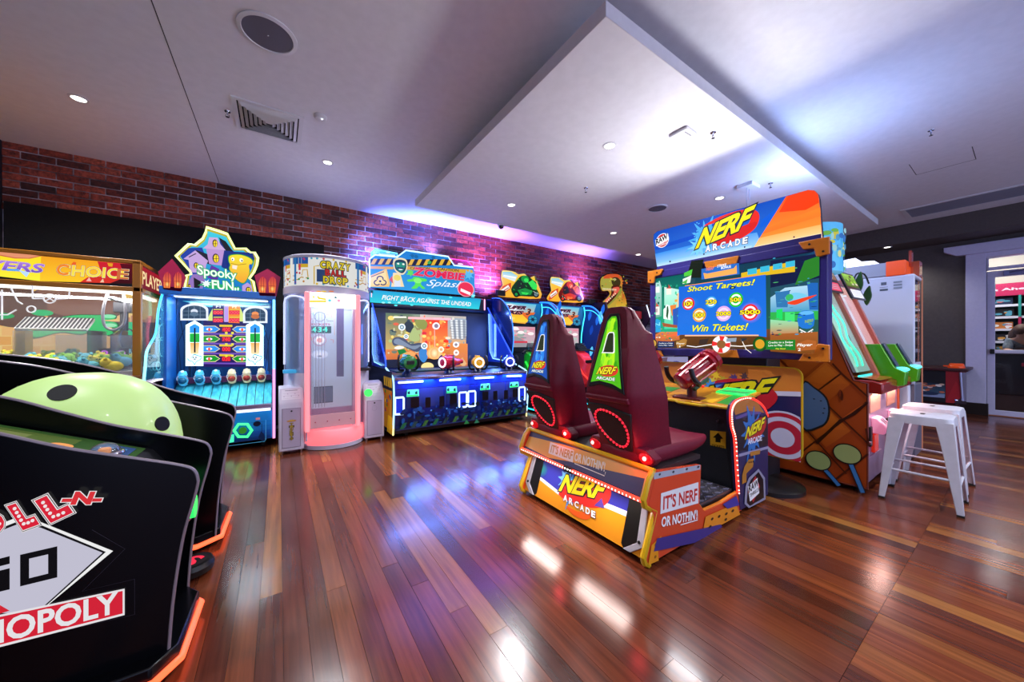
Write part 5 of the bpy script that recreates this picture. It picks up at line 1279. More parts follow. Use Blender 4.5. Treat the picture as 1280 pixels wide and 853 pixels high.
# four mounted water guns
def water_gun(px, py, col, name, ringdir, ringlit):
    a = Art((2.2, 4.66, 1.0), (1, 0, 0), (0, 0, 1)); c = a.W(a.uv((px, py)))
    gm = M('gun_'+name, col, 0.25, coat=0.5)
    d = Vector((ringdir[0], ringdir[1], 0)).normalized(); sd = Vector((-d.y, d.x, 0))
    if sd.x < 0: sd = -sd
    body = MB().loft_circ([(c+d*0.13, 0.055), (c+d*0.12, 0.088), (c+d*0.02, 0.092), (c-d*0.06, 0.085), (c-d*0.12, 0.06), (c-d*0.20, 0.05), (c-d*0.21, 0.035), (c-d*0.28, 0.03)], 22).build('gun_body', gm, Z, smooth=40)
    MB().obox(c-d*0.02+Vector((0, 0, 0.088)), (0.05, 0.16, 0.03), mat=Matrix((sd, d, Vector((0, 0, 1)))).transposed()).build('gun_sight', gm, body, bevel=0.006)
    if ringlit:
        MB().tube([c+d*0.133+0.062*(math.cos(t)*sd+math.sin(t)*Vector((0, 0, 1))) for t in [2*math.pi*k/28 for k in range(28)]], 0.010, 8, True).build('ring_light', neon('#f8f4ff', 3.5), body)
    else:
        MB().obox(c+d*0.13, (0.10, 0.02, 0.05), mat=Matrix((sd, d, Vector((0, 0, 1)))).transposed()).build('rear_plate', BLACK, body, bevel=0.005)
    for s_ in (-1, 1):
        h = [c+sd*s_*0.115+Vector((0, 0, 0.095))+d*0.02, c+sd*s_*0.135+Vector((0, 0, 0.05))+d*0.05, c+sd*s_*0.135-Vector((0, 0, 0.05))+d*0.05, c+sd*s_*0.11-Vector((0, 0, 0.10))+d*0.02, c+sd*s_*0.05-Vector((0, 0, 0.105))]
        MB().tube(smooth_pts([tuple(p) for p in h], 4), 0.014, 8).build('grip', BLACK, body)
    MB().cyl((c.x, c.y, 0.77), (c.x, c.y, c.z-0.07), 0.03, 14, 0.02).lathe([(0.075, 0.77), (0.06, 0.80), (0.03, 0.83)], (c.x, c.y, 0), 18).build('gun_post', M('post_navy', '#0c1c50', 0.3), body)
water_gun(509, 453, '#0f7a28', 'green', (0.05, -1), False)
water_gun(561, 453, '#c01838', 'red', (-0.95, -0.40), True)
water_gun(597, 453, '#e8a810', 'yellow', (-0.30, -1), True)
water_gun(636, 452, '#1838b8', 'blue', (-0.45, -1), True)

# ---------------------------------------------------------------- twin motorbike racing cabinets
def bike_cabinet(dx, label, rider, hue, first):
    X0, X1 = 3.31+dx, 4.49+dx
    B = thing('motorbike_game', label, 'arcade game', ((X0+X1)/2, 5.2, 0), 'motorbike racing games')
    CB = M('bike_cabinet_blue', '#10306a', 0.3, coat=0.4)
    MB().box(X0+0.08, X1-0.08, 5.60, 5.84, 0.05, 1.62).build('cabinet', M('bike_cabinet_dark', '#080c18', 0.35), B, bevel=0.01)
    MB().prism([(5.84, 1.60), (5.66, 1.60), (5.56, 1.66), (5.61, 2.02), (5.84, 2.04)], 'x', X0, X1).build('header', CB, B, bevel=0.008)
    # topper
    A = Art((3.8, 5.62, 2.2), (1, 0, 0), (0, 0, 1)); A.crop = (600, 330, 8.53)
    o_ = smooth_pts([(232, 80), (260, 68), (340, 78), (380, 92), (410, 112), (470, 105), (500, 130), (520, 155), (575, 130), (600, 150), (610, 200), (640, 270), (645, 370), (400, 365), (195, 345), (195, 290), (240, 230), (225, 160)], 2, True)
    sh = lambda P: [p+Vector((dx, 0, 0)) for p in P]
    MB().slab(sh(A.Wp(o_)), (0, 0.04, 0)).build('topper', M('topper_edge', '#181008', 0.4), B)
    A.poly(o_, ('#f8e080', '#f0a020')); A.poly([(420+(x-420)*0.93, 235+(y-235)*0.92) for x, y in o_], ('#f8c840', '#f8b030'))
    A.poly([(240, 85), (330, 85), (400, 130), (370, 190), (240, 140)], ('#78c8e0', '#f0f0e8')).poly([(250, 118), (385, 140), (380, 158), (248, 132)], '#f4f8f8')
    A.poly([(200, 340), (240, 240), (330, 200), (330, 260), (240, 330)], '#d85020').poly([(222, 280), (300, 225), (318, 260), (235, 312)], '#f0f0e8').poly([(236, 292), (304, 250), (308, 258), (240, 300)], '#a03020')
    dk, md, br = rider
    A.poly(smooth_pts([(330, 270), (390, 180), (440, 130), (510, 130), (560, 170), (600, 200), (600, 260), (630, 330), (560, 350), (440, 345), (370, 345)], 3, True), dk)
    A.ell((480, 165), 42, 40, md).ell((492, 175), 24, 22, br).poly([(400, 190), (450, 180), (470, 250), (420, 280), (390, 250)], '#1c2426')
    A.poly([(510, 200), (560, 170), (610, 230), (600, 280), (560, 270)], br).poly([(400, 280), (480, 260), (560, 290), (540, 330), (430, 335)], md)
    A.poly([(440, 300), (520, 310), (500, 330), (450, 330)], br).ell((595, 325), 34, 36, '#101414').ell((595, 325), 20, 22, '#6a8088').ell((385, 325), 32, 32, '#141414').ell((385, 325), 16, 16, md)
    rz_ = random.Random(int(dx*10)+2)
    for k in range(26): 
        x, y = rz_.uniform(350, 620), rz_.uniform(170, 340); A.line([(x, y), (x+rz_.uniform(-30, 30), y+rz_.uniform(-20, 20))], 0.008, rz_.choice((br, dk, '#e8f0d8', md)))
    A.poly([(575, 130), (600, 150), (600, 190), (585, 180)], '#4a5a30')
    A.v = sh(A.v); A.build('topper_print', LIT, B)
    # name panel
    A = Art((3.8, 5.575, 1.8), (1, 0, 0), (0, 0.05, 0.36)); A.crop = (600, 330, 8.53)
    A.poly([(150, 396), (645, 428), (640, 640), (150, 604)], ('#1878b8', '#0c3c80'))
    A.poly([(205, 405), (600, 435), (560, 560), (480, 640), (230, 615), (150, 520)], ('#60c0e0', '#f0a818')).poly([(200, 430), (330, 425), (500, 470), (330, 520), (160, 520)], '#d8e8f0')
    A.poly([(160, 520), (560, 520), (500, 625), (225, 610)], ('#f8b020', '#f8d030')).poly([(430, 520), (590, 520), (520, 610)], '#e06820').ell((320, 580), 60, 22, '#fff0a0', rim='#f8c828')
    A.text('SUPER', (245, 478), (480, 490), (270, 440), '#181420', w=0.10, shear=0.2, out=((0.04, '#e04890'),)); A.text('BIKES', (240, 530), (450, 545), (262, 490), '#181420', w=0.10, shear=0.2, out=((0.04, '#e04890'),)); A.text('3', (485, 545), (535, 548), (495, 478), '#181420', w=0.05, shear=0.2, out=((0.04, '#f08030'),))
    for c_ in ((204, 580), (560, 595)):
        A.ell(c_, 52, 50, '#1c5078').ell(c_, 44, 42, '#2890b8').ell(c_, 18, 17, '#0c2840')
        for k in range(6): t = k*math.pi/3; A.line([(c_[0]+16*math.cos(t), c_[1]+16*math.sin(t)), (c_[0]+42*math.cos(t), c_[1]+42*math.sin(t))], 0.012, '#104060')
    A.v = sh(A.v); A.build('name_print', LIT, B)
    # screen
    A = Art((3.8, 5.49, 1.4), (1, 0, 0), (0, 0, 1)); A.crop = (540, 390, 7.754)
    MB().box(X0+0.10, X1-0.10, 5.57, 5.60, 1.02, 1.62).build('bezel', BLACK, B, bevel=0.01)
    A.O = Vector((3.8, 5.568, 1.4))
    ua, ub = X0-dx+0.2-3.8, X1-dx-0.2-3.8
    A.rectuv(ua, ub, -0.28, 0.12, ('#c890a0', '#b0a8b0'))
    for k in range(40):
        r_ = random.Random(k+int(dx*7)); A.elluv((r_.uniform(ua+.05, ub-.05), r_.uniform(-.24, .09)), r_.uniform(.02, .1), r_.uniform(.01, .035), r_.choice(('#e0b8c0', '#a8b8b0', '#f0e0e0', '#90a098', '#d87888', '#788888')), 12)
    A.polyuv([(ua, -0.28), (ub, -0.28), (0.05, -0.08), (-0.03, -0.08)], '#8a8890').rectuv(ua+0.1, ub-0.2, -0.2, -0.16, '#c03848')
    A.v = sh(A.v); A.build('screen', SCREEN, B)
    A = Art((3.8+dx, 5.562, 1.64), (1, 0, 0), (0, 0, 1)); A.rectuv(-0.1, -0.03, -0.02, 0.02, '#e8b040').rectuv(-0.015, 0.06, -0.02, 0.02, '#d8a038'); A.build('bezel_print', LIT, B)
    # neon pairs at the header ends and curved side wings
    for sx, X in ((-1, X0), (1, X1)):
        MB().tube(smooth_pts([(X-sx*0.02, 5.58, 2.0), (X-sx*0.05, 5.53, 1.82), (X-sx*0.09, 5.54, 1.62), (X-sx*0.12, 5.56, 1.35), (X-sx*0.12, 5.57, 1.05)], 4), 0.012, 8).build('header_light', neon('#58e0ff', 3.5), B)
        pr = smooth_pts([(5.62, 2.03), (5.3, 1.98), (5.02, 1.72), (4.92, 1.3), (5.0, 0.9), (5.25, 0.55), (5.62, 0.42)], 5)
        MB().prism(pr, 'x', X-0.014, X+0.008).build('side_wing', M('wing_navy', '#0a1c4a', 0.25, coat=0.4), B)
        if sx > 0:
            AW = Art((X-0.015, 5.3, 1.3), (0, -1, 0), (0, 0, 1))
            AW.polyuv([(5.3-a, b-1.3) for a, b in pr], ('#0c2c88', '#061038'))
            for k in range(7):
                r_ = random.Random(k); u, v_ = r_.uniform(-.2, .25), r_.uniform(-.5, .55)
                AW.polyuv(smooth_pts([(u, v_), (u+.08, v_+.1), (u+.06, v_+.22), (u-.02, v_+.12)], 3, True), r_.choice(('#1c68e0', '#38a0f8', '#0c40b0', '#60c8f8')))
            AW.build('wing_print', LIT, B)
        MB().tube([(X-0.022 if sx > 0 else X+0.024, p[0]+0.02, p[1]) for p in pr], 0.014, 8).build('wing_light', neon('#3890ff', 4.0), B)
        MB().tube([(X-0.022 if sx > 0 else X+0.024, 5.3+(p[0]-5.3)*0.86, 1.3+(p[1]-1.3)*0.86) for p in pr], 0.009, 8).build('wing_inner_light', neon('#58d8ff', 3.0), B)
    # ride-on motorbike
    xm = (X0+X1)/2; fm = M('fairing_'+hue[0], hue[1], 0.22, coat=0.6, emit=hue[1], strength=0.15)
    MB().box(xm-0.24, xm+0.24, 4.42, 5.45, 0.03, 0.14).build('ride_base', BLACK, B, bevel=0.02)
    bk = thing_part = MB().loft([[(xm-w, y, z0), (xm+w, y, z0), (xm+w*0.8, y, z1), (xm-w*0.8, y, z1)] for y, w, z0, z1 in ((4.5, 0.05, 0.78, 0.86), (4.62, 0.10, 0.62, 0.86), (4.85, 0.13, 0.40, 0.80), (5.0, 0.17, 0.30, 0.98), (5.15, 0.17, 0.34, 1.05), (5.3, 0.10, 0.55, 0.98))]).build('bike_body', fm, B, bevel=0.03)
    MB().loft([[(xm-w, y, z0), (xm+w, y, z0), (xm+w*0.8, y, z0+0.06), (xm-w*0.8, y, z0+0.06)] for y, w, z0 in ((4.52, 0.06, 0.84), (4.7, 0.12, 0.82), (4.92, 0.11, 0.80))]).build('bike_seat', BLACK, bk, bevel=0.02)
    MB().tube([(xm-0.32, 5.0, 1.02), (xm-0.2, 5.1, 1.06), (xm+0.2, 5.1, 1.06), (xm+0.32, 5.0, 1.02)], 0.018, 8).build('handlebar', BLACK, bk)
    MB().prism([(5.02, 1.04), (5.2, 1.05), (5.14, 1.2)], 'x', xm-0.12, xm+0.12).build('windscreen', glass_mat('screen_smoke', '#404858', 0.4), bk)
    for y in (4.62, 5.2): MB().cyl((xm-0.06, y, 0.36), (xm+0.06, y, 0.36), 0.22, 26).build('wheel', RUBBER, bk, bevel=0.02)
    for s_ in (-1, 1):
        MB().tube([(xm+s_*0.14, 4.7, 0.45), (xm+s_*0.16, 4.9, 0.60), (xm+s_*0.15, 5.15, 0.86)], 0.02, 8).build('body_stripe', neon(hue[2], 1.6), bk)
    MB().tube([(xm-0.25, 5.4, 0.05), (xm-0.25, 4.42, 0.05), (xm+0.25, 4.42, 0.05), (xm+0.25, 5.4, 0.05)], 0.012, 8).build('floor_light', neon('#40e8ff', 3.0), B)
    return B
bike_cabinet(0.0, 'motorbike racing game with a green rider topper beside the gun game', ('#10381c', '#1c9040', '#38e058'), ('lime', '#18b830', '#40ff60'), True)
bike_cabinet(1.21, 'motorbike racing game with an orange rider topper, partly behind the red seat', ('#6a1410', '#d83820', '#f87038'), ('red', '#d02838', '#ff5040'), False)

# ---------------------------------------------------------------- dinosaur game
T = thing('dinosaur_game', 'dark game cabinet crowned by a roaring dinosaur head', 'arcade game', (6.5, 5.4, 0))
MB().prism([(5.84, 0.05), (4.9, 0.05), (4.9, 0.5), (5.3, 0.75), (5.35, 1.6), (5.2, 1.75), (5.25, 1.98), (5.84, 2.0)], 'x', 5.85, 7.3).build('cabinet', M('dino_cabinet', '#14101c', 0.4), T, bevel=0.01)
for X in (5.83, 7.28):
    MB().prism([(5.84, 0.05), (4.85, 0.05), (4.85, 0.6), (5.15, 0.9), (5.2, 1.5), (5.0, 1.8), (5.1, 2.08), (5.84, 2.12)], 'x', X, X+0.03).build('side_panel', M('dino_side', '#241830', 0.35), T)
MB().tube([(7.27, 5.0, 1.8), (7.27, 5.1, 2.1)], 0.014, 8).build('edge_light', neon('#e8f0ff', 2.5), T)
MB().tube([(5.82, 4.86, 0.1), (5.82, 4.86, 0.6)], 0.014, 8).build('edge_light', neon('#ff6080', 2.5), T)
MB().box(5.95, 7.2, 5.19, 5.23, 1.78, 1.95).build('header_panel', M('dino_header', '#401018', 0.35, emit='#c02030', strength=0.4), T)
A = Art((6.5, 5.45, 2.3), (1, 0, 0), (0, 0, 1)); A.crop = (680, 330, 7.107)
head = smooth_pts([(495, 130), (515, 108), (560, 88), (640, 82), (690, 105), (703, 150), (700, 225), (722, 275), (738, 330), (738, 405), (620, 420), (520, 405), (512, 350), (550, 310), (580, 270), (560, 238), (510, 240), (492, 190)], 3, True)
MB().slab(A.Wp(head), (0, 0.04, 0)).build('topper', M('dino_edge', '#0a0808', 0.4), T)
A.poly(head, '#0c0a08')
inn = [(615+(x-615)*0.93, 245+(y-245)*0.94) for x, y in head]
A.poly(inn, ('#c07030', '#b8a038'))
A.poly(smooth_pts([(505, 140), (560, 110), (640, 150), (620, 200), (560, 230), (510, 225)], 3, True), '#a09a40').poly(smooth_pts([(520, 130), (560, 95), (650, 92), (690, 120), (640, 140), (580, 130)], 3, True), '#c85028')
A.poly(smooth_pts([(600, 130), (650, 120), (680, 160), (660, 210), (610, 190)], 3, True), '#3a3018').ell((628, 138), 12, 8, '#f0e0a0').ell((630, 138), 5, 6, '#101008')
A.poly(smooth_pts([(600, 200), (660, 190), (690, 215), (650, 280), (600, 330), (540, 385), (520, 370), (560, 320), (595, 270)], 3, True), '#4a1810').poly(smooth_pts([(610, 215), (660, 205), (670, 230), (640, 270), (600, 290), (620, 250)], 3, True), '#d85848').poly(smooth_pts([(590, 300), (560, 340), (540, 330), (570, 300)], 3, True), '#e87060')
A.poly(smooth_pts([(680, 210), (690, 250), (640, 310), (560, 385), (530, 395), (600, 330), (650, 270)], 3, True), '#8a8a38').poly(smooth_pts([(700, 260), (730, 330), (730, 400), (650, 400), (640, 350), (690, 300)], 3, True), ('#b83820', '#d0b838'))
for k in range(9): x = 520+k*14; A.poly([(x, 215+k), (x+8, 216+k), (x+4, 240+k)], '#f4e8c0')
for k in range(8): x, y = 528+k*14, 372-k*14; A.poly([(x, y), (x+10, y-6), (x+1, y-22)], '#f4e8c0')
rz_ = random.Random(6)
for k in range(70):
    x, y = rz_.uniform(510, 735), rz_.uniform(95, 400)
    if (y < 210 and x < 690) or x > 650+ (y < 300)*20:
        A.ell((x, y), rz_.uniform(3, 9), rz_.uniform(3, 8), rz_.choice(('#6a7a28', '#c8b840', '#4a4018', '#d86828', '#a8a040')), n=8)
A.build('topper_print', print_mat('print_dino', 1.1, 0.3), T)
# ---------------------------------------------------------------- two-seat foam dart shooting game, in the middle of the room
NG = thing('dart_shooting_game', 'two seat foam dart shooting game with big screen and blue orange header', 'arcade game', (2.6, 1.705, 0))
YN_, YF_ = 1.13, 2.28
YEL = M('yellow_moulding', '#c8a010', 0.3, coat=0.3)
AS = Art((2.0, YN_, 0.3), (1, 0, 0), (0, 0, 1))
def pz(pts, crop): AS.crop = crop; return [AS.uv(p) for p in pts]
c17 = (640, 520, 4.265); c18 = (800, 430, 3.706)
to = lambda q: [(2.0+u, 0.3+v) for u, v in q]
left_edge = to(pz([(765, 300), (742, 345), (715, 455), (722, 485), (775, 510), (765, 560), (715, 765), (722, 790), (742, 800)], c17))
right_edge = to(pz([(283, 562), (275, 745), (300, 778), (378, 742), (458, 690), (470, 800)], c18))
bottomR = to(pz([(470, 800)], c18))[0]
prof = left_edge + [(bottomR[0], max(0.03, bottomR[1]))] + right_edge[::-1][1:]
prof = [(a, max(b, 0.028)) for a, b in prof]
for y in (YN_, YF_-0.03):
    sp = MB().prism(prof, 'y', y, y+0.03).build('side_panel', M('side_orange', '#c8421c', 0.35, coat=0.3), NG)
    MB().tube([(a-0.004, y+0.015, b) for a, b in left_edge], 0.018, 8).build('yellow_edge', YEL, sp)
    MB().tube([(a, y+0.015, b+0.002) for a, b in right_edge[1:5]], 0.010, 8).build('deck_edge', M('edge_orange', '#d8781c', 0.35), sp)
# print on the near side
c17b = c17
A = Art((2.0, YN_, 0.3), (1, 0, 0), (0, 0, 1)); A.crop = c18
A.poly([(75, 590), (275, 560), (270, 780), (60, 853), (65, 800), (40, 740)], '#c8401c')
A.poly([(62, 598), (278, 560), (278, 582), (64, 628)], '#9aa0b0')
for x, y in ((90, 605), (153, 593), (215, 580), (268, 570)): A.ell((x, y), 5, 5, '#202430')
A.poly([(95, 692), (268, 640), (268, 738), (92, 788)], '#d8d8dc'); A.text("IT'S NERF", (104, 770), (262, 726), (106, 704), '#b82820', w=0.05)
A.text("OR NOTHIN'!", (96, 850), (262, 812), (98, 800), '#e8e8ec', w=0.05)
A.line([(185, 838), (264, 815), (262, 772)], 0.006, '#e8e8ec')
A.crop = c17
A.poly([(722, 795), (740, 690), (790, 640), (800, 660), (775, 690), (778, 770)], '#d88a18').ell((762, 685), 6, 8, '#8a5008').ell((760, 750), 6, 8, '#8a5008').ell((795, 650), 4, 5, '#8a5008')
A.crop = c18
A.poly([(290, 853), (300, 800), (440, 738), (460, 790), (378, 835), (330, 853)], '#d8821c')
A.poly([(60, 960), (75, 900), (290, 853), (370, 835), (378, 850), (250, 920)], '#3a2c78')
for x, y in ((330, 810), (362, 798), (395, 786), (425, 772), (320, 845), (392, 812)): A.ell((x, y), 6, 6, '#302010')
A.poly([(378, 742), (440, 703), (455, 745), (400, 762)], '#3a3490')
A.build('side_print', print_mat('print_side', 0.0, 0.3), NG)
# back of the seat base: sloping upper board, light strip on the ledge, recessed lower board
xa, za = left_edge[0]; xb, zb_ = left_edge[2]
up = MB().slab([(xa+0.012, YN_+0.03, za-0.004), (xa+0.012, YF_-0.03, za-0.004), (xb+0.016, YF_-0.03, zb_), (xb+0.016, YN_+0.03, zb_)], (0.02, 0, 0.004)).build('upper_board', M('board_violet', '#2a2648', 0.35), NG)
x2, z2 = left_edge[4]; x3, z3 = left_edge[6]
lo = MB().slab([(x2+0.012, YN_+0.03, z2+0.03), (x2+0.012, YF_-0.03, z2+0.03), (x3+0.022, YF_-0.03, 0.035), (x3+0.022, YN_+0.03, 0.035)], (0.02, 0, 0)).build('lower_board', M('board_orange', '#c8801c', 0.35), NG)
MB().slab([(xb+0.016, YN_+0.03, zb_-0.004), (xb+0.016, YF_-0.03, zb_-0.004), (x2+0.014, YF_-0.03, z2+0.028), (x2+0.014, YN_+0.03, z2+0.028)], (0.006, 0, 0.012)).build('ledge', BLACK, NG)
MB().box(xa+0.01, 2.2, YN_+0.03, YF_-0.03, za-0.03, za-0.004).build('seat_deck', M('deck_yellow', '#181418', 0.4), NG)
MB().tube([(xa+0.005, YN_+0.01, za), (xa+0.005, YF_-0.01, za)], 0.016, 8).build('yellow_edge', YEL, NG)
def board_art(p_top, p_bot):
    V = Vector((p_top[0]-p_bot[0], 0, p_top[1]-p_bot[1]))
    a = Art((p_bot[0], 1.7, p_bot[1]), (0, -1, 0), V); a.crop = c17; return a
A = board_art((xa+0.012, za-0.004), (xb+0.016, zb_))
h = Vector((xa-xb-0.004, 0, za-zb_)).length
uR = 1.7-YN_-0.035; uL = 1.7-YF_+0.035
A.rectuv(uL, uR, 0.0, h, '#302c58'); A.polyuv([(uL, h*0.1), (uL, h*0.62), (-0.2, h*0.78), (uR, h*0.97), (uR, h*0.65), (-0.05, h*0.2), (-0.25, 0.0)], '#c88a38')
A.poly([(205, 140), (332, 185), (325, 250), (195, 200)], '#c8c4c0'); A.text("IT'S NERF", (205, 196), (320, 236), (214, 152), '#a87830', w=0.05); A.text("OR NOTHIN'!", (332, 240), (494, 300), (340, 195), '#d0c8c0', w=0.05); A.line([(335, 255), (495, 322), (500, 300)], 0.005, '#d0c8c0')
A.build('upper_print', print_mat('print_base_upper', 0.0, 0.3), NG)
A = board_art((x2+0.012, z2+0.03), (x3+0.022, 0.035))
h = Vector((x2-x3-0.01, 0, z2+0.03-0.035)).length
A.rectuv(uL, uR, 0, h, ('#d8901c', '#d0881c')); A.polyuv([(uL+0.12, h*0.5), (uL+0.12, h), (uR-0.12, h), (uR-0.12, h*0.58), (0.1, h*0.52), (-0.1, h*0.3)], ('#2a2c90', '#3438a0'))
A.polyuv([(uL+0.12, h*0.42), (uL+0.12, h*0.5), (-0.1, h*0.34), (-0.1, h*0.27)], '#d8dce8').polyuv([(0.1, h*0.60), (uR-0.12, h*0.66), (uR-0.12, h*0.56), (0.1, h*0.50)], '#d8dce8')
A.elluv((-0.40, h*0.68), 0.07, 0.06, '#1c8068', rim='#2a2c90')
A.splat((320, 390), 62, '#3a88d0', 5, 13); A.splat((290, 345), 40, '#60a8e0', 8, 9)
A.poly(smooth_pts([(250, 420), (330, 340), (440, 340), (525, 385), (520, 450), (470, 490), (380, 480)], 4, True), '#d02c28')
A.poly([(480, 440), (495, 495), (440, 480)], '#503a90'); A.poly(smooth_pts([(290, 480), (350, 510), (430, 520), (400, 555), (330, 530)], 3, True), '#e05a20')
A.text('NERF', (250, 400), (490, 450), (275, 312), ('#f8e820', '#e8d018'), w=0.07, shear=0.25, space=0.95, out=((0.09, '#141018'), (0.07, '#2a2838')))
for j, ch in enumerate('ARCADE'):
    x = 276+j*30; y = 452+j*17; A.text(ch, (x, y), (x+22, y+10), (x+2, y-34), '#e8e8ee', w=0.07, out=((0.07, '#202028'),))
A.build('lower_print', print_mat('print_base_lower', 0.0, 0.3), NG)
for ym, s_ in ((YN_+0.11, -1), (YF_-0.11, 1)):
    B = board_art((x2+0.012, z2+0.03), (x3+0.022, 0.035))
    u = 1.7-ym; a = 0.035; sg = s_
    P = [(u-sg*0.055, h*0.98), (u-sg*0.02, h*0.98), (u-sg*0.03, h*0.22), (u+sg*0.05, 0.0), (u+sg*0.0, 0.0), (u-sg*0.075, h*0.2)]
    MB().slab([B.W(q, 0.002) for q in P], B.N*0.012).build('grey_bracket', M('bracket_grey', '#a8aab8', 0.4, 0.3), NG, bevel=0.003)
    MB().slab([B.W(q, 0.001) for q in ((u-sg*0.02, h*0.98), (u+sg*0.07, h*0.95), (u+sg*0.07, 0.02), (u+sg*0.05, 0.0), (u-sg*0.03, h*0.22))], B.N*0.004).build('dark_inset', BLACK, NG)
    for vv in (0.25, 0.93): MB().cyl(B.W((u-sg*0.045, h*vv), 0.012), B.W((u-sg*0.045, h*vv), 0.019), 0.009, 10).build('bolt', BLACKM, NG)
MB().tube([(xb-0.004, YF_-0.02, zb_-0.006), (xb-0.002, 1.76, zb_-0.010)], 0.012, 8).build('light_strip', neon('#ff6a50', 4.0), NG)
MB().tube([(xb-0.002, 1.68, zb_-0.010), (xb-0.004, YN_+0.02, zb_-0.006)], 0.012, 8).build('light_strip', neon('#ff5a48', 4.0), NG)
for y_ in (1.42, 1.99): strip_lamp('ledge_lamp', NG, (xb-0.02, y_, zb_-0.03), (-0.35, 0, -1), 0.09, 0.38, 2.4, (1.0, 0.80, 0.74))
mb = MB()
for k in range(44):
    y = YN_+0.04+k*(YF_-YN_-0.08)/43; mb.ball((xb-0.012, y, zb_-0.008), 0.0055, 6, 4)
mb.build('strip_diodes', neon('#fff0e8', 8.0), NG)
MB().box(xb-0.01, xb+0.01, 1.68, 1.76, zb_-0.03, zb_+0.005).build('strip_joint', BLACK, NG)
MB().box(1.75, 2.6, YN_+0.03, YF_-0.03, 0.02, 0.17).build('plinth', BLACK, NG)
# tread-plate step between seats and pedestal
st = MB().box(2.12, 2.62, YN_+0.035, YF_-0.035, 0.17, 0.185).build('step_plate', M('tread_steel', '#6a6470', 0.3, 0.8), NG)
mb = MB()
for i in range(9):
    for j in range(20):
        x, y = 2.15+i*0.055, YN_+0.06+j*0.055; a = 0.7 if (i+j) % 2 else -0.7
        mb.obox((x, y, 0.187), (0.04, 0.010, 0.006), mat=Matrix.Rotation(a, 3, 'Z'))
stuff(mb.build('tread_pattern', M('tread_light', '#b0a8ac', 0.25, 0.9), st, smooth=0))

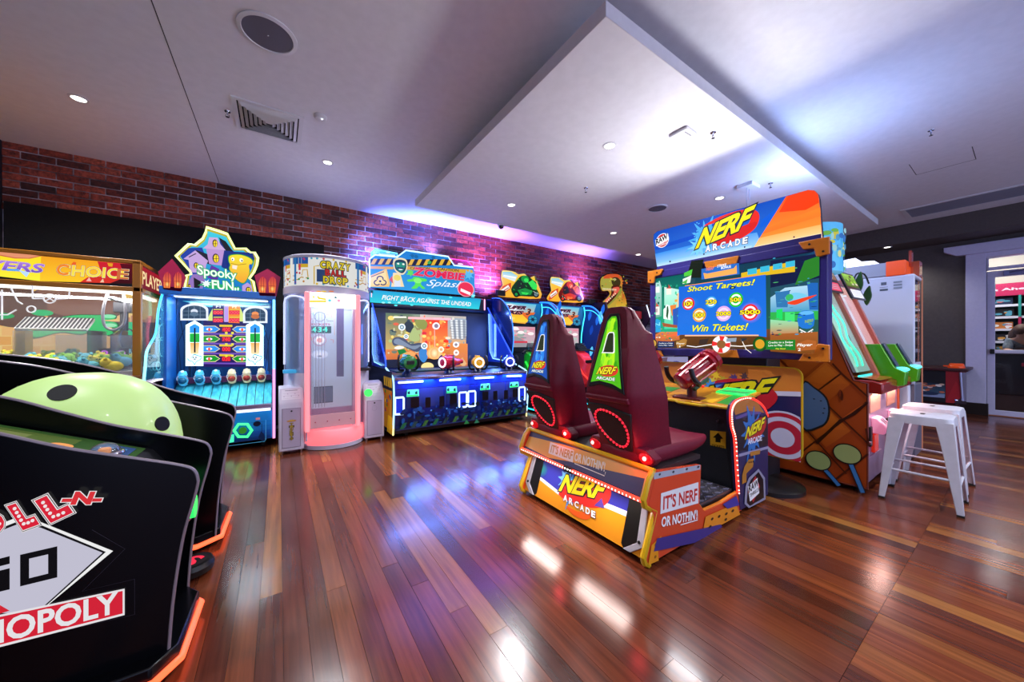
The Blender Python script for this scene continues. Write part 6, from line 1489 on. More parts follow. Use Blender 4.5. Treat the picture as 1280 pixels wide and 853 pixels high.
# ---- the two seats
RED = grained('seat_maroon', '#600a22', '#680c26', 60, 0.45, 0.02)
RED.node_tree.nodes['Principled BSDF'].inputs['Specular IOR Level'].default_value = 0.3
def seat(yc, tint):
    xback = lambda z: 1.60+(z-0.90)*0.18 if z >= 0.90 else 1.60+(0.90-z)*0.34
    zs = [(0.47, 0.13, 0.17, 1.95), (0.56, 0.14, 0.19, 1.98), (0.70, 0.15, 0.205, 1.92), (0.80, 0.158, 0.225, 1.88), (0.89, 0.162, 0.24, 1.85), (0.93, 0.160, 0.24, 1.835), (1.05, 0.145, 0.225, 1.81), (1.17, 0.128, 0.20, 1.79), (1.255, 0.115, 0.185, 1.785), (1.275, 0.112, 0.158, 1.765), (1.34, 0.100, 0.125, 1.75), (1.39, 0.085, 0.098, 1.74), (1.412, 0.065, 0.07, 1.735), (1.418, 0.04, 0.045, 1.73)]
    secs = []
    for z, wb_, wf, xf_ in zs:
        xb_ = xback(z)
        half = [(xb_, wb_*0.93), (xb_+0.008, wb_), (xb_+0.03, wb_+(wf-wb_)*0.28), (xb_+(xf_-xb_)*0.5, wb_+(wf-wb_)*0.72), (xf_-0.025, wf*0.99), (xf_, wf), (xf_+0.012, wf*0.93), (xf_-0.005, wf*0.82), (xb_+(xf_-xb_)*0.62, wf*0.5)]
        secs.append([(a, yc+b, z) for a, b in half]+[(a, yc-b, z) for a, b in half[::-1]])
    MB().loft(secs).build('seat_shell', RED, NG, bevel=0.004, smooth=32)
    pan = [(1.70, 0.17, 0.47, 0.585), (1.78, 0.20, 0.462, 0.60), (1.98, 0.215, 0.465, 0.615), (2.2, 0.215, 0.475, 0.600), (2.34, 0.205, 0.50, 0.590), (2.41, 0.18, 0.535, 0.588), (2.43, 0.15, 0.555, 0.582)]
    p = MB().loft([[(x, yc-w*0.85, z0), (x, yc+w*0.85, z0), (x, yc+w, z0+(z1-z0)*0.45), (x, yc+w*0.97, z1), (x, yc+w*0.6, z1-0.018), (x, yc-w*0.6, z1-0.018), (x, yc-w*0.97, z1), (x, yc-w, z0+(z1-z0)*0.45)] for x, w, z0, z1 in pan]).build('seat_pan', RED, NG, smooth=45)
    sd = p.modifiers.new('round', 'SUBSURF'); sd.levels = 1; sd.render_levels = 2
    MB().box(1.82, 2.2, yc-0.14, yc+0.14, za-0.01, 0.475).build('seat_base', BLACK, NG, bevel=0.01)
    # pointed fins of the rear flange
    for k in (-1, 1):
        MB().loft([[(x, yc+k*w0, z), (x, yc+k*w1, z), (x+0.07, yc+k*w1, z), (x+0.07, yc+k*w0, z)] for z, w0, w1, x in ((0.475, 0.08, 0.19, 1.74), (0.50, 0.09, 0.21, 1.735), (0.545, 0.10, 0.245, 1.72), (0.555, 0.11, 0.243, 1.718), (0.60, 0.12, 0.20, 1.70))]).build('rear_fin', RED, NG, bevel=0.008)
    # raised lip over the speaker pad
    MB().loft([[(1.612, y, 0.895), (1.592, y, 0.885), (1.598, y, 0.858), (1.66, y, 0.845), (1.67, y, 0.89)] for y in (yc-0.158, yc-0.08, yc, yc+0.08, yc+0.158)]).build('rear_lip', RED, NG, bevel=0.006)
    # lit back panel
    BB = Vector((xback(0.925), 0, 0.925)); BT = Vector((xback(1.385), 0, 1.385)); H = (BT-BB).length
    B = Art((BB.x-0.007, yc, 0.925), (0, -1, 0), BT-BB)
    outer = [(-0.135, 0.005), (-0.112, H*0.30), (-0.055, H*0.92), (-0.035, H*0.985), (0.032, H*0.985), (0.045, H*0.93), (0.098, H*0.30), (0.138, -0.015), (0.06, 0.012), (-0.05, 0.028)]
    MB().slab([B.W(q, -0.03) for q in outer], B.N*0.031).build('panel_frame', BLACK, NG, bevel=0.004)
    ins = [(-0.118, 0.035), (-0.098, H*0.30), (-0.042, H*0.89), (-0.015, H*0.945), (0.018, H*0.945), (0.03, H*0.89), (0.083, H*0.30), (0.116, 0.015), (0.05, 0.038), (-0.05, 0.05)]
    B.polyuv(ins, tint[0])
    B.polyuv([(-0.06, H*0.35), (-0.036, H*0.80), (-0.012, H*0.92), (0.015, H*0.92), (0.03, H*0.7), (0.05, H*0.3), (0.0, H*0.2)], tint[1])
    for k in range(16):
        r_ = random.Random(k); v_ = r_.uniform(0.07, H*0.85); f_ = v_/H; w_ = 0.085-0.075*f_
        B.elluv((r_.uniform(-w_, w_), v_), 0.012, 0.03, r_.choice(tint[2:]), 10)
    win = [(-0.046, H*0.475), (-0.040, H*0.49), (-0.022, H*0.70), (-0.012, H*0.725), (0.014, H*0.725), (0.020, H*0.70), (0.034, H*0.49), (0.028, H*0.475)]
    B.polyuv([((u+0.004)*1.28-0.004, H*0.60+(v_-H*0.60)*1.10) for u, v_ in win], '#f4f6f4'); B.polyuv(win, '#28301c')
    B.polyuv(smooth_pts([(-0.06, H*0.26), (0.0, H*0.31), (0.065, H*0.30), (0.085, H*0.25), (0.065, H*0.19), (0.0, H*0.165), (-0.05, H*0.19)], 3, True), '#d83828')
    B.text('NERF', None, None, None, '#f0e028', w=0.06, shear=0.2, out=((0.09, '#141810'),), uvs=((-0.075, H*0.18), (0.065, H*0.205), (-0.064, H*0.275)))
    B.textuv('ARCADE', -0.07, 0.07, H*0.12, H*0.16, '#e8f0f0', w=0.06, out=((0.1, '#38582a'),))
    B.build('back_print', LIT, NG)
    # speaker pad ringed by red diodes
    C_ = Art((xback(0.70)-0.002, yc, 0.70), (0, -1, 0), (-0.34*0.32, 0, 0.32))
    ring = smooth_pts([(-0.115, 0.02), (-0.105, 0.075), (-0.06, 0.105), (0.01, 0.10), (0.075, 0.07), (0.108, 0.01), (0.105, -0.06), (0.07, -0.11), (0.02, -0.118), (-0.04, -0.085), (-0.085, -0.04)], 6, True)
    pad = [(-0.165, 0.135), (-0.03, 0.14), (0.155, 0.105), (0.14, 0.02), (0.11, -0.14), (0.0, -0.145), (-0.06, -0.125), (-0.13, -0.02)]
    MB().slab([C_.W(q, -0.045) for q in pad], C_.N*0.052).build('speaker_pad', grained('pad_black', '#060607', '#101012', 200, 0.7, 0.3), NG, bevel=0.006)
    L_ = 0; acc = []
    for i in range(len(ring)):
        a, b = ring[i], ring[(i+1) % len(ring)]; acc.append((L_, a, b)); L_ += math.hypot(b[0]-a[0], b[1]-a[1])
    n_ = 30
    for k in range(n_):
        t = L_*k/n_
        s0, a, b = [q for q in acc if q[0] <= t+1e-9][-1]; d = math.hypot(b[0]-a[0], b[1]-a[1]); f_ = (t-s0)/d
        MB().ball(C_.W((a[0]+(b[0]-a[0])*f_, a[1]+(b[1]-a[1])*f_), 0.011), 0.0065, 8, 6).build('red_diode', neon('#ff3048', 4.5), NG)
    MB().tube([C_.W(q, 0.008) for q in ring], 0.006, 6, True).build('diode_ring', M('ring_red', '#500810', 0.4, emit='#c01028', strength=0.7), NG)
    # tail lamps
    for s__ in (-1, 1):
        p = Vector((1.725, yc+s__*0.187, 0.55))
        MB().ball(p, 0.048, 16, 12, (0.55, 0.95, 0.8)).build('tail_lens', M('lens_red', '#60060c', 0.2, emit='#ff1020', strength=0.6), NG)
        MB().ball(p+Vector((-0.024, s__*0.006, 0.002)), 0.012, 10, 8).build('tail_bulb', neon('#ffb0a8', 9.0), NG)
    l = bpy.data.lights.new('tail_glow', 'POINT'); l.energy = 0.8; l.color = (1, 0.06, 0.08); l.shadow_soft_size = 0.03
    lo_ = bpy.data.objects.new('tail_glow', l); COL.objects.link(lo_); lo_.parent = NG; lo_.location = Vector((1.64, yc-0.20, 0.56))-Vector(NG.location)
seat(1.40, ('#50b818', '#b0f020', '#38a010', '#70d018', '#90e828'))
seat(2.05, ('#1c50b0', '#2c80e8', '#184090', '#3060c8', '#48a0f0'))

# ---- control pedestal with the two blasters
side_l = to(pz([(455, 690), (447, 560), (440, 440), (425, 380), (422, 320), (430, 285), (452, 262), (500, 250), (545, 268), (575, 300), (590, 335)], c18))
side_b = to(pz([(588, 720), (470, 800)], c18))
ppoly = side_l + [(side_l[-1][0]+0.0, 0.04), (side_l[0][0]+0.02, 0.04)]
for y in (YN_-0.004, YF_-0.03):
    sp = MB().prism(ppoly, 'y', y, y+0.034).build('pedestal_side', M('pedestal_violet', '#262250', 0.35, coat=0.2), NG)
    MB().tube([(a, y+0.005, b) for a, b in smooth_pts(side_l, 3)], 0.011, 8).build('light_strip', neon('#ff5040', 2.6), sp)
    mb = MB(); pp = smooth_pts(side_l, 6)
    for q in pp[:44]: mb.ball((q[0]-0.007, y-0.005, q[1]), 0.005, 6, 4)
    mb.build('strip_diodes', neon('#ffd0c0', 6.0), sp)
xf = side_l[0][0]+0.012; xr = side_l[-1][0]
MB().box(xf, xr-0.02, YN_+0.03, YF_-0.03, 0.04, 0.735).build('pedestal', grained('pedestal_black', '#0a0a0c', '#101012', 120, 0.6, 0.15), NG)
dk = MB().slab([(xf-0.05, YN_+0.03, 0.735), (xr-0.03, YN_+0.03, 0.80), (xr-0.03, YF_-0.03, 0.80), (xf-0.05, YF_-0.03, 0.735)], (0, 0, 0.022)).build('gun_deck', M('deck_orange', '#c88018', 0.3, coat=0.3), NG, bevel=0.006)
MB().tube([(xf-0.052, YN_+0.03, 0.745), (xf-0.052, 1.32, 0.745), (xf-0.085, 1.36, 0.742), (xf-0.085, 1.52, 0.742), (xf-0.052, 1.56, 0.745), (xf-0.052, YF_-0.03, 0.745)], 0.011, 8).build('deck_moulding', YEL, NG)
A = Art((xf-0.05, 1.7, 0.757), (0, -1, 0), (xr-xf+0.02, 0, 0.065))
for y0, c_ in ((1.15, '#1c9030'), (1.30, '#e8b020'), (1.72, '#1c9030'), (1.85, '#e8b020')): A.polyuv([(1.7-y0, 0.03), (1.7-y0-0.13, 0.05), (1.7-y0-0.13, 0.33), (1.7-y0, 0.35)], c_)
for k in range(10): r_ = random.Random(k); A.elluv((r_.uniform(-.5, .5), r_.uniform(.05, .35)), 0.03, 0.03, r_.choice(('#d87818', '#f0c028', '#2a9838')), 9)
A.build('deck_print', PRINT, NG)
A = Art((xf, 1.2, 0.45), (0, -1, 0), (0, 0, 1)); A.crop = c18
A.poly([(325, 402), (398, 408), (398, 486), (326, 470)], '#c89820'); A.poly([(362, 412), (386, 440), (374, 440), (374, 458), (350, 455), (350, 436), (338, 434)], '#181408'); A.text('TICKETS', (332, 474), (392, 484), (332, 464), '#181408', w=0.04)
A.build('arrow_sign', print_mat('print_arrow', 0.0), NG)
for px, py in ((140, 312), (132, 352), (128, 385), (362, 358)):
    p = A.W(A.uv((px, py)), 0.002); MB().ball(p, 0.012 if px > 300 else 0.006, 10, 8).build('rivet', M('rivet_dark', '#30181c', 0.4), NG)
A = Art((2.8, YN_-0.004, 0.4), (1, 0, 0), (0, 0, 1)); A.crop = c18
A.poly([(440, 330), (430, 285), (452, 264), (500, 254), (545, 272), (585, 335), (575, 320), (500, 310)], '#a86828').poly([(440, 340), (505, 312), (560, 315), (560, 325), (500, 330), (445, 352)], '#5a4a88')
A.poly([(432, 370), (440, 350), (590, 330), (590, 470), (455, 500), (448, 440)], '#14101c')
A.splat((520, 410), 44, '#2868b0', 4, 11); A.poly(smooth_pts([(490, 430), (520, 370), (560, 340), (582, 350), (575, 400), (530, 450)], 3, True), '#a82420')
A.text('NERF', (483, 445), (572, 388), (492, 388), ('#f0e020', '#d8c818'), w=0.07, shear=0.2, out=((0.09, '#100c14'),)); A.text('ARCADE', (497, 468), (562, 448), (497, 440), '#d8d8e8', w=0.06)
A.poly([(455, 510), (590, 474), (590, 486), (455, 524)], '#8a86a8').poly([(505, 502), (555, 490), (552, 510), (510, 520)], '#a87028')
A.poly([(470, 610), (480, 570), (500, 535), (525, 530), (520, 570), (490, 600), (490, 640), (470, 650)], '#a87028')
for k in range(3): A.poly([(500+k*9, 546-k*2), (505+k*9, 545-k*2), (505+k*9, 552-k*2), (500+k*9, 553-k*2)], '#201810')
A.poly([(480, 740), (485, 660), (500, 620), (545, 578), (575, 620), (578, 720), (500, 760)], '#8a88a0').poly([(490, 735), (495, 664), (508, 630), (545, 592), (567, 628), (570, 712), (505, 750)], '#0c0a12')
A.poly([(495, 685), (530, 610), (552, 660), (520, 735)], '#a81c28', ) ; A.poly([(495, 660), (540, 620), (548, 690), (505, 730)], '#e8e8ec'); A.text('RAW', (500, 690), (545, 655), (498, 655), '#14101c', w=0.06); A.text('THRILLS', (504, 712), (545, 680), (503, 695), '#14101c', w=0.03)
A.build('pedestal_print', print_mat('print_pedestal', 0.0, 0.3), NG)
# ticket light
MB().tube([(xr-0.20, 1.20, 0.805), (xr-0.04, 1.20, 0.822), (xr-0.04, 1.40, 0.822), (xr-0.20, 1.40, 0.805)], 0.013, 8, True).build('card_reader_light', neon('#40ff80', 2.5), NG)
MB().obox((xr-0.12, 1.30, 0.812), (0.14, 0.18, 0.02)).build('card_reader', M('reader_green', '#1c5a30', 0.2, emit='#58f090', strength=0.35), NG, bevel=0.005)
def blaster(yc):
    c = Vector((2.74, yc, 0.965)); ax = Vector((0.80, -0.28, 0.52)).normalized(); sd = ax.cross(Vector((0, 0, 1))).normalized(); up_ = sd.cross(ax)
    RG = M('blaster_red', '#8a0c1c', 0.18, coat=0.2, emit='#a01020', strength=0.06)
    b = MB().loft_circ([(c-ax*0.15, 0.045), (c-ax*0.14, 0.068), (c-ax*0.02, 0.080), (c+ax*0.06, 0.082), (c+ax*0.065, 0.066), (c+ax*0.14, 0.066)], 24).build('blaster', RG, NG, smooth=40)
    MB().loft_circ([(c+ax*0.13, 0.07), (c+ax*0.14, 0.092), (c+ax*0.17, 0.084), (c+ax*0.18, 0.094), (c+ax*0.22, 0.088), (c+ax*0.225, 0.06), (c+ax*0.19, 0.05)], 14).build('muzzle', RG, b, smooth=20)
    for k in range(7):
        t = 2*math.pi*k/7; o_ = 0.078*(math.cos(t)*sd+math.sin(t)*up_)
        MB().tube([c-ax*0.10+o_, c+ax*0.05+o_*1.05, c+ax*0.15+o_*1.08], 0.011, 6).build('barrel_rib', M('rib_red', '#b01830', 0.2, coat=0.6), b)
    MB().obox(c-ax*0.04+up_*0.075, (0.03, 0.10, 0.03), mat=Matrix((sd, ax, up_)).transposed()).build('top_rail', RG, b, bevel=0.005)
    for k in (-1, 1):
        o_ = sd*k*0.10
        MB().tube(smooth_pts([tuple(c-ax*0.06+o_*0.7-up_*0.06), tuple(c-ax*0.10+o_*1.35-up_*0.03), tuple(c-ax*0.12+o_*1.4+up_*0.04), tuple(c-ax*0.10+o_*1.35+up_*0.11)], 4), 0.019, 10).build('grip', BLACK, b)
        MB().ball(c-ax*0.06+o_*1.1-up_*0.075, 0.012, 8, 6).build('trigger_button', neon('#ff3030', 1.5), b)
    MB().obox(c-ax*0.02-up_*0.085, (0.12, 0.16, 0.04), mat=Matrix((sd, ax, up_)).transposed()).build('cradle', M('cradle_green', '#1c4a20', 0.35), b, bevel=0.008)
    MB().cyl((c.x-0.02, yc, 0.77), (c.x-0.02, yc, 0.90), 0.035, 14).box(c.x-0.11, c.x+0.09, yc-0.11, yc+0.11, 0.760, 0.778).build('gun_mount', M('mount_red', '#5a1014', 0.4), b, bevel=0.004)
blaster(1.50); blaster(2.02)

# ---- stand, lower target board
MB().box(3.44, 3.72, 1.25, 1.95, 0.03, 2.0).build('screen_stand', M('stand_dark', '#14121c', 0.5), NG, bevel=0.01)
MB().lathe([(0.26, 0.0), (0.26, 0.03), (0.2, 0.06), (0.08, 0.07)], (3.42, 1.25, 0), 30).build('round_foot', BLACK, NG)
MB().box(xr-0.03, 3.5, 1.4, 2.0, 0.03, 0.12).build('floor_rail', BLACK, NG)
c19 = (820, 430, 5.332)
A = Art((3.40, 1.6, 0.6), (0, -1, 0), (0, 0, 1)); A.crop = c19
rt_ = [A.uv(p) for p in ((975, 200), (970, 780), (900, 128))]
uR_ = rt_[0][0]; vB = rt_[1][1]-0.02; vT = A.uv((700, 148))[1]
lb = rounded(-0.75, uR_, vB, vT, 0.07, 5)
MB().slab([A.W(q) for q in lb], (0.025, 0, 0)).build('target_board', YEL, NG)
lb2 = rounded(-0.74, uR_-0.008, vB+0.008, vT-0.008, 0.065, 5)
A.polyuv(lb2, '#c8742c')
h_ = vT-vB
A.polyuv([(-0.1, vB+0.008), (uR_-0.008, vB+0.07), (uR_-0.008, vB+h_*0.71), (-0.1, vB+h_*0.62)], '#22204c')
A.polyuv([(-0.1, vB+h_*0.62), (uR_-0.008, vB+h_*0.70), (uR_-0.008, vB+h_*0.75), (-0.1, vB+h_*0.67)], '#c0bcd0')
for q, c_ in (((400, 210), '#e8c030'), ((450, 240), '#b8a030'), ((520, 225), '#503a70'), ((590, 215), '#503a40'), ((380, 250), '#e0d048')): A.splat(q, 26, c_, q[0], 7)
A.poly(smooth_pts([(300, 330), (360, 260), (500, 232), (650, 245), (760, 290), (812, 350), (780, 410), (700, 450), (500, 460), (340, 420)], 4, True), '#b8202c').poly(smooth_pts([(330, 300), (400, 262), (520, 258), (640, 280), (700, 300), (600, 330), (400, 330)], 3, True), '#3a3478')
A.splat((370, 290), 50, '#4890d0', 2, 9)
A.text('NERF', (275, 420), (740, 385), (330, 285), ('#e8d818', '#c8b010'), w=0.07, shear=0.25, space=0.9, out=((0.09, '#141010'), (0.07, '#1c1824')))
for r1, c_ in ((1.0, '#b8b4cc'), (0.93, '#a81c30'), (0.78, '#b8b4cc'), (0.62, '#a82034'), (0.36, '#b8b4cc')):
    cu_ = A.uv((845, 625)); A.tri([(min(cu_[0]+q*0.225*r1*math.cos(t), uR_-0.008), max(cu_[1]+q*0.215*r1*math.sin(t), vB+0.008)) for q, t in [(0, 0)]+[(1, 2*math.pi*k/48) for k in range(48)]], [(0, k, k % 48+1) for k in range(1, 49)], c_)
A.build('target_print', print_mat('print_target', 0.0, 0.3), NG)
# second, pale board with a blue target seen left of it
A = Art((3.44, 2.1, 0.75), (0, -1, 0), (0, 0, 1)); A.crop = (780, 370, 6.5625)
MB().box(3.44, 3.46, 1.80, 2.34, 0.30, 1.04).build('pale_board', M('board_pale', '#b8bce0', 0.35), NG, bevel=0.01)
A.poly([(250, 500), (525, 500), (525, 853), (330, 800)], '#b8bce8')
A.ell((430, 620), 72, 85, '#2848a8').ell((430, 620), 52, 62, '#c0c8f0').ell((430, 620), 30, 38, '#2848a8')
A.poly([(265, 670), (300, 630), (335, 640), (325, 730), (290, 720)], '#7a2888').poly([(340, 690), (400, 680), (420, 780), (340, 790)], '#d88a30').poly([(300, 510), (360, 505), (340, 600), (295, 610)], '#806878')
A.build('pale_print', print_mat('print_pale', 0.45, 0.3), NG)  # faint emission in place of the screen's light on this board

# ---- screen with its frame
SX = 3.35
VIO = M('frame_violet', '#2c2470', 0.35, coat=0.2)
c20 = (800, 220, 3.281); c21 = (805, 310, 6.09)
Y0s, Y1s, Z0s, Z1s = 0.835, 2.31, 1.07, 1.965
MB().ring_frame([(Y0s, Z0s), (Y1s, Z0s), (Y1s, Z1s), (Y0s, Z1s)], [(Y0s+0.06, Z0s+0.075), (Y1s-0.06, Z0s+0.075), (Y1s-0.06, Z1s-0.075), (Y0s+0.06, Z1s-0.075)], 'x', SX, SX+0.11).build('screen_frame', VIO, NG, bevel=0.008)
MB().box(SX+0.02, SX+0.10, Y0s+0.05, Y1s-0.05, Z0s+0.06, Z1s-0.06).build('screen_back', BLACK, NG)
ORB = M('bracket_orange', '#c8721c', 0.3, coat=0.3)
for y, sy in ((Y0s, 1), (Y1s, -1)):
    for z, sz in ((Z0s, 1), (Z1s, -1)):
        P = [(y-sy*0.015, z-sz*0.012), (y+sy*0.17, z-sz*0.012), (y+sy*0.14, z+sz*0.05), (y+sy*0.075, z+sz*0.055), (y+sy*0.065, z+sz*0.11), (y+sy*0.05, z+sz*0.125), (y-sy*0.015, z+sz*0.115)]
        MB().prism(P, 'x', SX-0.022, SX+0.0).build('corner_bracket', ORB, NG, bevel=0.006)
        for a, b in ((0.02, 0.09), (0.10, 0.02)): MB().cyl((SX-0.026, y+sy*a, z+sz*b), (SX-0.02, y+sy*a, z+sz*b), 0.008, 10).build('bolt', BLACKM, NG)
ym = (Y0s+Y1s)/2
for z, sz in ((Z0s, 1), (Z1s, -1)):
    MB().prism([(ym-0.15, z+sz*0.0), (ym+0.15, z), (ym+0.13, z+sz*0.07), (ym-0.13, z+sz*0.07)], 'x', SX-0.018, SX).build('centre_bracket', ORB, NG, bevel=0.005)
A = Art((SX+0.019, ym, 1.5), (0, -1, 0), (0, 0, 1)); A.crop = c21
u0, u1, v0, v1 = -(Y1s-ym)+0.06, (ym-Y0s)-0.06, Z0s+0.075-1.5, Z1s-0.075-1.5
A.rectuv(u0, u1, v0, v1, ('#143850', '#286040'))
# left third: teal alley with houses
A.rectuv(u0, u0+0.36, v0+0.12, v1, ('#0c5a58', '#20a878')).polyuv([(u0+0.1, v1-0.1), (u0+0.3, v1-0.16), (u0+0.33, v0+0.2), (u0+0.1, v0+0.2)], ('#c0f0e0', '#38c898'))
A.poly([(60, 290), (120, 250), (135, 300), (135, 520), (60, 540)], ('#a8d8d0', '#60a090')).poly([(70, 300), (120, 295), (120, 340), (70, 345)], '#e8f0e8').poly([(62, 450), (90, 415), (118, 445)], '#c84840').poly([(62, 452), (120, 447), (120, 510), (62, 515)], '#e8e0d8').poly([(170, 310), (190, 280), (210, 310)], '#c84840').poly([(172, 312), (210, 310), (210, 355), (172, 358)], '#e8e4d8').poly([(80, 465), (105, 463), (105, 490), (80, 492)], '#b0a0a0')
A.poly([(150, 470), (175, 430), (200, 440), (205, 550), (150, 540)], '#e8f8f0').poly([(170, 520), (176, 450), (185, 440), (190, 480), (182, 545)], '#205030').poly([(200, 440), (250, 430), (235, 500), (215, 520)], '#e08038').poly([(220, 470), (270, 450), (270, 600), (225, 610)], '#2858b0').poly([(235, 395), (262, 390), (260, 410), (238, 414)], '#e0a040')
A.poly([(140, 570), (255, 590), (255, 610), (150, 600)], '#a05028').poly([(75, 560), (100, 540), (130, 555), (130, 640), (80, 645)], '#2898d0').text('N', (85, 600), (125, 592), (85, 575), '#80d8f0', w=0.03)
A.rectuv(u0, u1, v0, v0+0.17, ('#6a4020', '#4a3018'))
A.poly([(130, 640), (270, 640), (275, 700), (60, 740), (90, 660)], ('#d87840', '#a8582c')).poly([(130, 690), (270, 640), (270, 665), (150, 680)], '#e8683a')
for k in range(26):
    r_ = random.Random(k+2); A.ell((r_.uniform(70, 275), r_.uniform(600, 720)), r_.uniform(3, 9), r_.uniform(2, 6), r_.choice(('#40a048', '#e8e0c0', '#d86838', '#3060a8', '#c8b048', '#207858')), n=9)
for k in range(22):
    r_ = random.Random(k+99); A.ell((r_.uniform(65, 275), r_.uniform(230, 560)), r_.uniform(3, 8), r_.uniform(4, 14), r_.choice(('#30c090', '#0c5a50', '#48c8a0', '#185a50', '#209878')), n=9)
# right third, drawn from the larger crop
A.crop = c20
A.poly([(540, 400), (740, 300), (735, 690), (540, 660)], ('#1a4068', '#2a5a48'))
A.poly([(540, 350), (740, 320), (740, 420), (540, 460)], '#141c40').poly([(420, 400), (640, 350), (640, 395), (420, 420)], '#d8b020')
for k in range(4): A.poly([(446+k*52, 385-k*10), (484+k*52, 378-k*10), (484+k*52, 402-k*10), (446+k*52, 408-k*10)], '#38b0d0')
A.poly([(680, 350), (740, 330), (740, 410), (640, 450)], '#2a7828').poly([(540, 500), (600, 460), (700, 450), (735, 480), (735, 560), (540, 560)], ('#a8d0e8', '#3890b8')).poly([(560, 480), (620, 470), (610, 540), (565, 540)], '#3070a8').poly([(690, 440), (735, 440), (735, 550), (700, 550)], '#2060b0')
A.poly(smooth_pts([(600, 500), (640, 480), (690, 492), (660, 520), (620, 520)], 3, True), '#70c0e0').ell((618, 500), 16, 14, '#38b060').poly(smooth_pts([(610, 520), (700, 495), (730, 490), (680, 515), (640, 530)], 3, True), '#e04020')
A.poly([(540, 560), (735, 555), (735, 590), (540, 600)], '#30a848').poly([(565, 550), (590, 545), (590, 590), (565, 590)], '#20d060').poly([(600, 560), (640, 560), (640, 620), (600, 620)], '#40d870')
A.poly([(540, 590), (655, 600), (655, 660), (540, 660)], ('#88d8a8', '#c06030')).poly(smooth_pts([(655, 565), (690, 552), (718, 565), (718, 615), (690, 628), (655, 615)], 2, True), '#2070c8').ell((688, 563), 30, 8, '#60b0e8').text('NERF', (682, 605), (716, 600), (682, 592), '#90b030', w=0.06)
A.line([(660, 630), (690, 645), (715, 630)], 0.008, '#f0f0f0').line([(665, 640), (690, 655), (712, 640)], 0.008, '#f0f0f0')
A.poly([(540, 650), (735, 640), (735, 735), (540, 720)], ('#a05a28', '#704018'))
for k in range(40):
    r_ = random.Random(k+300); A.ell((r_.uniform(545, 730), r_.uniform(340, 660)), r_.uniform(4, 14), r_.uniform(1, 3), r_.choice(('#184070', '#3a90b8', '#309848', '#4088a0', '#102848', '#48a868')), n=9)
A.poly([(220, 350), (270, 345), (260, 420), (200, 420)], '#182018').poly([(190, 400), (225, 385), (220, 410), (190, 415)], '#50c040').poly([(185, 425), (220, 410), (215, 440), (185, 445)], '#e0f0e0').poly([(180, 440), (205, 425), (200, 445)], '#50b050')
# strike bonus sign
A.crop = c21
A.poly([(455, 165), (740, 120), (745, 205), (455, 245)], '#2868c0').poly([(470, 195), (500, 200), (700, 160), (722, 135), (725, 200), (480, 240)], '#f0a858')
A.text('STRIKE', (575, 155), (645, 143), (575, 135), '#e8f4ff', w=0.04); A.text('BONUS', (605, 168), (680, 155), (605, 150), '#f0f4ff', w=0.05); A.text('NERF', (490, 180), (550, 168), (495, 152), '#e87838', w=0.05)
# the blue target card
A.poly([(330, 290), (890, 210), (890, 218), (330, 298)], '#f09048')
card = [(285, 300), (330, 296), (890, 215), (944, 208), (950, 680), (890, 672), (300, 662), (272, 672)]
A.poly(card, ('#1a62d0', '#1c70d8'))
A.poly([(272, 350), (285, 345), (283, 450), (272, 455)], '#f0c890').poly([(330, 664), (890, 662), (890, 672), (330, 674)], '#f0b890')
for k in range(5): A.ell((400+k*110, 420+20*(k % 2)), 40, 36, '#2878d8', rim='#1c68d4')
A.text('Shoot Targets!', (350, 350), (862, 300), (352, 300), '#f0f030', w=0.03, shear=0.25, out=((0.05, '#103050'),))
A.text('Win Tickets!', (385, 640), (808, 628), (390, 590), '#f0f030', w=0.03, shear=0.25, out=((0.05, '#103050'),))
A.ell((830, 495), 90, 82, '#c080e8', rim='#2068d4')
for (x, y), r_, c1, c2, t_, w_ in (((358, 428), 47, '#d82838', '#f0f0f0', '100', 34), ((532, 415), 42, '#48a8e0', '#f0f0f0', '250', 42), ((720, 398), 56, '#20b838', '#f0fff0', '500', 46), ((442, 514), 52, '#e89838', '#f8e8c8', '1000', 46), ((628, 503), 58, '#d8a8e0', '#e8d0f0', '2000', 56), ((830, 493), 62, '#e02830', '#f8f0f0', '5000', 78)):
    A.ell((x, y), r_, r_, c1).ell((x, y), r_*0.76, r_*0.76, c2).ell((x, y), r_*0.5, r_*0.5, c1)
    A.text(t_, (x-w_, y+18), (x+w_, y+14), (x-w_, y-14), '#f8e020', w=0.06, out=((0.10, '#201810'),))
# bottom strip: life ring, coins, player plates
A.line([(350, 745), (420, 755), (540, 735)], 0.008, '#f0f0f0').line([(680, 745), (760, 750), (870, 740)], 0.008, '#f0e8e0').line([(765, 700), (800, 770), (840, 800)], 0.006, '#f0e8e0')
A.ell((612, 735), 72, 66, '#f0f0f0').ell((612, 735), 34, 32, '#8a5a30')
for k in range(4):
    t = math.pi/2*k+0.1; A.poly([(612+34*math.cos(t-.35), 735+32*math.sin(t-.35)), (612+72*math.cos(t-.3), 735+66*math.sin(t-.3)), (612+72*math.cos(t+.3), 735+66*math.sin(t+.3)), (612+34*math.cos(t+.35), 735+32*math.sin(t+.35))], '#e03030')
A.poly([(450, 700), (520, 690), (500, 735), (440, 735)], '#3a2c28').poly([(655, 690), (730, 685), (725, 715), (650, 715)], '#8898a8').poly([(760, 690), (810, 688), (800, 700), (770, 715)], '#283038')
A.ell((97, 728), 30, 34, '#302818').ell((97, 728), 22, 26, '#c89838'); A.poly([(130, 710), (255, 715), (255, 755), (130, 760)], '#142858'); A.text('Credits to a Swipe', (140, 733), (245, 733), (140, 722), '#f0f0f0', w=0.03); A.text('Live to Play - Swipe', (140, 748), (245, 748), (140, 738), '#f0f0f0', w=0.03)
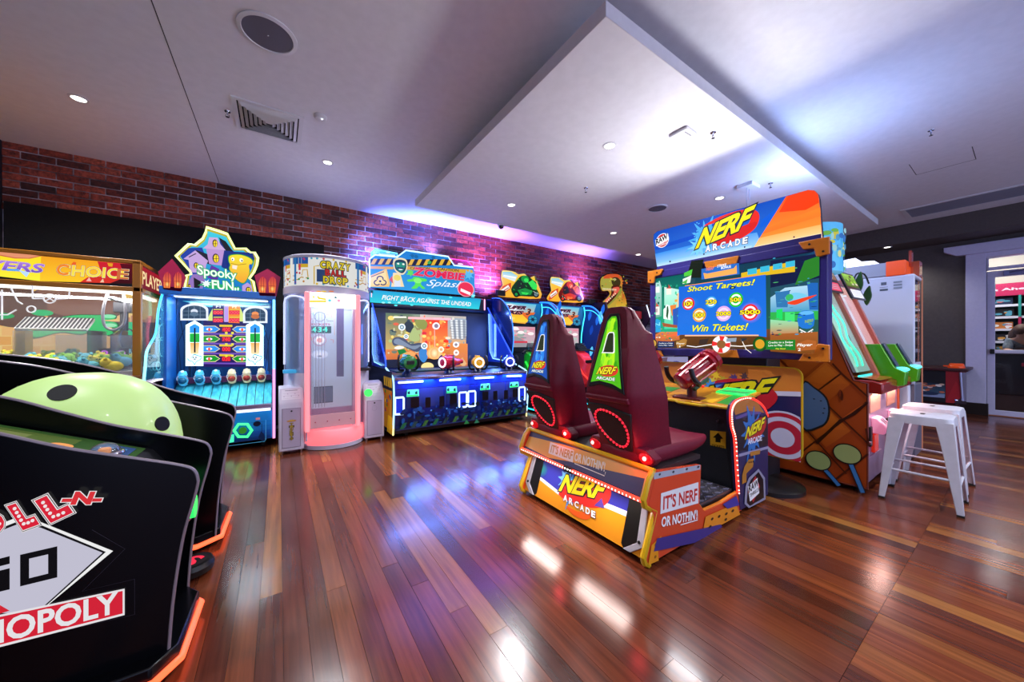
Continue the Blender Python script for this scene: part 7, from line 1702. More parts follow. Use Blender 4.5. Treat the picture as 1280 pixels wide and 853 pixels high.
A.poly([(270, 720), (330, 690), (355, 700), (345, 740), (280, 765)], '#a87838'); A.text('Player', (272, 738), (335, 738), (276, 722), '#e8e8d8', w=0.03); A.text('1', (295, 758), (304, 758), (295, 745), '#e8e8d8', w=0.03)
A.crop = c20
A.ell((505, 690), 30, 30, '#184818').ell((505, 690), 24, 24, '#186020').ell((505, 690), 19, 19, '#d09828')
A.poly([(530, 675), (650, 672), (650, 715), (530, 712)], '#1c7a28'); A.text('Credits to a Swipe', (540, 690), (640, 688), (540, 680), '#f0f0e8', w=0.03); A.text('Live to Play - Swipe', (540, 702), (640, 700), (540, 692), '#f0f0e8', w=0.03); A.text('Play Now!', (570, 713), (610, 713), (570, 706), '#e8e840', w=0.03)
A.poly([(650, 690), (700, 672), (735, 678), (735, 712), (660, 718)], '#a85c28'); A.text('Player', (655, 703), (718, 702), (658, 688), '#f0f0e8', w=0.04, shear=0.15); A.text('2', (660, 718), (672, 718), (661, 706), '#f0f0e8', w=0.04)
A.build('screen', SCREEN, NG)

# ---- header
A = Art((3.41, ym, 2.2), (0, -1, 0), (0, 0, 1)); A.crop = c20
hd = smooth_pts([(75, 382), (52, 245)], 2)
hd = [(72, 382), (55, 262), (57, 240), (70, 228), (690, 58), (715, 60), (730, 75), (735, 95), (748, 252), (740, 262)]
MB().slab(A.Wp(hd), (0.035, 0, 0)).build('header', M('header_core', '#20243a', 0.35), NG)
A.poly(hd, ('#0c48b8', '#2870d0'))
q = lambda t, s_: (72+(740-72)*t, 382+(262-382)*t-s_*(150+40*t))
A.poly([(72, 382), (62, 320), (300, 262), (480, 232), (505, 305)], ('#3088e0', '#a8d8f8')).poly([(72, 382), (68, 355), (250, 315), (460, 285), (450, 314)], ('#70b8f0', '#e0f0fc'))
A.poly([(62, 290), (230, 240), (250, 250), (64, 305)], '#0848c0').poly([(500, 180), (590, 110), (560, 180), (490, 215)], '#0c58d0')
A.poly([(600, 84), (690, 58), (715, 60), (730, 75), (735, 95), (748, 252), (740, 262), (455, 312)], ('#f05018', '#f89838'))
A.poly([(610, 82), (690, 58), (715, 60), (730, 75), (735, 110), (680, 140), (570, 150)], '#e83c10').poly([(520, 215), (740, 130), (742, 165), (500, 240)], ('#f88028', '#f87028')).poly([(490, 255), (742, 200), (746, 235), (470, 290)], ('#f8b060', '#f8c888')).poly([(470, 290), (746, 235), (748, 252), (740, 262), (455, 312)], '#fce0c0')
A.splat((270, 250), 62, '#48a8e8', 2, 13, 0.7).splat((240, 290), 34, '#78c8f0', 6, 9)
for k in range(16):
    r_ = random.Random(k); A.ell((r_.uniform(215, 300), r_.uniform(185, 260)), r_.uniform(2, 5), r_.uniform(2, 5), '#58b0f0', n=8)
A.poly(smooth_pts([(262, 208), (330, 168), (420, 140), (475, 142), (492, 170), (470, 220), (400, 265), (300, 292), (340, 265), (430, 215), (455, 175), (430, 160), (350, 180)], 4, True), '#e02820')
A.poly(smooth_pts([(300, 290), (400, 262), (470, 215), (480, 190), (440, 200), (330, 250)], 3, True), '#d02020')
A.text('NERF', (228, 302), (452, 208), (250, 222), ('#f8f020', '#f0d818'), w=0.07, shear=0.25, space=0.95, out=((0.09, '#181420'), (0.07, '#282838')))
for j, ch in enumerate('ARCADE'):
    x = 270+j*30.5; y = 314-j*6.5; A.text(ch, (x, y), (x+21, y-4), (x+2, y-27), '#f4f4fa', w=0.07, out=((0.10, '#3a4a70'),))
A.ell((95, 266), 27, 29, '#e8e8ec').ell((95, 266), 24, 26, '#c82830'); A.poly([(66, 264), (118, 236), (122, 262), (70, 290)], '#f0f0f4'); A.text('RAW', (70, 284), (118, 258), (68, 262), '#18141c', w=0.07); A.text('THRILLS', (82, 294), (116, 276), (80, 284), '#f0f0f4', w=0.03)
for x, y in ((127, 352), (635, 252), (433, 293), (266, 322)): A.ell((x, y), 3.5, 3.5, '#303048')
A.build('header_print', LIT2, NG)
for y_ in (ym-0.36, ym+0.36): strip_lamp('header_lamp', NG, (3.39, y_, 2.2), (-1, 0, 0.35), 0.34, 0.44, 25, (0.95, 0.95, 1.0))
MB().box(3.40, 3.46, Y0s+0.05, Y1s-0.05, Z1s-0.005, Z1s+0.06).build('header_foot', VIO, NG)
# ---------------------------------------------------------------- two-station coin pusher with quilted orange sides
PX0, PX1 = 3.85, 5.06
P_ = thing('coin_pusher', 'orange quilted two station coin pusher with lime green chutes', 'arcade game', (4.4, 1.2, 0))
ORG = M('pusher_orange', '#9a3c10', 0.35, coat=0.3)
body = [(0.72, 0.05), (1.85, 0.05), (1.85, 1.86), (1.12, 1.86), (0.80, 0.90), (0.72, 0.88)]
MB().prism(body, 'x', PX0, PX0+0.03).build('side_panel', ORG, P_, bevel=0.004)
MB().prism(body, 'x', PX1-0.03, PX1).build('side_panel', ORG, P_, bevel=0.004)
MB().prism([(0.735, 0.07), (1.84, 0.07), (1.84, 0.86), (0.735, 0.86)], 'x', PX0+0.03, PX1-0.03).build('lower_cabinet', M('pusher_steel', '#a890b0', 0.3, 0.5), P_, bevel=0.004)
MB().box(PX0+0.03, PX1-0.03, 1.15, 1.84, 1.80, 1.86).box(PX0+0.03, PX1-0.03, 1.72, 1.84, 0.86, 1.86).build('upper_cabinet', M('pusher_top', '#c87050', 0.4), P_, bevel=0.004)
A = Art((PX0, 1.2, 0.6), (0, -1, 0), (0, 0, 1)); A.crop = (960, 420, 4.064)
pw = [(1.2-y, z-0.6) for y, z in [(0.725, 0.06), (1.84, 0.06), (1.84, 1.85), (1.125, 1.85), (0.805, 0.90), (0.725, 0.878)]]
A.polyuv(pw, ('#a84c14', '#9c3c10'))
def inside(u, v): y, z = 1.2-u, v+0.6; return 0.73 < y < 1.84 and 0.08 < z < 1.84 and (z < 0.88 or y > 0.80+(z-0.9)*0.333+0.01)
# puffed lozenges of the quilted pattern
for i in range(-6, 10):
    for j in range(-6, 10):
        cu = 0.06+(i-j)*0.17; cv = -0.30+(i+j)*0.19
        loz = [(cu, cv+0.175), (cu+0.155, cv), (cu, cv-0.175), (cu-0.155, cv)]
        if all(inside(*q) for q in loz): A.polyuv(loz, ('#c8661c', '#a84814')).polyuv([(cu, cv+0.15), (cu+0.13, cv), (cu, cv-0.02), (cu-0.13, cv)], ('#d07020', '#c05c18'))
for p0, p1 in (((330, 140), (375, 190)), ((375, 190), (510, 310)), ((375, 190), (240, 290)), ((510, 335), (230, 545)), ((240, 290), (510, 545)), ((200, 480), (400, 700)), ((230, 545), (160, 600)), ((510, 600), (330, 740)), ((500, 470), (515, 560))):
    A.line([p0, p1], 0.012, '#4a1a08')
A.line([(250, 545), (370, 430), (440, 395), (505, 338)], 0.020, '#2e1006'); A.poly([(505, 335), (420, 395), (370, 425), (430, 380)], '#c05820')
A.poly(smooth_pts([(373, 275), (385, 300), (380, 330), (368, 305)], 3, True), '#4a1408'); A.poly(smooth_pts([(360, 285), (374, 272), (372, 310)], 2, True), '#7a2c10')
A.poly(smooth_pts([(180, 240), (240, 260), (300, 310), (318, 370), (310, 430), (270, 465), (180, 470)], 4, True), '#101820'); A.poly(smooth_pts([(182, 248), (238, 268), (292, 315), (308, 370), (300, 425), (265, 456), (182, 460)], 4, True), ('#5878a0', '#486890'))
for x, y in ((237, 320), (272, 330), (290, 368), (284, 392)): A.ell((x, y), 6, 3, '#202838')
for (x, y), rx, ry, b in (((258, 632), 68, 50, ((295, 680), (365, 760))), ((405, 598), 76, 52, ((425, 652), (485, 795)))):
    A.line([b[0], b[1]], 0.038, '#101418').line([b[0], b[1]], 0.026, '#3878b8')
    A.ell((x, y), rx, ry, '#101410').ell((x, y), rx-6, ry-6, '#98a868')
A.build('side_print', print_mat('print_pusher', 0.0, 0.3), P_)
MB().tube([(PX0+0.002, y, z) for y, z in body], 0.008, 6, True).build('side_moulding', M('moulding_rust', '#6a2410', 0.3), P_)
for x in (PX0+0.1, PX1-0.1): MB().cyl((x, 0.80, 0.0), (x, 0.80, 0.06), 0.025, 12).build('foot', BLACK, P_)
PINK = M('frame_salmon', '#c06050', 0.3, coat=0.3)
slope = lambda z: 0.80+(z-0.90)/3.0
for k in range(2):
    a = PX0+0.03+k*0.59; b = a+0.56
    # red shelf with rounded front, lamp bar under it
    MB().prism([(0.64, 0.80), (0.80, 0.80), (0.84, 0.90), (0.70, 0.905), (0.64, 0.885)], 'x', a, b).build('red_shelf', M('shelf_red', '#8a1c14', 0.25, coat=0.5), P_, bevel=0.012)
    MB().slab([(a+0.02, 0.66, 0.906), (b-0.1, 0.66, 0.906), (b-0.1, 0.86, 0.93), (a+0.02, 0.86, 0.93)], (0, 0, 0.004)).build('shelf_top', M('shelf_orange', '#b86028', 0.25, coat=0.5), P_)
    MB().tube([(a+0.06, 0.70, 0.792), (b-0.08, 0.70, 0.792)], 0.010, 8).build('lamp_bar', neon('#ffe4d0', 6.0), P_)
    l = bpy.data.lights.new('shelf_glow', 'AREA'); l.shape = 'RECTANGLE'; l.size = 0.4; l.size_y = 0.03; l.energy = 2.2; l.color = (1.0, 0.62, 0.55)
    lo_ = bpy.data.objects.new('shelf_glow', l); COL.objects.link(lo_); lo_.parent = P_; lo_.location = Vector(((a+b)/2, 0.70, 0.775))-Vector(P_.location)
    # playfield behind glass
    fld = MB().slab([(a, slope(0.96)-0.03, 0.96), (b-0.12, slope(0.96)-0.03, 0.96), (b-0.12, slope(1.78)-0.01, 1.78), (a, slope(1.78)-0.01, 1.78)], (0, 0.02, 0)).build('playfield', M('field_grey', '#8a98a0', 0.4), P_)
    B = Art((a, slope(0.96)-0.03, 0.96), (1, 0, 0), (0, slope(1.78)+0.02-slope(0.96), 0.82)); w_ = 0.44; H = 0.86
    if k == 0:
        B.rectuv(0, w_, 0, H, ('#a8b8b0', '#88b0a8')); 
        for s_ in (0.08, 0.24):
            B.lineuv([(s_+0.05*math.sin(q*0.9), 0.04+q*0.045) for q in range(18)], 0.016, '#58f0c0')
        for c_ in ((0.16, 0.2), (0.3, 0.55), (0.1, 0.62)): B.lineuv([(c_[0]+0.05*math.cos(t), c_[1]+0.05*math.sin(t)) for t in [2*math.pi*q/16 for q in range(16)]], 0.008, '#50e8b8', True)
        B.elluv((0.16, 0.2), 0.02, 0.02, '#a8f8d8').elluv((0.27, 0.3), 0.016, 0.03, '#3a4a48')
    else:
        B.rectuv(0, w_, 0, H, ('#e8e0e4', '#c8c8d8')); B.rectuv(0.18, w_, 0, H, ('#e8b0a8', '#d89890')).lineuv([(0.1, H-0.12), (0.3, H-0.10)], 0.02, '#f8f8ff')
    B.build('field_print', print_mat('print_field', 1.2, 0.25), fld)
    if k == 0:
        for s_ in (0.09, 0.25): MB().tube([B.W((s_+0.05*math.sin(q*0.75), 0.05+q*0.038), 0.006) for q in range(21)], 0.006, 6).build('squiggle_light', neon('#58ffc8', 3.5), fld)
    MB().slab([(a+0.0, slope(0.93)-0.05, 0.93), (b-0.12, slope(0.93)-0.05, 0.93), (b-0.12, slope(1.82)-0.03, 1.82), (a, slope(1.82)-0.03, 1.82)], (0, 0.004, 0.0)).build('field_glass', glass_mat('field_glass_clear', haze=0.01, gloss=0.02), P_)
    for xx in (b-0.125,):
        MB().slab([(xx, slope(0.92)-0.07, 0.92), (xx+0.06, slope(0.92)-0.07, 0.92), (xx+0.06, slope(1.86)-0.045, 1.86), (xx, slope(1.86)-0.045, 1.86)], (0, 0.10, 0.0)).build('field_frame', PINK if xx > a or k else ORG, P_, bevel=0.006)
    MB().tube([(a+0.02, 0.78, 0.93), (b-0.14, 0.78, 0.93)], 0.008, 6).build('cyan_light', neon('#50f0f0', 2.5), P_)
    # lime chute arm with glowing slot
    xa = a+0.50; arm = [(0.845, 1.19), (0.74, 1.19), (0.655, 0.99), (0.59, 0.95), (0.60, 0.84), (0.70, 0.81), (0.79, 0.985)]
    ar = MB().prism(arm, 'x', xa, xa+0.13).build('chute_arm', M('chute_lime', '#48a010', 0.28, coat=0.4), P_, bevel=0.006)
    MB().slab([(xa+0.02, 0.738, 1.192), (xa+0.11, 0.738, 1.192), (xa+0.11, 0.653, 0.995), (xa+0.02, 0.653, 0.995)], (0, -0.012, 0.006)).build('chute_rail', M('rail_slate', '#50607a', 0.3, 0.6), ar, bevel=0.003)
    MB().ball((xa+0.065, 0.62, 0.975), 0.05, 16, 10, (1.15, 0.9, 0.42)).build('slot_lamp', M('slot_cyan', '#60d0d8', 0.2, emit='#58f0ff', strength=1.3), ar)
    MB().prism([(arm[0][0]+0.03, 1.19), (arm[0][0]+0.0, 1.19), (0.79, 0.97), (0.70, 0.88), (0.85, 0.9)], 'x', xa-0.07, xa).build('chute_side', M('chute_orange', '#b84c10', 0.3, coat=0.3), ar, bevel=0.004)
    # ticket box, coin mech and doors on the lower front
    MB().prism([(0.735, 0.46), (0.66, 0.46), (0.645, 0.52), (0.70, 0.585), (0.735, 0.59)], 'x', a+0.16, a+0.34).build('ticket_box', M('ticket_pink', '#d8b0c8', 0.25, emit='#ff70a0', strength=0.35), P_, bevel=0.008)
    A = Art((a+0.16, 0.648, 0.523), (1, 0, 0), (0, 0.052, 0.062)); A.rectuv(0.05, 0.08, 0.02, 0.07, '#283048').rectuv(0.10, 0.13, 0.02, 0.07, '#283048'); A.build('slot_print', PRINT, P_)
    MB().box(a+0.17, a+0.30, 0.715, 0.736, 0.30, 0.45).build('red_flap', M('flap_red', '#c82818', 0.25, emit='#e83018', strength=0.4), P_, bevel=0.006)
    MB().box(a+0.08, a+0.14, 0.722, 0.737, 0.36, 0.52).build('coin_mech', BLACKM, P_, bevel=0.004)
    MB().box(a+0.02, a+0.5, 0.728, 0.737, 0.09, 0.28).build('lower_door', M('door_steel', '#b098b4', 0.3, 0.5), P_, bevel=0.004)
    MB().cyl((a+0.06, 0.738, 0.40), (a+0.06, 0.715, 0.40), 0.012, 12).build('lock', CHROME, P_)
    MB().box(a+0.1, a+0.44, 0.729, 0.737, 0.63, 0.78).build('copper_plate', M('copper_plate', '#c89078', 0.35, 0.4), P_)
# instruction boards on top
for (y0, z0, xx, w_, cols) in ((0.99, 1.66, 4.02, 0.34, ('#8a5a48', '#c8a070', '#e84860')), (0.93, 1.62, 4.46, 0.36, ('#3a6a20', '#a0d048', '#f0f0f4'))):
    s_ = MB().slab([(xx, y0, z0), (xx+w_, y0-0.02, z0), (xx+w_, y0+0.08, z0+0.27), (xx, y0+0.10, z0+0.27)], (0, 0.02, -0.004)).build('instruction_board', M('board_smoke', '#38343c', 0.3), P_, bevel=0.004)
    A = Art((xx, y0, z0), (w_, -0.02, 0), (0, 0.10, 0.27))
    A.rectuv(0.02, w_-0.02, 0.13, 0.27, (cols[1], cols[0])); A.rectuv(0.04, w_-0.04, 0.015, 0.10, cols[2])
    for k in range(12): r_ = random.Random(k+int(xx*10)); A.elluv((r_.uniform(0.05, w_-0.05), r_.uniform(0.15, 0.255)), 0.03, 0.014, r_.choice((cols[0], cols[1], '#d8d0b8', '#604838')), 8)
    for k in range(3): A.rectuv(0.07, w_-0.08, 0.03+k*0.02, 0.037+k*0.02, '#b8b0b8')
    A.build('instruction_print', print_mat('print_instr', 0.45, 0.3), s_)
for k, (y, z, h_) in enumerate(((0.98, 1.80, 0.20), (1.03, 1.74, 0.18), (0.93, 1.68, 0.16))):
    MB().prism(smooth_pts([(y, z-0.10), (y+0.025, z), (y-0.02, z+h_*0.6), (y-0.03, z+h_*0.3), (y-0.035, z-0.02)], 3, True), 'x', 4.86+0.03*k, 4.89+0.03*k).build('leaf', M('leaf_green', '#1c4a18', 0.4), P_)
MB().tube(smooth_pts([(4.84, 1.02, 1.78), (4.9, 1.0, 1.9), (4.95, 0.95, 1.9), (4.97, 0.92, 1.8)], 4), 0.008, 6).build('cable', BLACK, P_)
# plain glowing crest in the same colours, on the cabinet top
MB().loft_circ([((4.30, 1.22, 1.86), 0.25), ((4.30, 1.22, 2.30), 0.25)], 28).build('crest_drum', M('crest_blue', '#4aa8d8', 0.35, emit='#58b8e8', strength=0.55), P_)
A = Art((4.30, 0.965, 2.1), (1, 0, 0), (0, 0, 1))
class CrestArt(Art):
    def W(s, uv, h=0.0):
        t = uv[0]/0.25-math.pi/2-0.5; return Vector((4.30+(0.251+h)*math.cos(t), 1.22+(0.251+h)*math.sin(t), 2.08+uv[1]))
A = CrestArt((0, 0, 0), (1, 0, 0), (0, 0, 1), eps=0.0003)
r_ = random.Random(12)
for k in range(70): A.elluv((r_.uniform(-0.32, 0.32), r_.uniform(-0.19, 0.16)), r_.uniform(.012, .04), r_.uniform(.012, .04), r_.choice(('#d8d048', '#78c050', '#3878d0', '#a8e0e8', '#e8e8a0', '#58a8e0')), 10)
A.build('crest_print', print_mat('print_crest', 0.8, 0.3), P_)
MB().tube([(4.05, 1.0, 1.55), (4.05, 1.0, 1.95)], 0.014, 8).build('crest_light', neon('#e0f4ff', 2.5), P_)

# ---------------------------------------------------------------- white metal stools
STL = grained('stool_white', '#c8c8d4', '#d0d0dc', 20, 0.32, 0.03)
def stool(cx, cy, rz, label):
    t = thing('metal_stool', label, 'stool', (cx, cy, 0), None, rz)
    H = 0.66; hw = 0.155; hd = 0.155; fw, fd = 0.205, 0.205
    top = [(a, b, H) for a, b in rounded(-hw, hw, -hd, hd, 0.045, 4)]
    MB().loft([[(a*1.03, b*1.03, H-0.065) for a, b, _ in top], [(a*1.02, b*1.02, H-0.018) for a, b, _ in top], [(a, b, H-0.004) for a, b, _ in top], [(a*0.93, b*0.93, H) for a, b, _ in top]]).build('seat', STL, t, smooth=40, local=True)
    MB().prism(rounded(-0.035, 0.035, -0.012, 0.012, 0.011, 4), 'z', H-0.002, H+0.0015).build('hand_hole', BLACK, t, local=True)
    for sx in (-1, 1):
        for sy in (-1, 1):
            # folded-steel leg, L-shaped and tapering to the foot
            o = Vector((sx*hw*1.02, sy*hd*1.02, H-0.03)); f = Vector((sx*fw, sy*fd, 0.012))
            def sec(p, w):
                return [p, p+Vector((-sx*w, 0, 0)), p+Vector((-sx*w, -sy*0.006, 0)), p+Vector((-sx*0.012, -sy*0.012, 0)), p+Vector((-sx*0.006, -sy*w, 0)), p+Vector((0, -sy*w, 0))]
            MB().loft([sec(o, 0.088), sec(o.lerp(f, 0.35), 0.066), sec(o.lerp(f, 0.8), 0.044), sec(f, 0.034)]).build('leg', STL, t, bevel=0.003, local=True, smooth=30)
            MB().box(f.x-sx*0.034, f.x+sx*0.002, f.y-sy*0.034, f.y+sy*0.002, 0, 0.016).build('foot', RUBBER, t, local=True)
    lw = lambda z: hw+(fw-hw)*(H-z)/H
    for sx in (-1, 1):
        for z in (0.235,): MB().cyl((sx*lw(z)*0.95, -lw(z)+0.01, z), (sx*lw(z)*0.95, lw(z)-0.01, z), 0.009, 10).build('rung', STL, t, local=True)
    for sy in (-1, 1):
        for z in (0.20,): MB().cyl((-lw(z)+0.01, sy*lw(z)*0.95, z), (lw(z)-0.01, sy*lw(z)*0.95, z), 0.009, 10).build('rung', STL, t, local=True)
    return t
stool(4.085, 0.465, 0.02, 'nearer white metal stool in front of the first chute station')
stool(4.66, 0.475, -0.03, 'farther white metal stool, second from the viewer, by the second station')

# ---------------------------------------------------------------- white prize crane behind the pusher
Cn = thing('prize_crane', 'tall white prize machine with orange header corner behind the coin pusher', 'arcade game', (5.55, 1.2, 0))
CW = M('crane_white', '#c0c4d8', 0.35, coat=0.2)
X0, X1, Y0, Y1 = 5.3, 5.72, 0.655, 1.75
MB().box(X0, X1, Y0+0.03, Y1, 0.04, 0.78).build('lower_cabinet', CW, Cn, bevel=0.02)
MB().box(X0, X0+0.03, Y0+0.0, Y1, 0.78, 1.88).build('side_wall', CW, Cn, bevel=0.012)
MB().box(X1-0.03, X1, Y0+0.05, Y1, 0.78, 1.88).build('side_wall', CW, Cn, bevel=0.012)
MB().box(X0, X1, Y0, Y1, 1.86, 1.90).build('roof', CW, Cn, bevel=0.015)
MB().box(X0+0.03, X1-0.03, Y1-0.04, Y1, 0.78, 1.86).build('rear_wall', M('crane_inner', '#3a3c4a', 0.4), Cn)
MB().box(X0+0.03, X1-0.03, Y0+0.012, Y0+0.02, 0.80, 1.85).build('front_glass', glass_mat('crane_glass', '#7080a0', 0.12), Cn)
MB().box(X0+0.03, X1-0.03, Y0+0.005, Y0+0.03, 0.96, 1.0).build('cross_bar', CW, Cn)
MB().box(X1-0.008, X1+0.002, Y0-0.006, Y0+0.004, 0.05, 1.9).build('edge_light', neon('#ffb8a0', 0.5), Cn)
MB().box(X0+0.02, X1-0.02, Y0+0.0, Y0+0.03, 0.05, 0.78).build('front_door', M('crane_door', '#5a5c70', 0.35), Cn, bevel=0.006)
MB().box(X0+0.0, X1, Y0+0.08, Y1, 1.90, 2.045).build('header', M('header_grey', '#9498a8', 0.4), Cn, bevel=0.01)
MB().box(X0-0.005, X1, Y0+0.06, Y0+0.20, 1.898, 2.05).build('header_corner', M('corner_orange', '#d8480c', 0.35, emit='#e85010', strength=0.3), Cn, bevel=0.006)
MB().box(X1-0.16, X1+0.01, Y0+0.0, Y0+0.06, 1.90, 2.06).build('header_acrylic', glass_mat('acrylic_orange', '#f08860', 0.5), Cn)
MB().box(X0+0.15, X0+0.24, Y0+0.04, Y0+0.06, 2.0, 2.16).build('price_flag', glass_mat('acrylic_red', '#d86858', 0.6), Cn)
MB().prism([(Y0+0.25, 2.045), (Y1, 2.045), (Y1, 2.10), (1.25, 2.10), (1.2, 2.14), (1.1, 2.15), (1.05, 2.10), (0.95, 2.09)], 'x', X0+0.05, X0+0.09).build('glow_crest', M('crest_white', '#f4f4f8', 0.35, emit='#f4f6ff', strength=0.9), Cn)
A = Art((X0, 1.2, 1.5), (0, -1, 0), (0, 0, 1)); A.crop = (1000, 280, 4.741)
A.rectuv(0.30, 0.36, 0.25, 0.27, '#505868').rectuv(0.30, 0.36, 0.285, 0.29, '#707888').rectuv(0.31, 0.35, 0.31, 0.34, '#586070')
for r in range(3): A.rectuv(0.40, 0.46, 0.26+r*0.03, 0.278+r*0.03, '#808898')
A.build('rating_labels', PRINT, Cn)
rt = random.Random(77)
for k in range(9):
    c, cn = (('#a08048', 'gold'), ('#506070', 'slate'), ('#8a5040', 'brown'))[k % 3]
    x, y, z = 5.40+0.08*(k % 4)+rt.uniform(-.01, .01), 0.74+0.10*(k//4), 0.83+0.05*(k % 2)+0.14*(k > 5)
    t = thing('boxed_prize', '%s prize on the crane floor, number %s of the %s' % (cn, ('one', 'two', 'three', 'four')[k % 4], ('front row', 'second row', 'third row')[k//4]), 'prize', (x, y, z-0.05), 'prizes in the white crane')
    pm = M('prize_'+cn, c, 0.5)
    MB().box(x-0.035, x+0.035, y-0.035, y+0.035, z-0.05, z+0.05).build('box', pm, t, bevel=0.008)
    MB().ball((x, y, z+0.065), 0.03, 10, 8).build('finial', pm, t)

# ---------------------------------------------------------------- red and black cabinet against the far wall
H_ = thing('red_game_table', 'low red and black game cabinet against the brown far wall', 'arcade game', (9.2, 1.05, 0))
HX = 8.85
MB().box(HX, 9.7, 0.62, 1.6, 0.24, 0.76).build('cabinet', M('table_dark', '#1a1418', 0.4), H_, bevel=0.01)
MB().box(HX-0.03, 9.72, 0.55, 1.62, 0.755, 0.80).build('top_rim', M('rim_red', '#3a1014', 0.4), H_, bevel=0.008)
MB().prism([(0.70, 0.02), (1.5, 0.02), (1.55, 0.24), (0.66, 0.24)], 'x', HX+0.05, 9.6).build('pedestal', M('pedestal_red', '#4a0e14', 0.4), H_, bevel=0.01)
A = Art((HX, 1.1, 0.5), (0, -1, 0), (0, 0, 1)); A.crop = (1130, 440, 9.48)
u_ = lambda px: A.uv((px, 300))[0]
a0, a1, a2 = u_(165), u_(495), u_(740)
A.rectuv(-0.48, a1, -0.25, 0.25, '#0c1018').rectuv(-0.45, a1-0.005, -0.15, 0.05, ('#14283c', '#385870')).rectuv(-0.45, a1-0.01, -0.18, -0.12, '#8090b0')
for k in range(16): r_ = random.Random(k); A.elluv((r_.uniform(a0+.02, a1-.03), r_.uniform(-.09, .04)), .03, .015, r_.choice(('#c8a890', '#8a5040', '#607890', '#d8d0c8', '#384858', '#b86848')), 9)
A.elluv((a0+0.1, -0.12), 0.12, 0.03, '#1c3050')
A.rectuv(a1, a2, -0.25, 0.25, '#8a1420'); A.polyuv([(a1+0.08, -0.25), (a2, 0.0), (a2, -0.25)], '#38303c').polyuv([(a1, -0.25), (a1+0.08, -0.25), (a1+0.2, -0.08), (a1+0.1, 0.1), (a1+0.04, -0.1)], '#a01c28')
A.build('side_print', print_mat('print_table', 0.0, 0.35), H_)
MB().tube([(HX-0.02, 0.62, 0.74), (HX-0.03, 0.60, 0.30)], 0.014, 8).box(HX-0.03, HX+0.03, 0.565, 0.61, 0.30, 0.74).build('corner_trim', M('trim_silver', '#9a9ab4', 0.3, 0.6), H_)
MB().ball((HX-0.01, 0.66, 0.30), 0.025, 10, 8).build('knob', CHROME, H_)
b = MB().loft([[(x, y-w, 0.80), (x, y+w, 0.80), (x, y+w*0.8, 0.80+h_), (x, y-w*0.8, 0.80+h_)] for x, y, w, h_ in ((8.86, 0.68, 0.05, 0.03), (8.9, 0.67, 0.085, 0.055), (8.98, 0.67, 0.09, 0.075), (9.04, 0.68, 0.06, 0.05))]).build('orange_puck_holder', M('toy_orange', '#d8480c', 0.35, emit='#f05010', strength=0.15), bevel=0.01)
MB().box(8.94, 8.97, 0.74, 0.80, 0.82, 0.84).build('handle', M('toy_orange', '#d8480c', 0.35), b)
tag(b, 'bright orange plastic puck holder lying on the red game cabinet', 'toy')

# ---------------------------------------------------------------- door, frame and the shop beyond
LIL = grained('frame_lilac_white', '#c4c0dc', '#cac6e0', 30, 0.4, 0.02)
fr = struct(MB().box(XR-0.06, XR+0.02, 0.42, 0.63, 0, 2.70).box(XR-0.06, XR+0.02, -0.68, -0.46, 0, 2.70).box(XR-0.05, XR+0.14, 0.42, 0.46, 0, 2.66).box(XR-0.05, XR+0.14, -0.5, -0.46, 0, 2.66).box(XR-0.05, XR+0.14, -0.5, 0.46, 2.61, 2.70).build('trim_1', LIL, bevel=0.006))
struct(MB().prism([(0.86, 2.78), (0.86, 2.86), (-0.92, 2.86), (-0.92, 2.78), (-0.78, 2.69), (0.72, 2.69)], 'x', XR-0.10, XR+0.0).build('trim_2', LIL, bevel=0.006))
struct(MB().box(XR-0.08, XR, 0.40, 0.72, 0.0, 0.20).build('baseboard_door', M('skirting_dark', '#1c1210', 0.4), bevel=0.004))
dr = struct(MB().ring_frame([(0.42, 0.02), (-0.46, 0.02), (-0.46, 2.38), (0.42, 2.38)], [(0.338, 0.10), (-0.378, 0.10), (-0.378, 2.28), (0.338, 2.28)], 'x', XR+0.01, XR+0.055).build('door_1', LIL, bevel=0.004))
MB().box(XR+0.03, XR+0.036, -0.38, 0.34, 0.10, 2.28).build('glass_pane', glass_mat('door_glass', '#d8dcf0', 0.0, 0.05), dr)
MB().box(XR-0.03, XR+0.0, -0.40, 0.37, 1.03, 1.09).build('push_bar', M('bar_white', '#c8c6d8', 0.35), dr, bevel=0.01)
MB().box(XR-0.04, XR+0.012, 0.34, 0.385, 1.02, 1.10).build('bar_end', BLACK, dr, bevel=0.006)
MB().box(XR-0.03, XR+0.012, -0.1, 0.26, 2.29, 2.36).tube([(XR-0.03, 0.2, 2.33), (XR-0.12, 0.05, 2.36), (XR-0.04, -0.1, 2.385)], 0.012, 6).build('door_closer', M('closer_grey', '#7a78a0', 0.35, 0.4), dr, bevel=0.006)
tr = struct(MB().ring_frame([(0.42, 2.40), (-0.46, 2.40), (-0.46, 2.64), (0.42, 2.64)], [(0.40, 2.45), (-0.44, 2.45), (-0.44, 2.615), (0.40, 2.615)], 'x', XR+0.01, XR+0.055).build('window_1', LIL, bevel=0.003))
MB().box(XR+0.03, XR+0.036, -0.44, 0.40, 2.45, 2.615).build('glass_pane', glass_mat('door_glass', '#d8dcf0', 0.0, 0.05), tr)
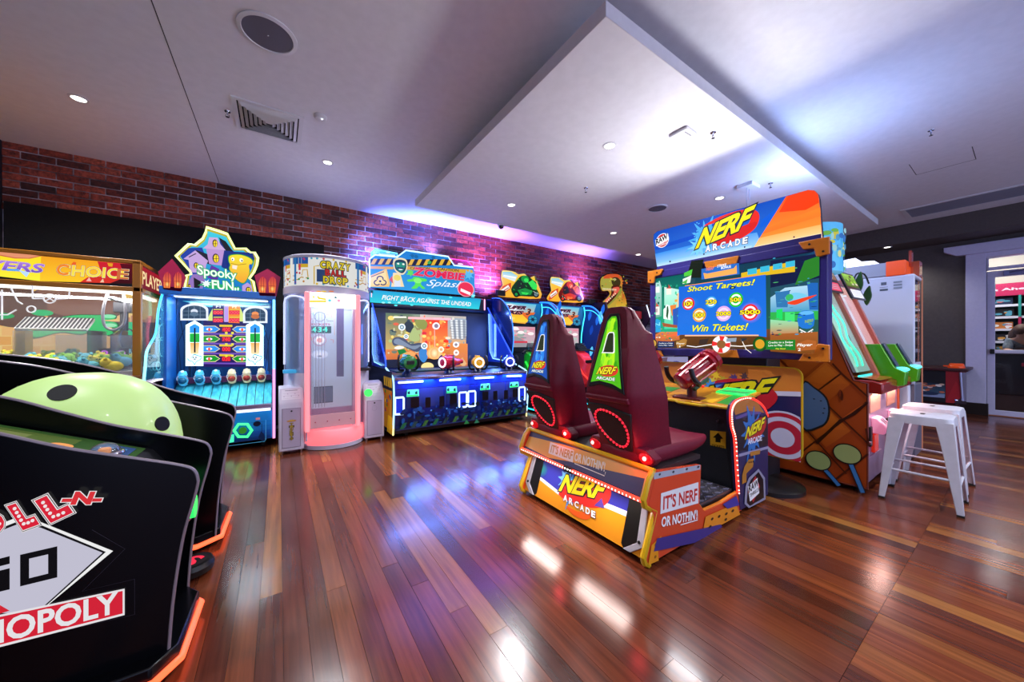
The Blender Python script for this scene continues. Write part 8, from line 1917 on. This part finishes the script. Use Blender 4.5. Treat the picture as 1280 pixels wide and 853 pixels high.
# shop room
SB = 12.2
struct(MB().box(XR+0.14, SB+0.1, -3.0, 3.0, -0.1, -0.005).build('floor_shop', grained('shop_floor', '#6a3a20', '#8a5230', 5, 0.35, 0.0, (1, 12, 1))))
struct(MB().box(SB, SB+0.1, -3.0, 3.0, 0, 3.4).build('wall_shop', M('shop_wall', '#b8b8a8', 0.7)))
struct(MB().box(XR+0.14, SB+0.1, -3.0, 3.0, 3.3, 3.4).build('ceiling_shop', M('shop_ceiling', '#d8d8d0', 0.7)))
l = bpy.data.lights.new('shop_tube_lamp', 'AREA'); l.shape = 'RECTANGLE'; l.size = 1.2; l.size_y = 0.15; l.energy = 70; l.color = (1, 0.97, 0.92)
lt = thing('shop_light', 'long tube ceiling light in the shop beyond the door', 'ceiling light', (11.0, 0.4, 3.28))
MB().box(10.4, 11.6, 0.32, 0.48, 3.25, 3.30).build('housing', WHITE, lt)
lo_ = bpy.data.objects.new('shop_tube_lamp', l); COL.objects.link(lo_); lo_.parent = lt; lo_.location = (0, 0, -0.05)
shelf = thing('toy_shelf', 'teal and magenta wall shelf of boxed toys seen through the door', 'shelf', (11.95, -0.3, 0))
TEAL = M('shelf_teal', '#1c8a80', 0.45); MAG = M('shelf_magenta', '#b01c50', 0.45)
MB().box(12.08, 12.12, -2.0, 1.2, 0.0, 2.36).build('back_board', M('shelf_back', '#28464a', 0.5), shelf)
MB().box(11.74, 12.08, -2.0, 1.2, 2.12, 2.36).build('fascia', MAG, shelf)
A = Art((11.74, 0.0, 2.24), (0, -1, 0), (0, 0, 1))
A.rectuv(-1.2, -0.40, -0.12, 0.12, '#186a60'); A.textuv('& Ahead', -0.47, 0.07, -0.02, 0.03, '#e8d0dc', w=0.06); A.build('fascia_print', print_mat('print_fascia', 0.0), shelf)
for z in (0.98, 1.22, 1.46, 1.70, 1.93):
    MB().box(11.76, 12.08, -2.0, 1.2, z-0.012, z+0.012).build('shelf_board', WHITE, shelf)
    MB().box(11.752, 11.76, -2.0, 1.2, z-0.022, z+0.022).build('price_strip', M('strip_pale', '#d8d8e4', 0.4), shelf)
for y, m_, z0 in ((0.52, TEAL, 0.9), (0.13, TEAL, 1.7), (0.13, MAG, 0.9), (-0.28, MAG, 0.9), (-0.7, TEAL, 0.9), (0.9, MAG, 0.9)):
    MB().box(11.73, 11.775, y-0.016, y+0.016, z0, 2.12 if z0 > 1 or m_ is TEAL or y != 0.13 else 1.7).build('upright', m_, shelf)
rp = random.Random(3)
names = ('dark grey', 'navy', 'white', 'orange', 'pink', 'olive', 'black', 'teal')
cols = ('#282830', '#1c2848', '#c8c4c0', '#c87838', '#c85880', '#586040', '#141418', '#287878')
for r, z in enumerate((0.992, 1.232, 1.472, 1.712, 1.942)):
    for c in range(5):
        k = (r*3+c*5) % 8; y = 0.72-c*0.38; w_ = rp.uniform(0.24, 0.32); h_ = rp.uniform(0.13, 0.165)
        t = thing('toy_box', '%s toy box on the %s shop shelf, %s from the left' % (names[k], ('lowest', 'second lowest', 'middle', 'second highest', 'top')[r], ('first', 'second', 'third', 'fourth', 'fifth')[c]), 'box', (11.86, y, z), 'toy boxes on the shop shelf')
        MB().box(11.79, 11.98, y-w_/2, y+w_/2, z, z+h_).build('carton', M('carton_%d' % k, cols[k], 0.45), t, bevel=0.004)
        A = Art((11.79, y, z+h_/2), (0, -1, 0), (0, 0, 1))
        for q in range(6): A.elluv((rp.uniform(-w_*.35, w_*.35), rp.uniform(-h_*.3, h_*.3)), rp.uniform(.02, .05), rp.uniform(.012, .03), rp.choice(('#d8d4d0', '#d87878', '#e0a048', '#58a0b8', '#e8e8e8')), 9)
        A.build('carton_print', PRINT, t)
ct = thing('added_counter', 'added black counter standing in for the dark lower door glass', 'counter', (10.75, 0.0, 0))  # added block that makes the lower door glass read dark
MB().box(10.55, 11.0, -1.2, 0.9, 0.30, 1.0).build('body', M('counter_black', '#0c0c10', 0.4), ct, bevel=0.01)
MB().box(10.52, 11.03, -1.22, 0.92, 1.0, 1.03).build('top', M('counter_top', '#1c1c22', 0.3), ct, bevel=0.004)
MB().box(10.6, 10.95, -1.1, 0.8, 0.0, 0.30).build('plinth', M('counter_plinth', '#3a241c', 0.5), ct)
b = MB().box(10.535, 10.55, -0.02, 0.06, 0.70, 0.88).box(10.535, 10.55, -0.06, 0.10, 0.80, 0.86).build('red_shirt_sign', M('sign_crimson', '#a81c38', 0.5), bevel=0.004)
tag(b, 'small red shirt shaped tag on the front of the black counter', 'sign')
# ---------------------------------------------------------------- shopper bending at the counter beyond the door
pr_ = thing('person', 'person with long brown hair in a grey top leaning at the black counter', 'person', (11.34, 0.06, 0))
def skin_mesh(name, verts, edges, radii, mat, parent, level=2):
    me = bpy.data.meshes.new(name); off = Vector(root_of(parent).location)
    me.from_pydata([tuple(Vector(v)-off) for v in verts], edges, [])
    o = link(name, me, mat, parent)
    sk = o.modifiers.new('skin', 'SKIN')
    for i, r in enumerate(radii): me.skin_vertices[0].data[i].radius = (r, r) if not isinstance(r, tuple) else r
    me.skin_vertices[0].data[0].use_root = True
    sb = o.modifiers.new('round', 'SUBSURF'); sb.levels = level; sb.render_levels = level
    for p in me.polygons: p.use_smooth = True
    return o
x, y = 11.36, 0.06
V = [(x+0.10, y, 0.90), (x+0.04, y, 1.04), (x-0.06, y, 1.17), (x-0.15, y+0.02, 1.26), (x-0.20, y+0.03, 1.32), (x-0.24, y+0.04, 1.39), (x-0.25, y+0.04, 1.45),
     (x-0.13, y+0.17, 1.24), (x-0.20, y+0.20, 1.06), (x-0.36, y+0.14, 1.05), (x-0.13, y-0.15, 1.24), (x-0.20, y-0.20, 1.06), (x-0.36, y-0.14, 1.05),
     (x+0.06, y+0.09, 0.86), (x+0.05, y+0.10, 0.48), (x+0.10, y+0.10, 0.08), (x+0.06, y-0.09, 0.86), (x+0.05, y-0.10, 0.48), (x+0.10, y-0.10, 0.08)]
E_ = [(0,1),(1,2),(2,3),(3,4),(4,5),(5,6),(3,7),(7,8),(8,9),(3,10),(10,11),(11,12),(0,13),(13,14),(14,15),(0,16),(16,17),(17,18)]
R_ = [(0.15,0.11),(0.14,0.10),(0.16,0.11),(0.13,0.09),0.05,0.085,0.09,0.06,0.045,0.035,0.06,0.045,0.035,0.085,0.06,0.045,0.085,0.06,0.045]
skin_mesh('body', V, E_, R_, M('skin_tone', '#b88a70', 0.6), pr_)
skin_mesh('top', [V[0], V[1], V[2], V[3], V[7], V[8], V[10], V[11]], [(0,1),(1,2),(2,3),(3,4),(4,5),(3,6),(6,7)], [(0.165,0.125),(0.155,0.115),(0.175,0.125),(0.145,0.105),0.075,0.06,0.075,0.06], grained('grey_cloth', '#5a6670', '#7c868c', 30, 0.8, 0.2), pr_)
skin_mesh('trousers', [V[0], V[13], V[14], V[15], V[16], V[17], V[18]], [(0,1),(1,2),(2,3),(0,4),(4,5),(5,6)], [(0.16,0.12),0.10,0.075,0.06,0.10,0.075,0.06], M('trouser_dark', '#1c1e2a', 0.8), pr_)
MB().ball((x-0.225, y+0.04, 1.435), 0.105, 18, 12, (1.0, 0.95, 1.05)).loft_circ([((x-0.18, y+0.05, 1.44), 0.095), ((x-0.12, y+0.09, 1.36), 0.10), ((x-0.10, y+0.12, 1.24), 0.08), ((x-0.12, y+0.14, 1.12), 0.03)], 14).build('hair', grained('hair_brown', '#3a2418', '#5a3a24', 40, 0.6, 0.4, (8, 8, 1)), pr_)
for s_ in (-1, 1): MB().obox((x+0.05, y+s_*0.10, 0.035), (0.24, 0.09, 0.07)).build('shoe', BLACK, pr_, bevel=0.02)

# ---------------------------------------------------------------- added flood lamps in place of the cabinets' LEDs, and the crest light
wash(0.72, 5.2, 2.28, (0.75, 0.6, 0.2), (0.10, 0.18, 1.0), 1300, 'added black flood lamp above the ball drop tower, blue')
wash(2.2, 5.78, 2.60, (0.1, 0.02, 1.0), (0.10, 0.18, 1.0), 190, 'added black flood lamp behind the hazard header, blue', 150)
wash(3.40, 5.45, 2.12, (-0.1, 0.6, 0.9), (0.40, 0.16, 1.0), 360, 'added black flood lamp between gun game and motorbike game, magenta', 140)
wash(5.78, 5.45, 2.12, (-0.2, 0.6, 0.9), (0.30, 0.16, 1.0), 320, 'added black flood lamp between motorbike and dinosaur games, violet', 140)
l = bpy.data.lights.new('crest_glow', 'POINT'); l.energy = 42; l.color = (0.42, 0.55, 1.0); l.shadow_soft_size = 0.2
lo_ = bpy.data.objects.new('crest_glow', l); COL.objects.link(lo_); lo_.parent = P_; lo_.location = Vector((4.30, 1.22, 2.52))-Vector(P_.location)
